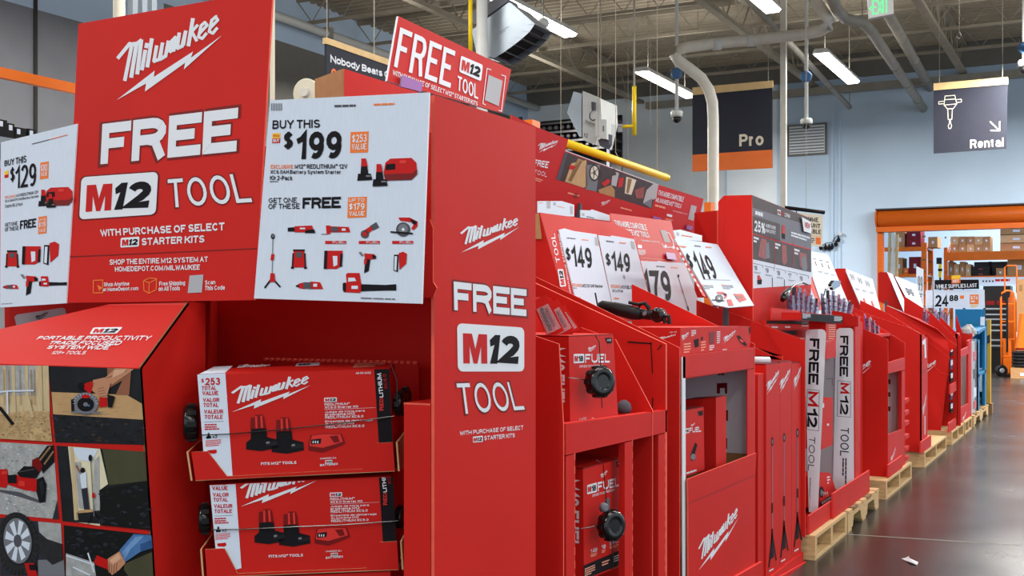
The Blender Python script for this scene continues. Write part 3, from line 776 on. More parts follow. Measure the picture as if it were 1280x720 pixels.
# inner left wall, right and left corner posts
m = MB(); XB = PY(HB).p(235, 378).x
for px in (272,):
    p = PY(Yb).p(px, 400)
    m.prism([(XB, HB + .02, 0), (p.x, Yb, 0), (p.x, Yb, z0), (XB, HB + .02, z0)], (-.006, 0, 0), 'red')
m.build('inner_wall', D0)
PF = PY(Y0)
m = MB(); a = PF.p(505.5, 503); zt = a.z
m.box((a.x, Y0 - .002, 0), (XR - .009, Y0 + .2, zt), 'red')
m.poly([(a.x, Y0 - .0027, zt - .004), (XR - .009, Y0 - .0027, zt - .004), (XR - .009, Y0 - .0027, zt), (a.x, Y0 - .0027, zt)], 'rededge')
m.build('corner_post', D0)
m = MB(); pa, pb = PY(HB).p(187, 514), PY(HB).p(233, 512)
m.box((pa.x, HB, 0), (pb.x, HB + .2, pa.z), 'red'); m.build('corner_post', D0)
m = MB(); q = PY(Yb - .06); a, b = q.p(330, 449), q.p(524, 449)
m.box((a.x, Yb - .066, 0), (b.x, Yb - .06, a.z), 'red')
for k in range(26):
    x = a.x + (b.x - a.x) * (k + .5) / 26
    m.box((x - .005, Yb - .067, a.z - .003), (x + .005, Yb - .059, a.z + .004), 'rededge')
m.build('tear_strip_panel', D0)
# notched flap left of the side panel, under the price card
m = MB(); pl = PY(Y0 - .004)
m.board(pl, [(529, 274), (537, 274), (541, 285), (541, 352), (546, 360), (541, 372), (527, 372)], .004, 'red', 'rededge'); m.build('notch_flap', D0)
# --- photo box on the left
XB0 = XB
PB = PX(XB0)
ft, bt = PB.p(175, 460), PB.p(235, 378)
fb = PB.p(191.5, 718); dz = (ft.z - 0) / (ft.z - fb.z)
fbot = V((XB0, ft.y + (fb.y - ft.y) * dz, 0))
GRID = Pl(ft, (V((1, 0, 0)).cross(fbot - ft)))
XLL = -2.95
m = MB()
m.prism([ft, bt, (XB0, HB + .06, bt.z), (XB0, HB + .06, 0), fbot], (-.006, 0, 0), 'red', 'kraft')
m.build('gable_wall', D0)
m = MB()
SL = Pl(ft, V((1, 0, 0)).cross(bt - ft))
tl = SL.p(136, 380.5)
m.prism([ft, bt, tl, V((XLL, ft.y, ft.z))], -SL.n * .006, 'red', 'kraft')
cB = lambda *p: cq(0, 370, 3.79, p)
m.badge(SL, cB((443, 149), (582, 147), (552, 178), (424, 180)), 2)
m.text(SL, 'PORTABLE PRODUCTIVITY', cB((188, 190), (722, 188), (706, 210), (172, 206)), 'white', 2, .05)
m.text(SL, 'TRADE FOCUSED', cB((246, 213), (586, 211), (566, 233), (226, 228)), 'white', 2, .05)
m.text(SL, 'SYSTEM WIDE', cB((236, 234), (526, 233), (510, 254), (218, 250)), 'white', 2, .05)
m.text(SL, '125+ TOOLS', cB((256, 261), (414, 260), (400, 277), (238, 275)), 'white', 2, .012)
m.build('sloped_top', D0)
# printed photo panel: six photographs of work on site
m = MB(); G = GRID
m.prism([ft, (XLL, ft.y, ft.z), (XLL, fbot.y, 0), fbot], -G.n * .006, 'red', 'kraft')
cD = lambda *p: cq(0, 370, 3.79, p)
cE = lambda *p: cq(0, 540, 4.0, p)
mat('warmshade', (66, 52, 42), .6, noise=.2); mat('skinlight', (220, 170, 138), .5, noise=.1); mat('denimlight', (112, 154, 204), .6, noise=.2, scale=40); mat('denimdark', (48, 84, 134), .6, noise=.2, scale=40); mat('photodark', (30, 32, 36), .5, noise=.25, scale=25); mat('photoblack', (18, 20, 20), .5, noise=.1, scale=20); mat('sawdust', (190, 160, 116), .6, noise=.25, scale=60)
mat('stud', (206, 184, 144), .6, noise=.12, scale=30, stretch=(8, 8, .6)); mat('tabletop', (196, 158, 112), .5, noise=.08, scale=20); mat('cement', (168, 170, 170), .6, noise=.2, scale=45)
mat('olive', (74, 74, 52), .6, noise=.15, scale=12); mat('glow', (222, 214, 184), .6, noise=.08, scale=9); mat('denim', (74, 118, 172), .6, noise=.2, scale=40); mat('tyre', (40, 40, 42), .7, noise=.2, scale=60)
# 1: framed wall and sawdust
m.flat(G, cD((0, 328), (214, 330), (247, 690), (0, 676)), 'stud', 1)
m.flat(G, cD((0, 328), (212, 330), (222, 470), (0, 470)), 'cement', 2)
for x in (12, 54, 116, 168, 196): m.flat(G, cD((x, 330), (x + (34 if x > 150 else 16), 330), (x + (40 if x > 150 else 22), 560), (x + 8, 570)), 'stud', 3)
m.flat(G, cD((0, 560), (120, 545), (232, 545), (247, 690), (0, 676)), 'sawdust', 4)
m.line(G, cD((0, 455), (40, 450), (158, 448)), 2.0, 'paper', 5); m.line(G, cD((34, 455), (36, 556)), 2.0, 'paper', 5); m.line(G, cD((134, 490), (152, 572)), 4, 'stud', 5)
m.line(G, cD((0, 530), (60, 606)), 4.0, 'ink', 6)
# 2: circular saw on a board
m.flat(G, cD((228, 332), (664, 346), (684, 706), (262, 694)), 'photodark', 1)
m.flat(G, cD((244, 455), (600, 468), (672, 510), (678, 586), (252, 560)), 'tabletop', 2)
m.flat(G, cD((508, 340), (622, 344), (612, 470), (548, 468), (580, 400), (510, 440)), 'skinshade', 3)
m.flat(G, cD((500, 385), (548, 342), (634, 346), (600, 372), (530, 420)), 'skin', 4)
m.flat(G, cD((440, 398), (500, 385), (524, 410), (508, 470), (470, 476), (436, 448)), 'skin', 5)
m.flat(G, cD((375, 425), (432, 404), (446, 412), (428, 470), (410, 450)), 'redprint', 5); m.ell(G, 101.5, 483, 4, 5, 'ink', 6)
m.flat(G, cD((470, 480), (506, 480), (508, 524), (470, 528)), 'redprint', 5); m.flat(G, cD((508, 466), (544, 476), (530, 528), (512, 528)), 'ink', 6)
m.ell(G, 106.5, 504.5, 16.5, 14, 'midgrey', 6); m.ell(G, 107, 505.5, 10.5, 9, 'ink', 7); m.ell(G, 107, 495.5, 5, 2.4, 'redprint', 8)
m.flat(G, cD((335, 546), (476, 548), (474, 556), (335, 554)), 'midgrey', 8); m.flat(G, cD((336, 490), (350, 488), (352, 548), (338, 546)), 'ink', 7)
# 3: cut-off tool on rough concrete
m.flat(G, cE((0, 50), (268, 66), (294, 436), (0, 410)), 'cement', 1)
m.flat(G, cE((190, 130), (236, 68), (268, 66), (272, 150), (214, 208)), 'ink', 3); m.line(G, cE((200, 140), (250, 76)), 2.4, 'wooddark', 4); m.line(G, cE((222, 160), (266, 98)), 2.2, 'wooddark', 4)
m.flat(G, cE((160, 140), (190, 126), (214, 170), (190, 216), (160, 180)), 'deepred', 4); m.flat(G, cE((84, 206), (118, 172), (168, 172), (196, 200), (180, 232), (100, 224)), 'ink', 5)
m.flat(G, cE((0, 186), (36, 186), (40, 216), (86, 214), (184, 236), (190, 300), (120, 290), (36, 262), (30, 280), (0, 276)), 'redprint', 3); m.flat(G, cE((36, 216), (82, 212), (84, 256), (40, 256)), 'ink', 4); m.flat(G, cE((184, 236), (216, 222), (232, 262), (226, 350), (196, 352), (182, 300)), 'ink', 4); m.flat(G, cE((96, 242), (126, 248), (122, 274), (92, 268)), 'brightred', 4)
m.flat(G, cE((0, 288), (96, 300), (220, 350), (200, 356), (90, 322), (0, 300)), 'greyink', 2); m.flat(G, cE((262, 436), (286, 340), (294, 436)), 'charcoal', 2)
# 4: room with a stand light
m.flat(G, cE((282, 68), (722, 98), (756, 492), (312, 446)), 'photodark', 1)
m.flat(G, cE((340, 72), (500, 84), (540, 260), (500, 290), (500, 470), (380, 450)), 'glow', 2); m.flat(G, cE((348, 74), (366, 76), (392, 440), (372, 440)), 'stud', 3); m.flat(G, cE((360, 76), (490, 86), (460, 150), (392, 140)), 'paper', 3); m.flat(G, cE((374, 150), (402, 150), (420, 380), (394, 380)), 'cement', 4); m.flat(G, cE((470, 140), (496, 120), (500, 440), (470, 440)), 'cement', 3)
m.flat(G, cE((512, 86), (722, 98), (734, 244), (546, 266)), 'olive', 2); m.flat(G, cE((496, 290), (734, 244), (752, 488), (506, 464)), 'photoblack', 5); m.flat(G, cE((380, 402), (500, 392), (510, 460), (380, 450)), 'photodark', 3)
m.flat(G, cE((398, 204), (430, 200), (434, 280), (408, 284)), 'paper', 5); m.flat(G, cE((406, 282), (436, 278), (448, 388), (420, 388)), 'charcoal', 5); m.ell(G, 103.3, 588, 3, 3.6, 'ink', 5); m.line(G, cE((404, 210), (382, 168)), 2.2, 'skinshade', 5)
m.line(G, cE((452, 120), (470, 420)), 1.2, 'midgrey', 6); m.ell(G, 112.8, 572.5, 2.3, 4.2, 'ink', 7); m.flat(G, cE((460, 304), (474, 304), (474, 330), (460, 330)), 'redprint', 7); m.line(G, cE((466, 400), (440, 458)), 1.2, 'ink', 6); m.line(G, cE((466, 400), (520, 466)), 1.2, 'ink', 6); m.flat(G, cE((390, 392), (464, 386), (464, 400), (392, 406)), 'tabletop', 5)
# 5: truck wheel with an inflator
m.flat(G, cE((0, 428), (304, 458), (324, 720), (0, 720)), 'charcoal', 1)
m.flat(G, cE((190, 448), (304, 458), (310, 560), (240, 540), (196, 500)), 'cement', 2); m.flat(G, cE((190, 640), (318, 636), (324, 720), (190, 720)), 'midgrey', 2); m.flat(G, cE((190, 520), (310, 560), (316, 640), (262, 664), (190, 600)), 'tyre', 3)
m.ell(G, 22, 680, 26, 40, 'tyre', 3, 28, -.1); m.ell(G, 22, 676, 17.5, 28.5, 'midgrey', 4, 28, -.1)
for k in range(8):
    t = k * math.pi / 4 + .3
    m.flat(G, [(22 + 5 * math.cos(t - .35), 676 + 8 * math.sin(t - .35)), (22 + 16 * math.cos(t - .2), 676 + 26 * math.sin(t - .2)), (22 + 16 * math.cos(t + .2), 676 + 26 * math.sin(t + .2)), (22 + 5 * math.cos(t + .35), 676 + 8 * math.sin(t + .35))], 'paper', 5)
m.ell(G, 22, 676, 5, 8, 'greyink', 6)
m.flat(G, cE((122, 656), (170, 656), (188, 720), (140, 720)), 'redprint', 6); m.flat(G, cE((144, 662), (180, 664), (184, 692), (148, 690)), 'ink', 7)
# 6: band saw with a sleeved arm
m.flat(G, cE((318, 466), (758, 514), (776, 900), (330, 900)), 'photoblack', 1)
m.flat(G, cE((330, 606), (470, 652), (480, 720), (330, 720)), 'cement', 2); m.flat(G, cE((620, 660), (760, 600), (776, 900), (620, 900)), 'olive', 2)
for a, b in (((332, 618), (470, 664)), ((366, 676), (450, 716)), ((440, 606), (470, 700))): m.line(G, cE(a, b), 1.8, 'paper', 3)
m.flat(G, cE((598, 590), (668, 510), (756, 516), (762, 580), (700, 600), (620, 654)), 'denim', 3); m.flat(G, cE((538, 634), (598, 596), (628, 654), (598, 688), (560, 716), (540, 690)), 'skin', 4)
m.flat(G, cE((470, 650), (484, 616), (540, 640), (546, 690), (480, 664)), 'redprint', 4); m.flat(G, cE((544, 680), (620, 690), (640, 720), (540, 720)), 'ink', 3)
for x in range(548, 596, 12): m.line(G, cE((x, 655), (x - 4, 706)), .7, 'skinshade', 5)
rs = random.Random(5)
def inside(pg, x, y):
    r = False
    for i in range(len(pg)):
        (x0, y0), (x1, y1) = pg[i], pg[i - 1]
        if (y0 > y) != (y1 > y) and x < (x1 - x0) * (y - y0) / (y1 - y0) + x0: r = not r
    return r
def specks(pg, n, cols, w, h, layer):
    xs = [p[0] for p in pg]; ys = [p[1] for p in pg]; k = 0
    while k < n:
        x, y = rs.uniform(min(xs), max(xs)), rs.uniform(min(ys), max(ys)); k += 1
        if not inside(pg, x, y): continue
        a = rs.uniform(.4, 1.4); b = rs.uniform(.4, 1.4); s_ = rs.uniform(-.4, .4)
        m.flat(G, [(x - w * a, y + s_), (x, y - h * b), (x + w * a, y - s_), (x + s_, y + h * b)], rs.choice(cols), layer)
specks(cD((4, 565), (225, 550), (240, 680), (4, 665)), 260, ('tabletop', 'kraft', 'stud', 'kraftlight', 'wooddark'), 1.5, .7, 5)
specks(cE((2, 60), (180, 76), (260, 220), (284, 420), (4, 402)), 240, ('midgrey', 'greycard', 'paper', 'pipegrey'), 1.6, .7, 1.5)
specks(cD((250, 560), (676, 584), (684, 700), (262, 690)), 60, ('charcoal', 'photoblack', 'warmshade'), 3.5, 1.6, 2)
specks(cE((500, 290), (734, 250), (750, 480), (508, 460)), 40, ('charcoal', 'photodark'), 4, 2, 6)
specks(cE((330, 480), (600, 500), (590, 590), (470, 640), (336, 600)), 50, ('charcoal', 'photodark'), 4, 2, 2)
for k in range(26):                                   # grain of the board and the studs
    x = rs.uniform(66, 165); y = 490 + (x - 66) * .03 + rs.uniform(4, 26)
    if inside(cD((250, 470), (600, 476), (668, 516), (672, 578), (256, 552)), x, y): m.line(G, [(x, y), (x + rs.uniform(4, 12), y + .5)], .35, rs.choice(('kraft', 'wooddark', 'stud')), 2.5)
for x in (14, 20, 34, 48, 52):
    for k in range(3): m.line(G, [(x + k * .9 - 10, 462), (x + k * 1.1 - 9, 506)], .3, ('kraft', 'wooddark', 'tabletop')[k], 3.5)
for k in range(30):                                   # tread of the tyre
    t = k * math.pi / 15
    m.line(G, [(22 + 21 * math.cos(t), 680 + 33 * math.sin(t)), (22 + 25.5 * math.cos(t + .05), 680 + 39 * math.sin(t + .05))], .8, 'photoblack', 3.5)
m.ell(G, 22, 676, 19.5, 31, 'photodark', 3.7, 28, -.1)
for k in range(12):                                   # slots and rim marks of the saw guard
    t = math.pi + k * math.pi / 11
    m.line(G, [(106.5 + 13 * math.cos(t), 504.5 + 11 * math.sin(t)), (106.5 + 15.5 * math.cos(t), 504.5 + 13 * math.sin(t))], .5, 'paper', 7)
m.ell(G, 107, 505.5, 3, 2.6, 'midgrey', 8); m.ell(G, 111, 507, 1.6, 1.4, 'bluecard', 9)
for a, b in (((462, 440), (492, 432)), ((464, 452), (496, 446)), ((470, 464), (500, 458))): m.line(G, cD(a, b), .5, 'skinshade', 6)
m.line(G, cD((505, 388), (600, 352)), 1.0, 'skinshade', 4.5); m.flat(G, cD((540, 350), (600, 346), (580, 366), (530, 390)), 'skinlight', 4.7)
m.flat(G, cE((610, 600), (676, 524), (720, 520), (650, 590), (624, 640)), 'denimlight', 3.5); m.flat(G, cE((700, 560), (760, 540), (762, 578), (704, 598)), 'denimdark', 3.5)
m.flat(G, cE((548, 640), (592, 606), (606, 630), (562, 668)), 'skinlight', 4.5)
m.flat(G, cE((6, 196), (34, 194), (36, 210), (8, 214)), 'brightred', 4); m.flat(G, cE((196, 250), (214, 240), (222, 300), (206, 336)), 'photodark', 5); m.line(G, cE((96, 200), (170, 186)), .8, 'greyink', 6); m.line(G, cE((108, 214), (180, 210)), .8, 'photoblack', 6)
m.build('photo_panel', D0)
# label card inside on the left, taped to the back panel
m = MB(); q = PY(Yb - .004); cF = lambda *p: cq(0, 370, 3.79, p)
m.board(q, cF((68, 100), (80, 88), (294, 56), (308, 62), (330, 168), (320, 190), (104, 210), (94, 202)), .0015, 'greycard')
m.logo(q, cF((162, 84), (228, 74), (232, 108), (168, 116)), 'ink', 2)
for tx, a in (('DO NOT BREAK DOWN', ((136, 128), (266, 108), (267, 118), (137, 138))), ('ADDITIONAL INVENTORY ON THIS', ((100, 164), (300, 132), (302, 142), (101, 174))), ('EVENT DISPLAY', ((124, 184), (230, 166), (232, 176), (126, 196)))): m.text(q, tx, cF(*a), 'ink', 2, .03)
m.build('notice_card', D0)['label'] = 'grey notice card'

# --- the slanted FREE M12 TOOL sign
tl_ = math.radians(9)
FS = Pl((XR - .18, 0, ZT), (math.cos(tl_), 0, math.sin(tl_)))
t = thing('topper_sign', 'slanted red FREE M12 TOOL sign standing on top of the front display', 'sign', (XR - .18, 2.4, ZT))
m = MB()
m.board(FS, [(498, 20), (639, 87), (628, 141), (484, 101)], .006, 'redprint', 'white')
cG = lambda *p: cq(420, 0, 4.236, p)
m.text(FS, 'FREE', cG((340, 144), (632, 272), (606, 466), (306, 352)), 'white', 2, .03)
m.badge(FS, cG((662, 294), (778, 344), (768, 430), (652, 380)), 2)
m.text(FS, 'TOOL', cG((645, 400), (752, 450), (752, 526), (641, 476)), 'white', 2, .03)
m.text(FS, 'WITH PURCHASE OF SELECT M12™ STARTER KITS', cG((303, 370), (752, 540), (748, 562), (298, 396)), 'white', 2, .02)
for w in ([(822, 370), (800, 362), (778, 548), (792, 556)], [(876, 396), (898, 404), (876, 590), (862, 584)]): m.line(FS, cG(*w), .9, 'white', 2)
m.flat(FS, cG((808, 396), (882, 428), (862, 562), (788, 530)), 'greycard', 2)
m.build('sign_board', t)
m = MB(); FS2 = Pl(FS.o + FS.n * .012, FS.n)
m.board(FS2, cG((352, 398), (462, 440), (452, 486), (342, 458)), .004, 'purple', 'clear'); m.build('price_channel_clip', t)
m = MB(); m.tube([FS.p(600, 132) + V((-.02, 0, -.03)), FS.p(600, 132) + V((-.02, 0, .02))], .01, 'clear', 8); m.build('clip', t)
# ================================================================ battery kits in their trays, wrapped with black alarms
cH = lambda *p: cq(220, 370, 3.765, p)
cI = lambda *p: cq(220, 530, 3.765, p)
def alarm(label, pos, axis, r, pts, group='security wraps on cartons', name='security_alarm'):
    """round black alarm housing with a thin cable"""
    t = thing(name, label, 'security alarm', pos, group)
    a = V(axis).normalized()
    m = MB()
    m.lathe(pos, a, [(0, r * .8), (.004, r * .95), (r * .55, r), (r * .75, r * .97), (r * .85, r * .85), (r * .86, r * .5), (r * .80, r * .45)], 'gloss', 24)
    m.build('housing', t, smooth=True)
    m = MB()
    for k in range(10):
        an = 2 * math.pi * k / 10
        h = V((0, 0, 1)) if abs(a.z) < .9 else V((1, 0, 0)); u = a.cross(h).normalized(); w = a.cross(u)
        c = V(pos) + a * r * .4 + (u * math.cos(an) + w * math.sin(an)) * r * .99
        m.obox(c, (u * math.cos(an) + w * math.sin(an)) * .003, (u * -math.sin(an) + w * math.cos(an)) * .006, a * r * .25, 'black')
    m.build('grip_rib', t)
    for p in pts:
        m = MB(); m.tube(p, .0014, 'gloss', 6); m.build('cable', t)
    return t
def kit(front, depth, lab, n, plw):
    """a battery starter kit carton; front = TL TR BR BL pixels on the plane plw"""
    P = [plw.p(x, y) for x, y in front]
    back = FWD * depth + V((0, 0, .008))
    c = (P[0] + P[1] + P[2] + P[3]) / 4
    t = thing('battery_kit_carton', lab, 'carton', (c.x, c.y + depth / 2, min(P[2].z, P[3].z)), 'battery kit cartons in the front display')
    m = MB()
    m.prism(P, back, 'red', 'red', 'red')
    n0 = len(m.f)
    X = (lambda *p: cq(220, 370, 3.765, p)) if n == 0 else (lambda *p: [(220 + (x + 0) / 3.765, 530 + y / 3.765) for x, y in p])
    if n == 0:
        tr = lambda *p: cH(*p); tb = lambda *p: cI(*p)
    else:
        # second carton: same print, 46 px right and about 493 px lower in crop units
        tr = lambda *p: [(220 + (x * .965 + 51) / 3.765, 530 + (y * .965 - 139) / 3.765) for x, y in p]
        tb = lambda *p: [(220 + (x * .965 + 51) / 3.765, 530 + ((y + 602.5) * .965 - 139) / 3.765) for x, y in p]
    m.flat(plw, [front[0]] + tr((232, 362)) + tb((266, 244)) + [front[3]], 'paper', 1)
    m.flat(plw, tr((933, 345), (1003, 343)) + tb((1026, 212), (962, 214)), 'ink', 1)
    m.text(plw, '253', tr((137, 386), (208, 384), (208, 418), (137, 420)), 'redprint', 2, .045); m.text(plw, '$', tr((119, 388), (131, 387), (131, 408), (119, 409)), 'redprint', 2, .03)
    for tx, a, x1 in (('TOTAL', 424, 190), ('VALUE', 448, 199), ('VALOR', 480, 204), ('TOTAL', 504, 200), ('VALEUR', 535, 222), ('TOTALE', 560, 220)):
        x0 = 121 + (a - 424) * .1
        m.text(plw, tx, tr((x0, a), (x1, a - 1), (x1, a + 18), (x0, a + 19)), 'redprint', 2, .05)
    m.flat(plw, tr((134, 592), (225, 588), (225, 590), (134, 594)), 'midgrey', 2)
    for i, a in enumerate((603, 614, 624)): m.bars(plw, tr((135, a), (225, a - 3), (225, a + 4), (135, a + 7)), 1, 'redprint', 2, .9, i + 3)
    m.text(plw, 'x2', tb((172, 53), (194, 52), (194, 66), (172, 67)), 'ink', 2, .04); m.flat(plw, tb((142, 60), (148, 56), (150, 42), (157, 41), (159, 56), (165, 58), (165, 68), (142, 70)), 'ink', 2)
    m.bars(plw, tb((139, 78), (212, 72), (212, 104), (139, 110)), 4, 'brightred', 2, .5, 5)
    m.flat(plw, tb((148, 124), (190, 120), (193, 134), (182, 140), (150, 138)), 'redprint', 2)
    m.logo(plw, tr((258, 368), (634, 374), (634, 546), (264, 546)), 'white', 2)
    m.text(plw, '48-59-2462', tr((846, 358), (917, 356), (917, 366), (846, 368)), 'white', 2, .02)
    m.badge(plw, tr((697, 479), (757, 477), (757, 498), (697, 500)), 2)
    m.text(plw, 'REDLITHIUM™', tr((699, 505), (818, 501), (818, 512), (699, 516)), 'white', 2, .04); m.text(plw, 'XC6.0 Starter Kit', tr((700, 519), (858, 514), (858, 525), (700, 530)), 'white', 2, .04)
    m.flat(plw, tr((700, 534), (938, 525), (938, 526), (700, 535.5)), 'white', 2)
    for i, (tx, a, x1) in enumerate((('Juego de inicio para', 541, 888), ('el sistema M12', 552, 842), ('REDLITHIUM XC6.0', 566, 882), ('Ensemble de démarrage'.replace('é', 'e'), 586, 926), ('du systeme M12', 598, 838), ('REDLITHIUM XC6.0', 611, 886))):
        x0 = 700 + i * .8
        m.text(plw, tx, tr((x0, a + (x1 - x0) * .0), (x1, a - (x1 - x0) * .036), (x1, a + 12 - (x1 - x0) * .036), (x0, a + 12)), 'white', 2, .035)
    # two battery packs and the charger
    for bx in (0, 1):
        ox, oy = bx * 120, bx * 12
        f = lambda pts, c, k: m.flat(plw, tr(*[(x + ox, y + oy) for x, y in pts]), c, k)
        f([(350, 626), (352, 572), (372, 570), (372, 560), (408, 558), (416, 572), (424, 626)], 'deepred', 2); f([(352, 626), (424, 622), (430, 668), (352, 672)], 'ink', 2)
        f([(372, 566), (382, 565), (384, 622), (374, 623)], 'brightred', 3); f([(396, 564), (406, 563), (410, 620), (400, 621)], 'brightred', 3)
        f([(330, 690), (352, 672), (430, 664), (480, 676), (482, 714), (400, 730), (330, 722)], 'ink', 2); f([(420, 690), (478, 682), (480, 702), (424, 708)], 'black', 3); f([(424, 686), (440, 684), (440, 694), (424, 696)], 'midgrey', 4)
    f = lambda pts, c, k: m.flat(plw, tb(*pts), c, k)
    f([(622, 100), (634, 52), (700, 44), (780, 46), (796, 92), (760, 108), (690, 134), (624, 124)], 'deepred', 2); f([(628, 96), (640, 54), (700, 47), (774, 49), (786, 84), (740, 98), (690, 112), (630, 104)], 'brightred', 3); f([(636, 74), (684, 68), (680, 92), (636, 96)], 'ink', 4)
    for x in (643, 654, 665): f([(x, 80), (x + 5, 79), (x + 5, 90), (x, 91)], 'white', 5)
    f([(722, 58), (760, 54), (770, 84), (744, 88)], 'deepred', 4)
    m.text(plw, 'FITS M12™ TOOLS', tb((400, 181), (567, 174), (567, 187), (400, 194)), 'white', 2, .05)
    m.text(plw, 'CHARGES ALL', tb((678, 159), (756, 155), (756, 162), (678, 167)), 'white', 2, .03); m.badge(plw, tb((702, 171), (736, 169), (736, 184), (702, 186)), 2); m.text(plw, 'BATTERIES', tb((678, 189), (762, 183), (762, 192), (678, 199)), 'white', 2, .05)
    v = tr((968, 362), (968, 540), (993, 540), (993, 366))
    # words running up the black band
    a = tr((958, 540), (958, 480), (974, 478), (978, 538)); m.text(plw, 'RED', a, 'brightred', 2, .05)
    a = tr((958, 478), (946, 366), (966, 362), (976, 476)); m.text(plw, 'LITHIUM', a, 'white', 2, .05)
    a = tr((982, 438), (972, 368), (988, 366), (996, 436)); m.text(plw, 'XC6.0', a, 'redprint', 2, .0)
    # top face
    T = Pl((P[0] + V((0, 0, .0))), (P[1] - P[0]).cross(back))
    if n == 0:
        for q_, c_ in ((cH((108, 368), (232, 360), (268, 328), (180, 332)), 'paper'),): m.flat(T, q_, c_, 1)
        m.text(T, 'Milwaukee', cH((300, 322), (460, 320), (420, 332), (286, 338)), 'white', 1, .05)
        m.flat(T, cH((572, 316), (678, 312), (674, 326), (560, 330)), 'paper', 1); m.bars(T, cH((580, 319), (672, 315), (668, 323), (570, 327)), 1, 'ink', 2, .9)
        m.bars(T, cH((842, 318), (986, 310), (980, 332), (830, 340)), 3, 'pinkink', 1)
    if n == 1:                                     # print is cut where the face folds over at the top edge
        e_ = (P[1] - P[0]).normalized(); upn = (UP - e_ * UP.dot(e_)).normalized()
        side = lambda p: (p - P[0]).dot(upn) + .0012
        F2, M2, V2 = m.f[:n0], m.m[:n0], list(m.v)
        for f, c_ in zip(m.f[n0:], m.m[n0:]):
            ps = [m.v[k] for k in f]; out = []
            for i, p in enumerate(ps):
                q_ = ps[(i + 1) % len(ps)]; a_, b_ = side(p), side(q_)
                if a_ <= 0: out.append(p)
                if (a_ < 0) != (b_ < 0) and abs(a_ - b_) > 1e-9: out.append(p + (q_ - p) * (a_ / (a_ - b_)))
            if len(out) >= 3:
                b0 = len(V2); V2 += out; F2.append(tuple(range(b0, b0 + len(out)))); M2.append(c_)
        used = sorted({k for f in F2 for k in f}); mp = {k: i for i, k in enumerate(used)}
        m.v = [V2[k] for k in used]; m.f = [tuple(mp[k] for k in f) for f in F2]; m.m = M2
    m.build('carton', t)
    return t, P, back
def tray(depth, lab, px, plane):
    """open cardboard tray with high front corners and a low front edge; px: outline of the front wall, from the top left corner round to the bottom left"""
    xs = [plane.p(*q) for q in px]
    bl, br, tl, tr = xs[-1], xs[6], xs[0], xs[5]
    t = thing('cardboard_tray', lab, 'tray', bl, 'trays under the battery kits')
    m = MB(); m.prism(xs, -plane.n * .004, 'red', 'kraftlight', 'kraft'); m.build('front_wall', t)
    bk = FWD * depth
    for lo, hi, sg in ((bl, tl, -1), (br, tr, 1)):
        o = RGT * sg * .014
        m = MB(); k_ = RGT * sg * .007; m.prism([lo + k_, hi + k_, hi + bk + o + V((0, 0, .012)), lo + bk + o], RGT * sg * .004, 'red', 'kraftlight', 'kraft'); m.build('side_wall', t)
    m = MB(); m.prism([bl + V((0, 0, .001)), br + V((0, 0, .001)), br + bk, bl + bk], V((0, 0, -.0015)), 'kraftlight'); m.build('base', t)
    return t
C1 = PY(Y0 - .12).p(252, 530)
K1 = Pl(C1, FWD); KT1 = Pl(C1 - FWD * .006, FWD)
C2 = PY(Y0 - .10).p(268, 655)
K2 = Pl(C2, FWD); KT2 = Pl(C2 - FWD * .006, FWD)
t1, P1, bk1 = kit([(246.6, 468.3), (486.4, 461), (492.8, 587.4), (256.8, 596.5)], .13, 'upper red battery kit carton with its top face in view', 0, K1)
t2, P2, bk2 = kit([(262, 606), (489, 595.5), (496, 711), (272.5, 718.5)], .12, 'lower red battery kit carton half behind the upper tray lip', 1, K2)
tray(.14, 'red cardboard tray with cut corners holding the upper battery kit', cI((72, 132), (148, 128), (240, 246), (878, 212), (944, 90), (1020, 86), (1030, 222), (875, 228), (240, 262), (92, 267)), KT1)
tray(.13, 'red cardboard tray with cut corners holding the lower battery kit', cI((136, 590), (228, 586), (290, 704), (898, 678), (960, 556), (1040, 552), (1048, 686), (898, 690), (290, 716), (146, 722)), KT2)
# a third carton, only its top edge shows
t = thing('battery_kit_carton', 'lowest battery kit carton of which only the top edge shows', 'carton', (-1.55, Y0 + .05, .45), 'battery kit cartons in the front display')
m = MB(); K3 = Pl(C2, FWD); a, b = K3.p(290, 723), K3.p(488, 714)
m.prism([a, b, b + (FWD * .13), a + (FWD * .13)], (0, 0, -.2), 'red'); T = Pl(a, (b - a).cross((FWD * .13)))
m.build('carton', t)
def on(plane, *p): return [plane.p(x, y, .007) for x, y in cH(*p)]
def oi(plane, *p): return [plane.p(x, y, .007) for x, y in cI(*p)]
def at(plane, off, *p): return Pl(plane.o + FWD * off, FWD).p(*p)
alarm('round glossy black alarm at the left end of the upper battery kit', at(K1, .05, 249, 528), -RGT * .97 - FWD * .25, .042, [on(K1, (112, 655), (250, 650), (500, 628), (800, 596), (1026, 566))])
alarm('black alarm knob at the right end of the upper battery kit', at(K1, .04, 495, 504), RGT - FWD * .25, .026, [on(K1, (1010, 318), (1040, 400), (1040, 520))])
alarm('small black alarm behind the upper right corner of the battery kit', at(K1, .12, 503, 495), RGT - FWD * .3, .02, [])
alarm('black alarm in the shade left of the lower battery kit', at(K2, .05, 264, 648), -RGT * .97 - FWD * .25, .034, [oi(K2, (168, 498), (300, 496), (560, 484), (800, 474), (1046, 456))])
alarm('small black alarm at the right end of the lower battery kit', at(K2, .05, 496, 646), RGT - FWD * .3, .024, [])
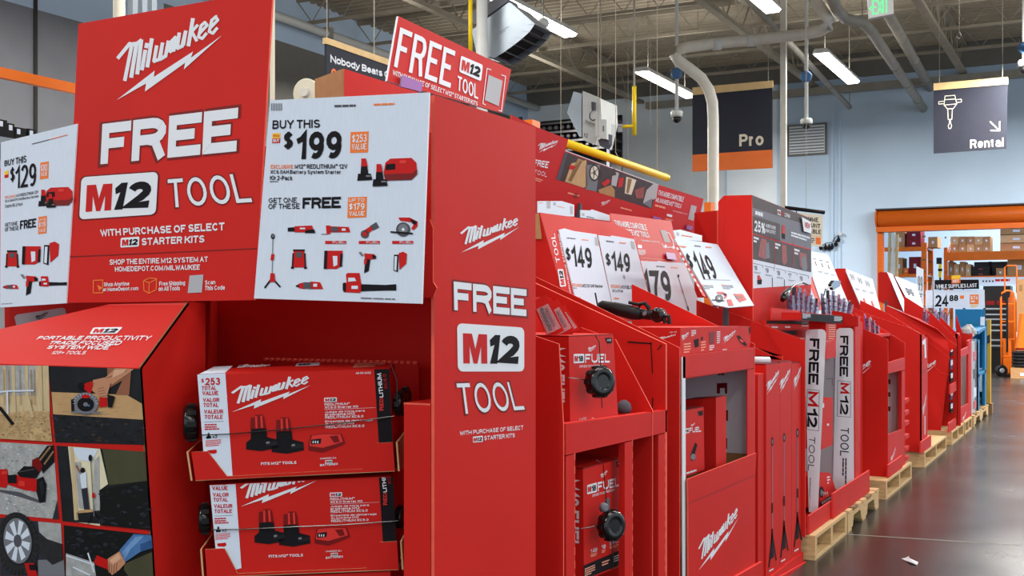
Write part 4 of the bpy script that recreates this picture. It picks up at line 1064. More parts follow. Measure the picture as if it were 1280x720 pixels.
# ================================================================ the row of red displays along the aisle
PH = .12
def gable(m, y, top, z0=0.0, th=.006, c='red', edge='rededge', back=None, xmin=-1.85):
    """side wall across the row: plane Y = y, top edge through photo pixels, straight front edge at the aisle"""
    q = PY(y); P = [q.p(*p) for p in top]
    while len(P) > 2 and P[1].x <= xmin: P.pop(0)
    if P[0].x < xmin: P[0] = P[0].lerp(P[1], (xmin - P[0].x) / (P[1].x - P[0].x))
    m.prism(P + [V((P[-1].x, y, z0)), V((P[0].x, y, z0))], (0, th, 0), c, edge, back)
def rowbox(m, pxa, pxb, z0, z1, d, c, x=XR):
    m.box((x - d, yrow(pxa, x), z0), (x, yrow(pxb, x), z1), c)
def zrow(px, py, x=XR): return PX(x).p(px, py).z
# --- display 1: impact kits
y1n, y1f = yrow(704), yrow(832)
D1 = thing('aisle_display', 'red aisle display holding two tool cartons with black alarms, next to the front display', 'display stand', (XR - .3, (y1n + y1f) / 2, 0), 'red tool displays in a row')
m = MB(); gable(m, y1n, [(650, 412), (672, 421), (698.5, 430), (704, 533)]); m.build('near_wall', D1)
m = MB(); gable(m, y1f, [(650, 345), (686, 362), (832, 430)], th=.014); m.build('far_wall', D1)
m = MB(); m.board(ROW, [(707.5, 530), (834, 512.5), (834.5, 540), (707.5, 569)], .03, 'red', 'brightred'); m.build('shelf_front', D1)
zb = zrow(707, 569) + .01
for a, b in ((707.5, 719), (781, 791), (823, 832)):
    zb = zrow(a, {707.5: 569, 781: 552.5, 823: 543}[a]) - .003
    m = MB(); rowbox(m, a, b, 0, zb, .02, 'red'); y = yrow(a); yb = yrow(b)
    for k in range(22): m.box((XR - .001, yb - .006, .02 + k * zb / 22), (XR + .0006, yb - .001, .02 + (k + .55) * zb / 22), 'rededge')
    m.build('front_post', D1)
m = MB(); m.box((XR - .42, y1n + .008, 0), (XR - .41, y1f - .002, 1.25), 'red'); m.build('back_panel', D1)
zs = zrow(707, 566); m = MB(); m.box((XR - .405, y1n + .008, zs), (XR - .032, y1f - .002, zs + .008), 'red'); m.build('shelf', D1)
yd = yrow(815)
m = MB(); q = PY(yd); P = [q.p(767, 424), q.p(769, 424), q.p(815.5, 513), V((XR, yd, .0)), V((XR - .25, yd, 0)), V((XR - .25, yd, 1.15))]
m.prism(P, (0, .006, 0), 'red', 'rededge'); m.build('divider', D1)
m = MB(); q = PY(y1f - .002)
for pts, w in (([(785, 427.5), (814, 429.5)], 1.8), ([(813.5, 428), (815.5, 467)], 1.2), ([(816, 497), (815, 512)], 1.2), ([(822, 437), (827, 431)], 1.2)): m = MB(); m.line(q, pts, w, 'photoblack', 1); m.build('slot_line', D1)
def m18(lab, front, side_l, cc, upper, x):
    plane = PX(x); P = [plane.p(*p) for p in front]
    c = sum(P, V()) / 4
    t = thing('tool_carton', lab, 'carton', (c.x - .15, c.y, min(p.z for p in P)), 'impact tool cartons in the red display')
    m = MB(); m.prism(P, (-.28, 0, 0), 'red'); X = cc
    m.logo(plane, X((298, 246), (340, 244), (338, 282), (300, 282)) if upper else X((362, 200), (398, 190), (396, 224), (362, 234)), 'white', 2)
    if upper:
        m.badge(plane, X((228, 290), (281, 289), (280, 334), (228, 337)), 2, num='18', N='ink')
        m.text(plane, 'FUEL', X((286, 290), (408, 289), (408, 333), (286, 335)), 'white', 2, .05); m.text(plane, 'DRIVEN TO OUTPERFORM', X((258, 346), (380, 343), (380, 355), (258, 358)), 'white', 2, .03)
        m.flat(plane, X((386, 209), (418, 208), (420, 236), (398, 237)), 'ink', 2); m.text(plane, 'M18', X((396, 216), (414, 215), (414, 226), (396, 227)), 'white', 3, .03)
        for tx, xx in (('1,400', 256), ('3', 316), ('COMPACT', 362)): m.text(plane, tx, X((xx, 612), (xx + (14 if tx == '3' else 36), 604), (xx + (14 if tx == '3' else 36), 620), (xx, 628)), 'white', 2, .03)
    else:
        m.badge(plane, X((296, 266), (344, 252), (344, 300), (296, 312)), 2, num='18')
        m.text(plane, 'FUEL', X((348, 252), (456, 226), (456, 270), (350, 298)), 'white', 2, .05); m.text(plane, 'DRIVEN TO OUTPERFORM', X((322, 313), (432, 282), (432, 294), (322, 325)), 'white', 2, .03)
        m.flat(plane, X((442, 148), (474, 140), (476, 166), (450, 176)), 'ink', 2); m.text(plane, 'M18', X((450, 152), (468, 147), (468, 157), (450, 163)), 'white', 3, .03)
        for tx, xx, yy, w in (('1,400', 314, 586, 32), ('18', 368, 566, 20), ('COMPACT', 408, 546, 46)):
            m.text(plane, tx, X((xx, yy), (xx + w, yy - w * .28), (xx + w, yy + 20 - w * .28), (xx, yy + 20)), 'white', 2, .03); m.bars(plane, X((xx, yy + 26), (xx + w, yy + 26 - w * .28), (xx + w, yy + 42 - w * .28), (xx, yy + 42)), 2, 'pinkink', 2, .6)
        m.flat(plane, X((278, 668), (480, 582), (480, 656), (280, 738)), 'ink', 2)
        m.bars(plane, X((284, 684), (336, 662), (336, 706), (284, 726)), 4, 'pinkink', 3, .5, 2); m.bars(plane, X((370, 650), (408, 636), (408, 662), (370, 676)), 2, 'pinkink', 3, .5, 4); m.bars(plane, X((430, 622), (472, 604), (472, 640), (430, 656)), 3, 'white', 3, .5, 4)
    q = PY(P[0].y); e = P[0]; f = P[3]
    def sp(u, v): return V((e.x - .001 - u, e.y, e.z + (f.z - e.z) * v))
    S_ = Pl(e, (0, -1, 0))
    b = len(m.v)
    for k, qd in enumerate(lettering('M18 FUEL', 4.2, .05)):
        m.poly([V((e.x - .012 - (1 - yv) * .05, e.y - .0008 - .00006 * (k % 7), e.z - .03 - xv * abs(f.z - e.z) * .62)) for xv, yv in qd], 'white')
    m.build('carton', t)
    m = MB(); a, b2 = P[0], P[1]
    m.prism([a + V((.0, 0, .001)), b2 + V((0, 0, .001)), b2 + V((-.28, 0, .004)), a + V((-.28, 0, .004))], (0, 0, .002), 'red', 'deepred'); m.build('lid_flap', t)
    return t
cJ = lambda *p: cq(660, 370, 4, p)
cK = lambda *p: cq(660, 540, 4, p)
X1 = XR - .035; X2 = XR - .045
m18('upper red impact tool carton with a smooth round alarm, behind the front display', [(711, 421), (766.5, 418.5), (773, 528), (713, 541)], None, cJ, True, X1)
m18('lower red impact tool carton with a black band at its foot, under the shelf front', [(728.7, 586.5), (779.5, 572.5), (780.5, 706), (730, 726)], None, cK, False, X2)
q = PX(X1 + .036)
on1 = lambda *p: [q.p(x, y) for x, y in cJ(*p)]
alarm('round black alarm disc on the upper impact tool carton', q.p(745, 477), (1, -.62, .06), .044, [on1((200, 408), (300, 420)), on1((335, 196), (356, 230), (364, 360)), on1((366, 490), (371, 560))], 'alarms on the impact tool cartons')
q = PX(X2 + .036)
on2 = lambda *p: [q.p(x, y) for x, y in cK(*p)]
alarm('ribbed black alarm disc on the lower impact tool carton', q.p(759, 656), (1, -.5, .05), .044, [on2((262, 484), (380, 462)), on2((340, 140), (376, 160), (392, 360)), on2((420, 530), (424, 690))], 'alarms on the impact tool cartons')
t = thing('alarm_clip', 'small grey clip above the ribbed alarm on the lower carton', 'security alarm', q.p(755, 634), 'clips of the alarms')
m = MB(); m.lathe(q.p(753, 634), (1, -.4, 0), [(0, .014), (.012, .013), (.016, .008)], 'midgrey', 14); m.build('button', t, smooth=True); m = MB(); m.obox(q.p(759, 632), (.004, 0, 0), (0, .01, .003), (0, 0, .018), 'greyink'); m.build('bracket', t)
HX = XR - .70; pl = PX(HX); a, b = pl.p(437, 86), pl.p(600, 137)
yA, yB = y1n + .0, y1n + .62
hz = pl.p(500, 108).z
yA = pl.p(430, 90).y; yB = pl.p(640, 130).y
m = MB(); m.prism([(HX, yA, 1.5), (HX, yB, 1.5), (HX, yB, hz), (HX, yA, hz)], (-.006, 0, 0), 'red', 'kraft', 'kraft'); m.build('header_front', D1)
m = MB(); m.prism([(HX - .006, yA, 1.5), (HX - .006, yA, hz), (HX - .16, yA + .08, hz), (HX - .16, yA + .08, 1.5)], (0, .006, 0), 'kraft', 'kraft'); m.build('header_end', D1)
m = MB(); m.prism([(HX - .16, yA + .08, 1.5), (HX - .16, yB, 1.5), (HX - .16, yB, hz), (HX - .16, yA + .08, hz)], (-.006, 0, 0), 'red', 'kraft', 'kraft'); m.build('header_back', D1)
# --- clear blister packs lying in the top of display 1
def blister(lab, c, w, h, d, rot, grp, tint='red', axis='Y'):
    """hanging clear pack: red card, dark tool shapes, clear bubble"""
    t = thing('blister_pack', lab, 'tool pack', c, grp)
    R = Matrix.Rotation(rot[2], 3, 'Z') @ Matrix.Rotation(rot[1], 3, 'Y') @ Matrix.Rotation(rot[0], 3, 'X')
    ax, ay, az = R @ V((w / 2, 0, 0)), R @ V((0, d / 2, 0)), R @ V((0, 0, h / 2))
    c = V(c) + V((0, 0, h / 2))
    m = MB(); m.obox(c + ay * .8, ax, ay * .06, az, tint); m.build('card', t)
    m = MB()
    P = lambda x, y, z: c + ax * x + ay * y + az * z
    m.prism([P(-.85, -1, -.8), P(.85, -1, -.8), P(.7, -1, .55), P(-.7, -1, .55)], ay * 1.7, 'clear'); m.build('bubble', t)
    m = MB(); m.tube([P(-.3, 0, -.7), P(-.25, -.1, .1), P(-.2, 0, .5)], w * .12, 'ink', 8); m.tube([P(.3, 0, -.6), P(.3, -.1, .4)], w * .1, 'deepred', 8); m.build('tool_shape', t)
    return t
for k, (px, py, h, rx) in enumerate(((684, 421, .115, .45), (698, 421, .105, .5), (706, 420, .085, .55))):
    c = PX(XR - .12).p(px, py)
    blister(('clear blister pack with red card leaning against the side panel', 'middle clear blister pack above the upper tool carton', 'shortest clear blister pack above the upper tool carton')[k], c, .05, h, .03, (0, -rx, 0.4), 'blister packs above the upper tool carton')
t = thing('round_bulb_tool', 'small clear dome of a tool resting behind the shelf front', 'tool', PX(XR - .05).p(780, 515), None)
m = MB(); m.lathe(PX(XR - .06).p(780, 512), (0, 0, 1), [(-.01, .02), (.005, .024), (.02, .02), (.03, .008)], 'greyink', 14); m.build('dome', t, smooth=True); m = MB(); m.lathe(PX(XR - .06).p(780, 515), (0, 0, -1), [(0, .014), (.02, .012)], 'redprint', 12); m.build('neck', t)

# --- display 2: open bay with white lining and bin
y2n, y2f = yrow(850), yrow(945)
D2 = thing('aisle_display', 'red aisle display with white lined opening and a bin bearing the white script logo', 'display stand', (XR - .3, (y2n + y2f) / 2, 0), 'red tool displays in a row')
m = MB(); gable(m, y2n, [(640, 332), (742, 381), (849.5, 435)], c='red', edge='rededge'); m.build('near_wall', D2)
m = MB(); m.board(ROW, [(852.8, 446), (856.8, 446), (857.5, 740), (853.8, 740)], .004, 'white'); m.build('lining_edge', D2)
m = MB(); q = PY(y2f - .012); zt = q.p(930, 452).z
m.prism([V((XR - .02, y2f - .012, 0)), V((XR - .02, y2f - .012, zt)), V((XR - .5, y2f - .012, zt)), V((XR - .5, y2f - .012, 0))], (0, .004, 0), 'white')
for (x0, yy0, x1, yy1) in ((896, 479, 909, 492), (897, 513, 910, 526), (896, 548, 909, 561), (897, 462, 905, 469)):
    m.flat(q, [(x0, yy0), (x1, yy0 - .5), (x1, yy1), (x1 - 3, yy1), (x1 - 3, yy0 + 6), (x0 + 4, yy0 + 6), (x0 + 4, yy1), (x0, yy1)], 'deepred', 1)
m.build('white_lining', D2)
m = MB(); m.box((XR - .51, y2n + .008, 0), (XR - .5, y2f - .002, 1.0), 'greycard'); m.build('back_panel', D2)
m = MB(); gable(m, y2f, [(760, 341), (811.7, 365.7), (943, 430)], th=.006); m.build('far_wall', D2)
m = MB(); m.board(ROW, [(853.6, 444.5), (942.5, 434.3), (942.5, 460), (853.6, 473)], .012, 'red', 'brightred'); m.build('shelf_front', D2)
m = MB(); z1 = zrow(900, 468); m.box((XR - .49, y2n + .008, z1), (XR - .014, y2f - .014, z1 + .008), 'red'); m.build('shelf', D2)
m = MB(); m.box((XR - .005, yrow(934.5), 0), (XR - .0005, y2f - .02, zrow(938, 461) - .002), 'red'); m.build('front_post', D2)
m = MB(); BIN = PX(XR + .012)
m.board(BIN, [(860, 599), (945.5, 566), (944, 594), (944, 760), (861, 800), (860.5, 629)], .006, 'red', 'rededge', 'kraft')
m.line(BIN, [(861, 629), (879, 622), (893, 616), (944, 594)], .9, 'deepred', 1)
cL = lambda *p: cq(830, 540, 4, p)
m.logo(BIN, cL((172, 480), (372, 372), (372, 590), (172, 692)), 'white', 2); m.build('bin_front', D2)
m = MB(); m.prism([BIN.p(905, 727), BIN.p(949.5, 701.5), BIN.p(949.5, 760), BIN.p(905, 790)], (.012, 0, 0), 'red', 'brightred'); m.build('base_lip', D2)
zk = q.p(915, 566).z
m = MB(); m.prism([V((XR - .02, y2f - .018, 0)), V((XR - .02, y2f - .018, zk)), V((XR - .3, y2f - .018, zk)), V((XR - .3, y2f - .018, 0))], (0, .004, 0), 'kraft'); m.build('bin_end', D2)
m = MB(); m.box((XR - .3, y2n + .01, 0), (XR - .295, y2f - .02, zk), 'kraft'); m.build('bin_back', D2)
# cartons inside the bay
t = thing('tool_carton', 'red grinder carton standing in the white lined bay', 'carton', (XR - .2, yrow(868), zk - .02), None)
plane = PX(XR - .05); P = [plane.p(*p) for p in ((857, 513.5), (879.5, 509), (880.5, 587), (857, 596))]
m = MB(); m.prism(P, (-.2, 0, 0), 'red'); cM = lambda *p: cq(830, 380, 4.235, p)
m.flat(plane, cM((176, 570), (206, 563), (206, 588), (186, 594)), 'ink', 1); m.logo(plane, cM((142, 632), (164, 628), (164, 648), (142, 652)), 'white', 1); m.text(plane, 'FUEL', cM((134, 656), (196, 648), (196, 676), (134, 682)), 'white', 1, .05); m.badge(plane, cM((110, 660), (132, 657), (132, 683), (110, 686)), 1, num='18')
m.flat(plane, [(863, 569), (869, 553), (872, 556), (869, 566), (869, 575), (864, 576)], 'ink', 1); m.ell(plane, 866.5, 571, 3, 4, 'midgrey', 2); m.bars(plane, [(858, 590.5), (879, 584), (879, 586.5), (858, 593.5)], 1, 'white', 1, .8)
m.build('carton', t)
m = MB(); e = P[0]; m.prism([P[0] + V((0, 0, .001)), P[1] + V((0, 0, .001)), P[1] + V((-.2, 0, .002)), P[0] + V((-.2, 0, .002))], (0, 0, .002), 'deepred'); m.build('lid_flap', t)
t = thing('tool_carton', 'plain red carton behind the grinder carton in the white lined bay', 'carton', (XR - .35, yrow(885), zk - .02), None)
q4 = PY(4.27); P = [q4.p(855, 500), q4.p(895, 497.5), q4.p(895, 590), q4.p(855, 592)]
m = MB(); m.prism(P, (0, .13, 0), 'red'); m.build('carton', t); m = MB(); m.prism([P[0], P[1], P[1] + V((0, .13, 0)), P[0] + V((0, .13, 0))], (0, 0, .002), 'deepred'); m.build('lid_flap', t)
# small cartons on the top shelf of display 2
XS = XR - .02; plane = PX(XS)
fr = [[(850.5, 410.3), (876, 409.6), (876, 441), (850.5, 444)], [(876, 409.6), (902, 409), (902, 438), (876, 441)], [(902, 409), (938, 408.3), (938, 434), (902, 438)]]
lb = ['nearest small red carton on the display top, script logo on its side', 'middle one of three small red tool cartons on the display top', 'far small red tool carton with a ratchet picture on the display top']
for k, f in enumerate(fr):
    P = [plane.p(*p) for p in f]; c = sum(P, V()) / 4
    t = thing('small_tool_carton', lb[k], 'carton', (c.x - .12, c.y, min(p.z for p in P)), 'small tool cartons on the display top')
    m = MB(); m.prism(P, (-.32, 0, 0), 'red')
    if k == 0:
        q5 = PY(P[0].y); m.logo(q5, cJ((654, 196), (742, 190), (738, 222), (654, 226)), 'white', 1, bolt=False); m.text(q5, '48-32', cJ((708, 178), (744, 176), (744, 183), (708, 185)), 'white', 1, .02)
        m.logo(plane, cM((92, 152), (132, 148), (130, 188), (92, 196)), 'white', 1); m.bars(plane, cM((145, 140), (170, 138), (170, 170), (145, 174)), 4, 'white', 1, .5); m.flat(plane, cM((158, 190), (184, 182), (184, 226), (164, 232)), 'ink', 1); m.bars(plane, cM((105, 210), (142, 205), (142, 262), (105, 266)), 4, 'pinkink', 1, .5, 3)
    elif k == 1:
        m.flat(plane, cM((196, 176), (206, 172), (206, 190), (196, 194)), 'ink', 1); m.bars(plane, cM((196, 200), (222, 196), (222, 250), (196, 256)), 4, 'pinkink', 1, .5, 6); m.flat(plane, cM((238, 150), (270, 146), (264, 210), (240, 214)), 'deepred', 1); m.bars(plane, cM((240, 220), (266, 216), (266, 246), (240, 250)), 3, 'white', 1, .5, 6); m.bars(plane, cM((280, 146), (298, 144), (298, 210), (280, 214)), 6, 'white', 1, .5, 9)
    else:
        m.logo(plane, cM((314, 160), (380, 138), (380, 176), (314, 212)), 'white', 1); m.flat(plane, cM((384, 168), (398, 166), (440, 214), (432, 226), (400, 200)), 'ink', 1); m.flat(plane, cM((400, 182), (422, 196), (418, 206), (402, 196)), 'brightred', 2); m.flat(plane, cM((448, 124), (458, 122), (458, 152), (452, 162)), 'ink', 1); m.bars(plane, cM((310, 240), (350, 236), (350, 242), (310, 246)), 1, 'white', 1, .8)
    m.build('carton', t)
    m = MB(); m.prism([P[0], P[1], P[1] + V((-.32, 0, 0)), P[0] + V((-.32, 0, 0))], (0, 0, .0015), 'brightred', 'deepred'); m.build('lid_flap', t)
# long black tool lying on the cartons
q = PY(y2n + .16); pk = lambda x, y: q.p(x, y)
t = thing('black_work_light', 'long black tool lying on the small red cartons below the two $149 cards', 'tool', pk(795, 404), None)
m = MB(); m.tube([pk(748, 382), pk(752, 382), pk(770, 386), pk(790, 391), pk(802, 393)], [.011, .019, .024, .026, .02], 'black', 12); m.tube([pk(768, 378.5), pk(790, 385)], .004, 'black', 8); m.build('body', t, smooth=True)
m = MB(); m.tube([pk(800, 392.5), pk(812, 393.5), pk(824, 394.5)], .019, 'black', 10); m.build('neck', t, smooth=True)
m = MB(); m.lathe(pk(822, 394) + V((0, .03, 0)), (0, -1, 0), [(0, .026), (.035, .028), (.05, .022), (.052, .014)], 'gloss', 18); m.build('head', t, smooth=True)
m = MB(); m.tube([pk(798, 388), pk(800, 380), pk(806, 379), pk(812, 386)], .008, 'black', 8); m.tube([pk(800, 381), pk(786, 378)], .006, 'black', 8); m.build('handle', t)
m = MB(); m.tube([pk(828, 396), pk(836, 395), pk(837, 405)], .008, 'black', 8); m.tube([pk(829, 397), pk(832, 404)], .008, 'black', 8); m.build('clamp', t)
m = MB(); m.tube([pk(747, 382), pk(744, 366)], .003, 'black', 6); m.build('lever', t); m = MB(); m.lathe(pk(808, 392) + V((0, -.01, 0)), (0, -1, 0), [(0, .008), (.012, .007)], 'midgrey', 10); m.build('red_button', t)

# ================================================================ tall cartons with stand-light pictures
cN = lambda *p: cq(830, 540, 4, p)
yta, ytb = yrow(946.5), yrow(1009)
TB = thing('carton_tray_display', 'red cardboard tray display with slanted wall behind the three tall stand light cartons', 'display stand', (XR - .3, (yta + ytb) / 2, 0), 'red tool displays in a row')
m = MB(); gable(m, yrow(985), [(850, 391), (943, 434), (978, 450)], z0=1.0, th=.006, xmin=-1.62); m.build('rear_wall', TB)
m = MB(); m.prism([ROW.p(951, 735), ROW.p(1012, 700), V((XR, 5.62, .0)), V((XR, ROW.p(951, 735).y, .0))], (-.01, 0, 0), 'red', 'brightred'); m.build('tray_front', TB)
m = MB(); m.box((XR - .3, yta + .01, 0), (XR - .011, 5.58, .05), 'red'); m.build('tray_base', TB)
m = MB(); m.box((XR - .31, yta + .01, 0), (XR - .3, 5.58, 1.1), 'red'); m.build('back_panel', TB)
PT = PX(XR - .022)
yy = [yrow(p, XR - .022) for p in (957.5, 975, 989.5)] + [5.584]
zt = [PT.p(966, 455.5).z] * 2 + [PT.p(998, 454).z]
labs = ['tall red carton with stand light picture, nearest the bin with the script logo', 'middle tall red carton with stand light picture, joined flush to the nearest one', 'tall red carton with stand light picture, beside the white FREE M12 TOOL strip']
lg = [(958, 974, 466, 486), (974.5, 988, 464, 484), (992, 1001.5, 461, 481)]
lt = [(965.5, 548, 709), (980.3, 543, 697), (997, 537, 684)]
for k in range(3):
    t = thing('tall_carton', labs[k], 'carton', (XR - .2, (yy[k] + yy[k + 1]) / 2, .05), 'tall stand light cartons')
    m = MB(); a, b = yy[k] + .002, yy[k + 1] - .002
    x0 = XR - .022
    m.box((x0 - .24, a, .051), (x0, b, zt[k]), 'red')
    X0, X1_, ya, yb = lg[k]
    m.logo(PT, [(X0, ya + 6), (X1_, ya - 4), (X1_, yb - 4), (X0, yb + 8)], 'white', 2)
    cx, ca, cb = lt[k]
    H = cb - ca
    m.ell(PT, cx, ca + 4, 1.5, 6, 'ink', 2); m.ell(PT, cx, ca + 4, .8, 3, 'midgrey', 3); m.line(PT, [(cx, ca + 10), (cx, cb - .25 * H)], .9, 'midgrey', 2); m.flat(PT, [(cx - .9, ca + .5 * H), (cx + .9, ca + .5 * H), (cx + .9, ca + .58 * H), (cx - .9, ca + .58 * H)], 'ink', 3)
    m.flat(PT, [(cx - .8, cb - .3 * H), (cx + .8, cb - .3 * H), (cx + 2, cb - .08 * H), (cx - 2, cb - .06 * H)], 'ink', 3)
    m.line(PT, [(cx, cb - .26 * H), (cx - 4, cb)], 1.3, 'ink', 3); m.line(PT, [(cx, cb - .26 * H), (cx + 5, cb - 9)], 1.3, 'ink', 3)
    m.bars(PT, [(cx - 4, cb + 4), (cx + 5, cb - 1), (cx + 5, cb + 1), (cx - 4, cb + 6)], 1, 'white', 2, .9)
    m.build('carton', t)
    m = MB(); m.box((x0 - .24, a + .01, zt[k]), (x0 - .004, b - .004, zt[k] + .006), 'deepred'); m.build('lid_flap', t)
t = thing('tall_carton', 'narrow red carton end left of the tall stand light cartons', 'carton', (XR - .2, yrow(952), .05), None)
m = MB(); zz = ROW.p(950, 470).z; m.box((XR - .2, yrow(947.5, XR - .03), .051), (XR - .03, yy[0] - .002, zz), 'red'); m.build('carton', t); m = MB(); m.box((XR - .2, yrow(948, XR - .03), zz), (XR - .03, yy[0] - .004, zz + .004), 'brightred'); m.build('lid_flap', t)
t = thing('white_cap', 'small white round cap lying on the tall red cartons', 'cap', (XR - .1, yrow(960), zt[0]), None)
c = V((XR - .1, yrow(947.5, XR - .1) + .02, zt[0] + .009))
m = MB(); m.lathe(c, (0, 0, 1), [(0, .05), (.014, .05), (.02, .046)], 'white', 24); m.build('lid', t, smooth=True); m = MB(); m.lathe(c - V((0, 0, .002)), (0, 0, 1), [(0, .052), (.004, .052)], 'greycard', 24); m.build('rim', t)

# ================================================================ display 3 with the white strips
y3n, y3s, y3f = yrow(1007.5), yrow(1031), yrow(1067)
D3 = thing('aisle_display', 'red aisle display with two upright white FREE M12 TOOL strips', 'display stand', (XR - .3, (y3n + y3f) / 2, PH), 'red tool displays in a row')
m = MB(); gable(m, y3n, [(830, 360.2), (870, 375), (1006.5, 425.5)], PH); m.build('near_wall', D3)
cO = lambda *p: cq(980, 380, 4.2375, p)
cP = lambda *p: cq(980, 540, 4.0, p)
def strip(pl, out, free, box_, M_, N_, tool_, fine):
    m = MB(); m.board(pl, out, .006, 'white', 'greycard')
    m.text(pl, 'FREE', free, 'ink', 1, .06)
    for a, b in zip(box_, box_[1:] + box_[:1]): m.line(pl, [a, b], .5, 'greyink', 1)
    m.text(pl, 'M', M_, 'redprint', 1, .08); m.text(pl, '12', N_, 'ink', 1, .07); m.text(pl, 'TOOL', tool_, 'ink', 1, -.01)
    if fine: m.bars(pl, fine, 2, 'ink', 1, .5, 3)
    return m
q = PY(y3s)
strip(q, [(1011, 640)] + cO((112, 300), (115, 152), (122, 140), (135, 135), (200, 134), (214, 140), (222, 156)) + [(1022, 642)],
      cO((188, 184), (182, 428), (128, 425), (136, 182)), cO((187, 458), (184, 672), (120, 664), (124, 452)), cO((180, 466), (180, 545), (126, 540), (128, 462)), cO((178, 556), (176, 655), (122, 650), (124, 552)), cP((156, 26), (150, 196), (120, 192), (126, 20)), cP((134, 228), (128, 380), (122, 378), (128, 226))).build('white_strip', D3)
q = PY(y3f)
strip(q, [(1041, 612)] + cO((272, 300), (272, 150), (280, 136), (294, 128), (348, 127), (360, 132), (366, 146)) + [(1067.3, 612)],
      cO((341, 168), (339, 386), (294, 383), (297, 168)), cO((353, 412), (352, 600), (282, 594), (284, 406)), cO((345, 420), (345, 476), (298, 474), (300, 416)), cO((342, 488), (340, 588), (296, 582), (298, 484)), cP((324, -20), (324, 124), (280, 118), (284, -24)), cP((313, 132), (312, 272), (284, 268), (286, 130))).build('white_strip', D3)
m = MB(); q2 = PY(y3f + .008); m.prism([V((XR - .01, y3f + .008, PH)), V((XR - .01, y3f + .008, 1.1)), V((XR - .28, y3f + .008, 1.1)), V((XR - .28, y3f + .008, PH))], (0, .005, 0), 'greycard')
for yy_ in (395, 500, 610, 700): m.line(q2, cO((226, yy_), (256, yy_), (256, yy_ + 36)), .8, 'midgrey', 2)
m.build('grey_lining', D3)
m = MB(); m.box((XR - .288, y3n + .01, PH), (XR - .28, y3f, 1.05), 'greycard'); m.build('back_panel', D3)
m = MB(); m.prism([ROW.p(1032.5, 428), ROW.p(1045, 424.5), ROW.p(1045, 446), ROW.p(1032.5, 449)], (-.012, 0, 0), 'red', 'brightred'); m.build('shelf_front', D3)
zs3 = zrow(1032, 446)
m = MB(); m.box((XR - .278, y3n + .01, zs3), (XR - .11, y3f - .002, zs3 + .008), 'red'); m.build('shelf', D3)
def lip(a, b, h, x=XR, z0=PH + .002, th=.01):
    m = MB(); ya, yb = yrow(a, x), yrow(b, x); m.prism([V((x, ya, z0)), V((x, yb, z0)), V((x, yb, z0 + h)), V((x, ya, z0 + h))], (-th, 0, 0), 'red', 'brightred'); return m
lip(1011.5, 1040, .09).build('base_front', D3)
m = MB(); m.box((XR - .278, y3n + .01, PH + .002), (XR - .012, y3f - .002, PH + .006), 'red'); m.build('base', D3)
# boxes in display 3
def cbox(name, lab, cat, f, plane, depth, grp=None, deco=None, c='red'):
    P = [plane.p(*p) for p in f]; cc = sum(P, V()) / 4
    t = thing(name, lab, cat, (cc.x - depth / 2, cc.y, min(p.z for p in P)), grp)
    m = MB(); m.prism(P, -plane.n * depth, c)
    if deco: deco(m, plane)
    m.build('carton', t)
    return t
pl = PX(XR - .03)
def dd(m, p):
    m.bars(p, cO((205, 526), (218, 524), (218, 552), (205, 556)), 1, 'white', 1, .8); m.bars(p, cO((228, 634), (246, 632), (246, 646), (228, 648)), 1, 'white', 1, .8)
cbox('red_case_box', 'red box on the middle shelf between the two white strips', 'carton', [(1027, 502), (1041, 497), (1041, 556), (1027, 562)], pl, .2, None, dd)
pl2 = PX(XR - .07)
def dd2(m, p):
    m.flat(p, cP((179, 352), (266, 297), (270, 322), (182, 384)), 'ink', 1); m.bars(p, cP((188, 352), (264, 304), (266, 316), (190, 366)), 2, 'white', 2, .4, 3)
    m.ell(p, 1027, 615, 3, 7, 'ink', 1); m.ell(p, 1027, 616, 1.5, 4, 'midgrey', 2)
    for k in range(3): m.text(p, '1', cP((190 + k * 11, 300), (197 + k * 11, 297), (199 + k * 11, 322), (192 + k * 11, 326)), 'white', 1, .05)
    m.bars(p, cP((214, 224), (230, 220), (230, 262), (218, 266)), 3, 'white', 1, .5, 5)
cbox('red_case_box', 'slanted red box with black foot band at the bottom between the white strips', 'carton', cP((176, 226), (232, 204), (270, 322), (182, 384)), pl2, .16, None, dd2)
m2 = None
# top tiers of display 3
T1 = PX(-1.5)
cQ = lambda *p: cq(930, 380, 7.2, p)
def tier(lab, f, plane, depth, deco, c='red', grp='stepped cartons on the white strip display'):
    return cbox('tool_case_carton', lab, 'carton', f, plane, depth, grp, deco, c)
def d1_(m, p):
    m.flat(p, cQ((202, 150), (620, 157), (620, 186), (202, 176)), 'ink', 1); m.bars(p, cQ((520, 168), (612, 162), (612, 174), (520, 180)), 1, 'midgrey', 2, .8); m.flat(p, cQ((345, 238), (482, 240), (482, 280), (345, 268)), 'photodark', 1)
    for x in (250, 370): m.bars(p, cQ((x, 200), (x + 80, 203), (x + 80, 220), (x, 216)), 1, 'white', 1, .8, x)
    m.bars(p, cQ((520, 192), (616, 194), (616, 202), (520, 200)), 1, 'white', 1, .95)
tier('long red carton with black stripe directly above the first white strip', cQ((200, 150), (622, 157), (622, 300), (200, 298)), T1, .07, d1_)
def d2_(m, p):
    m.flat(p, cQ((520, 82), (888, 108), (888, 176), (520, 148)), 'ink', 1); m.bars(p, cQ((528, 86), (600, 92), (600, 136), (528, 132)), 4, 'white', 2, .5); m.bars(p, cQ((812, 112), (884, 116), (884, 160), (812, 156)), 4, 'white', 2, .5, 4)
T2 = PX(XR - .03)
tier('black banded carton lying under the clear bit packs', cQ((520, 76), (888, 106), (888, 150), (520, 140)), T2, .1, d2_)
def d3_(m, p): m.bars(p, cQ((762, 186), (822, 186), (822, 326), (762, 326)), 7, 'pinkink', 1, .4, 8)
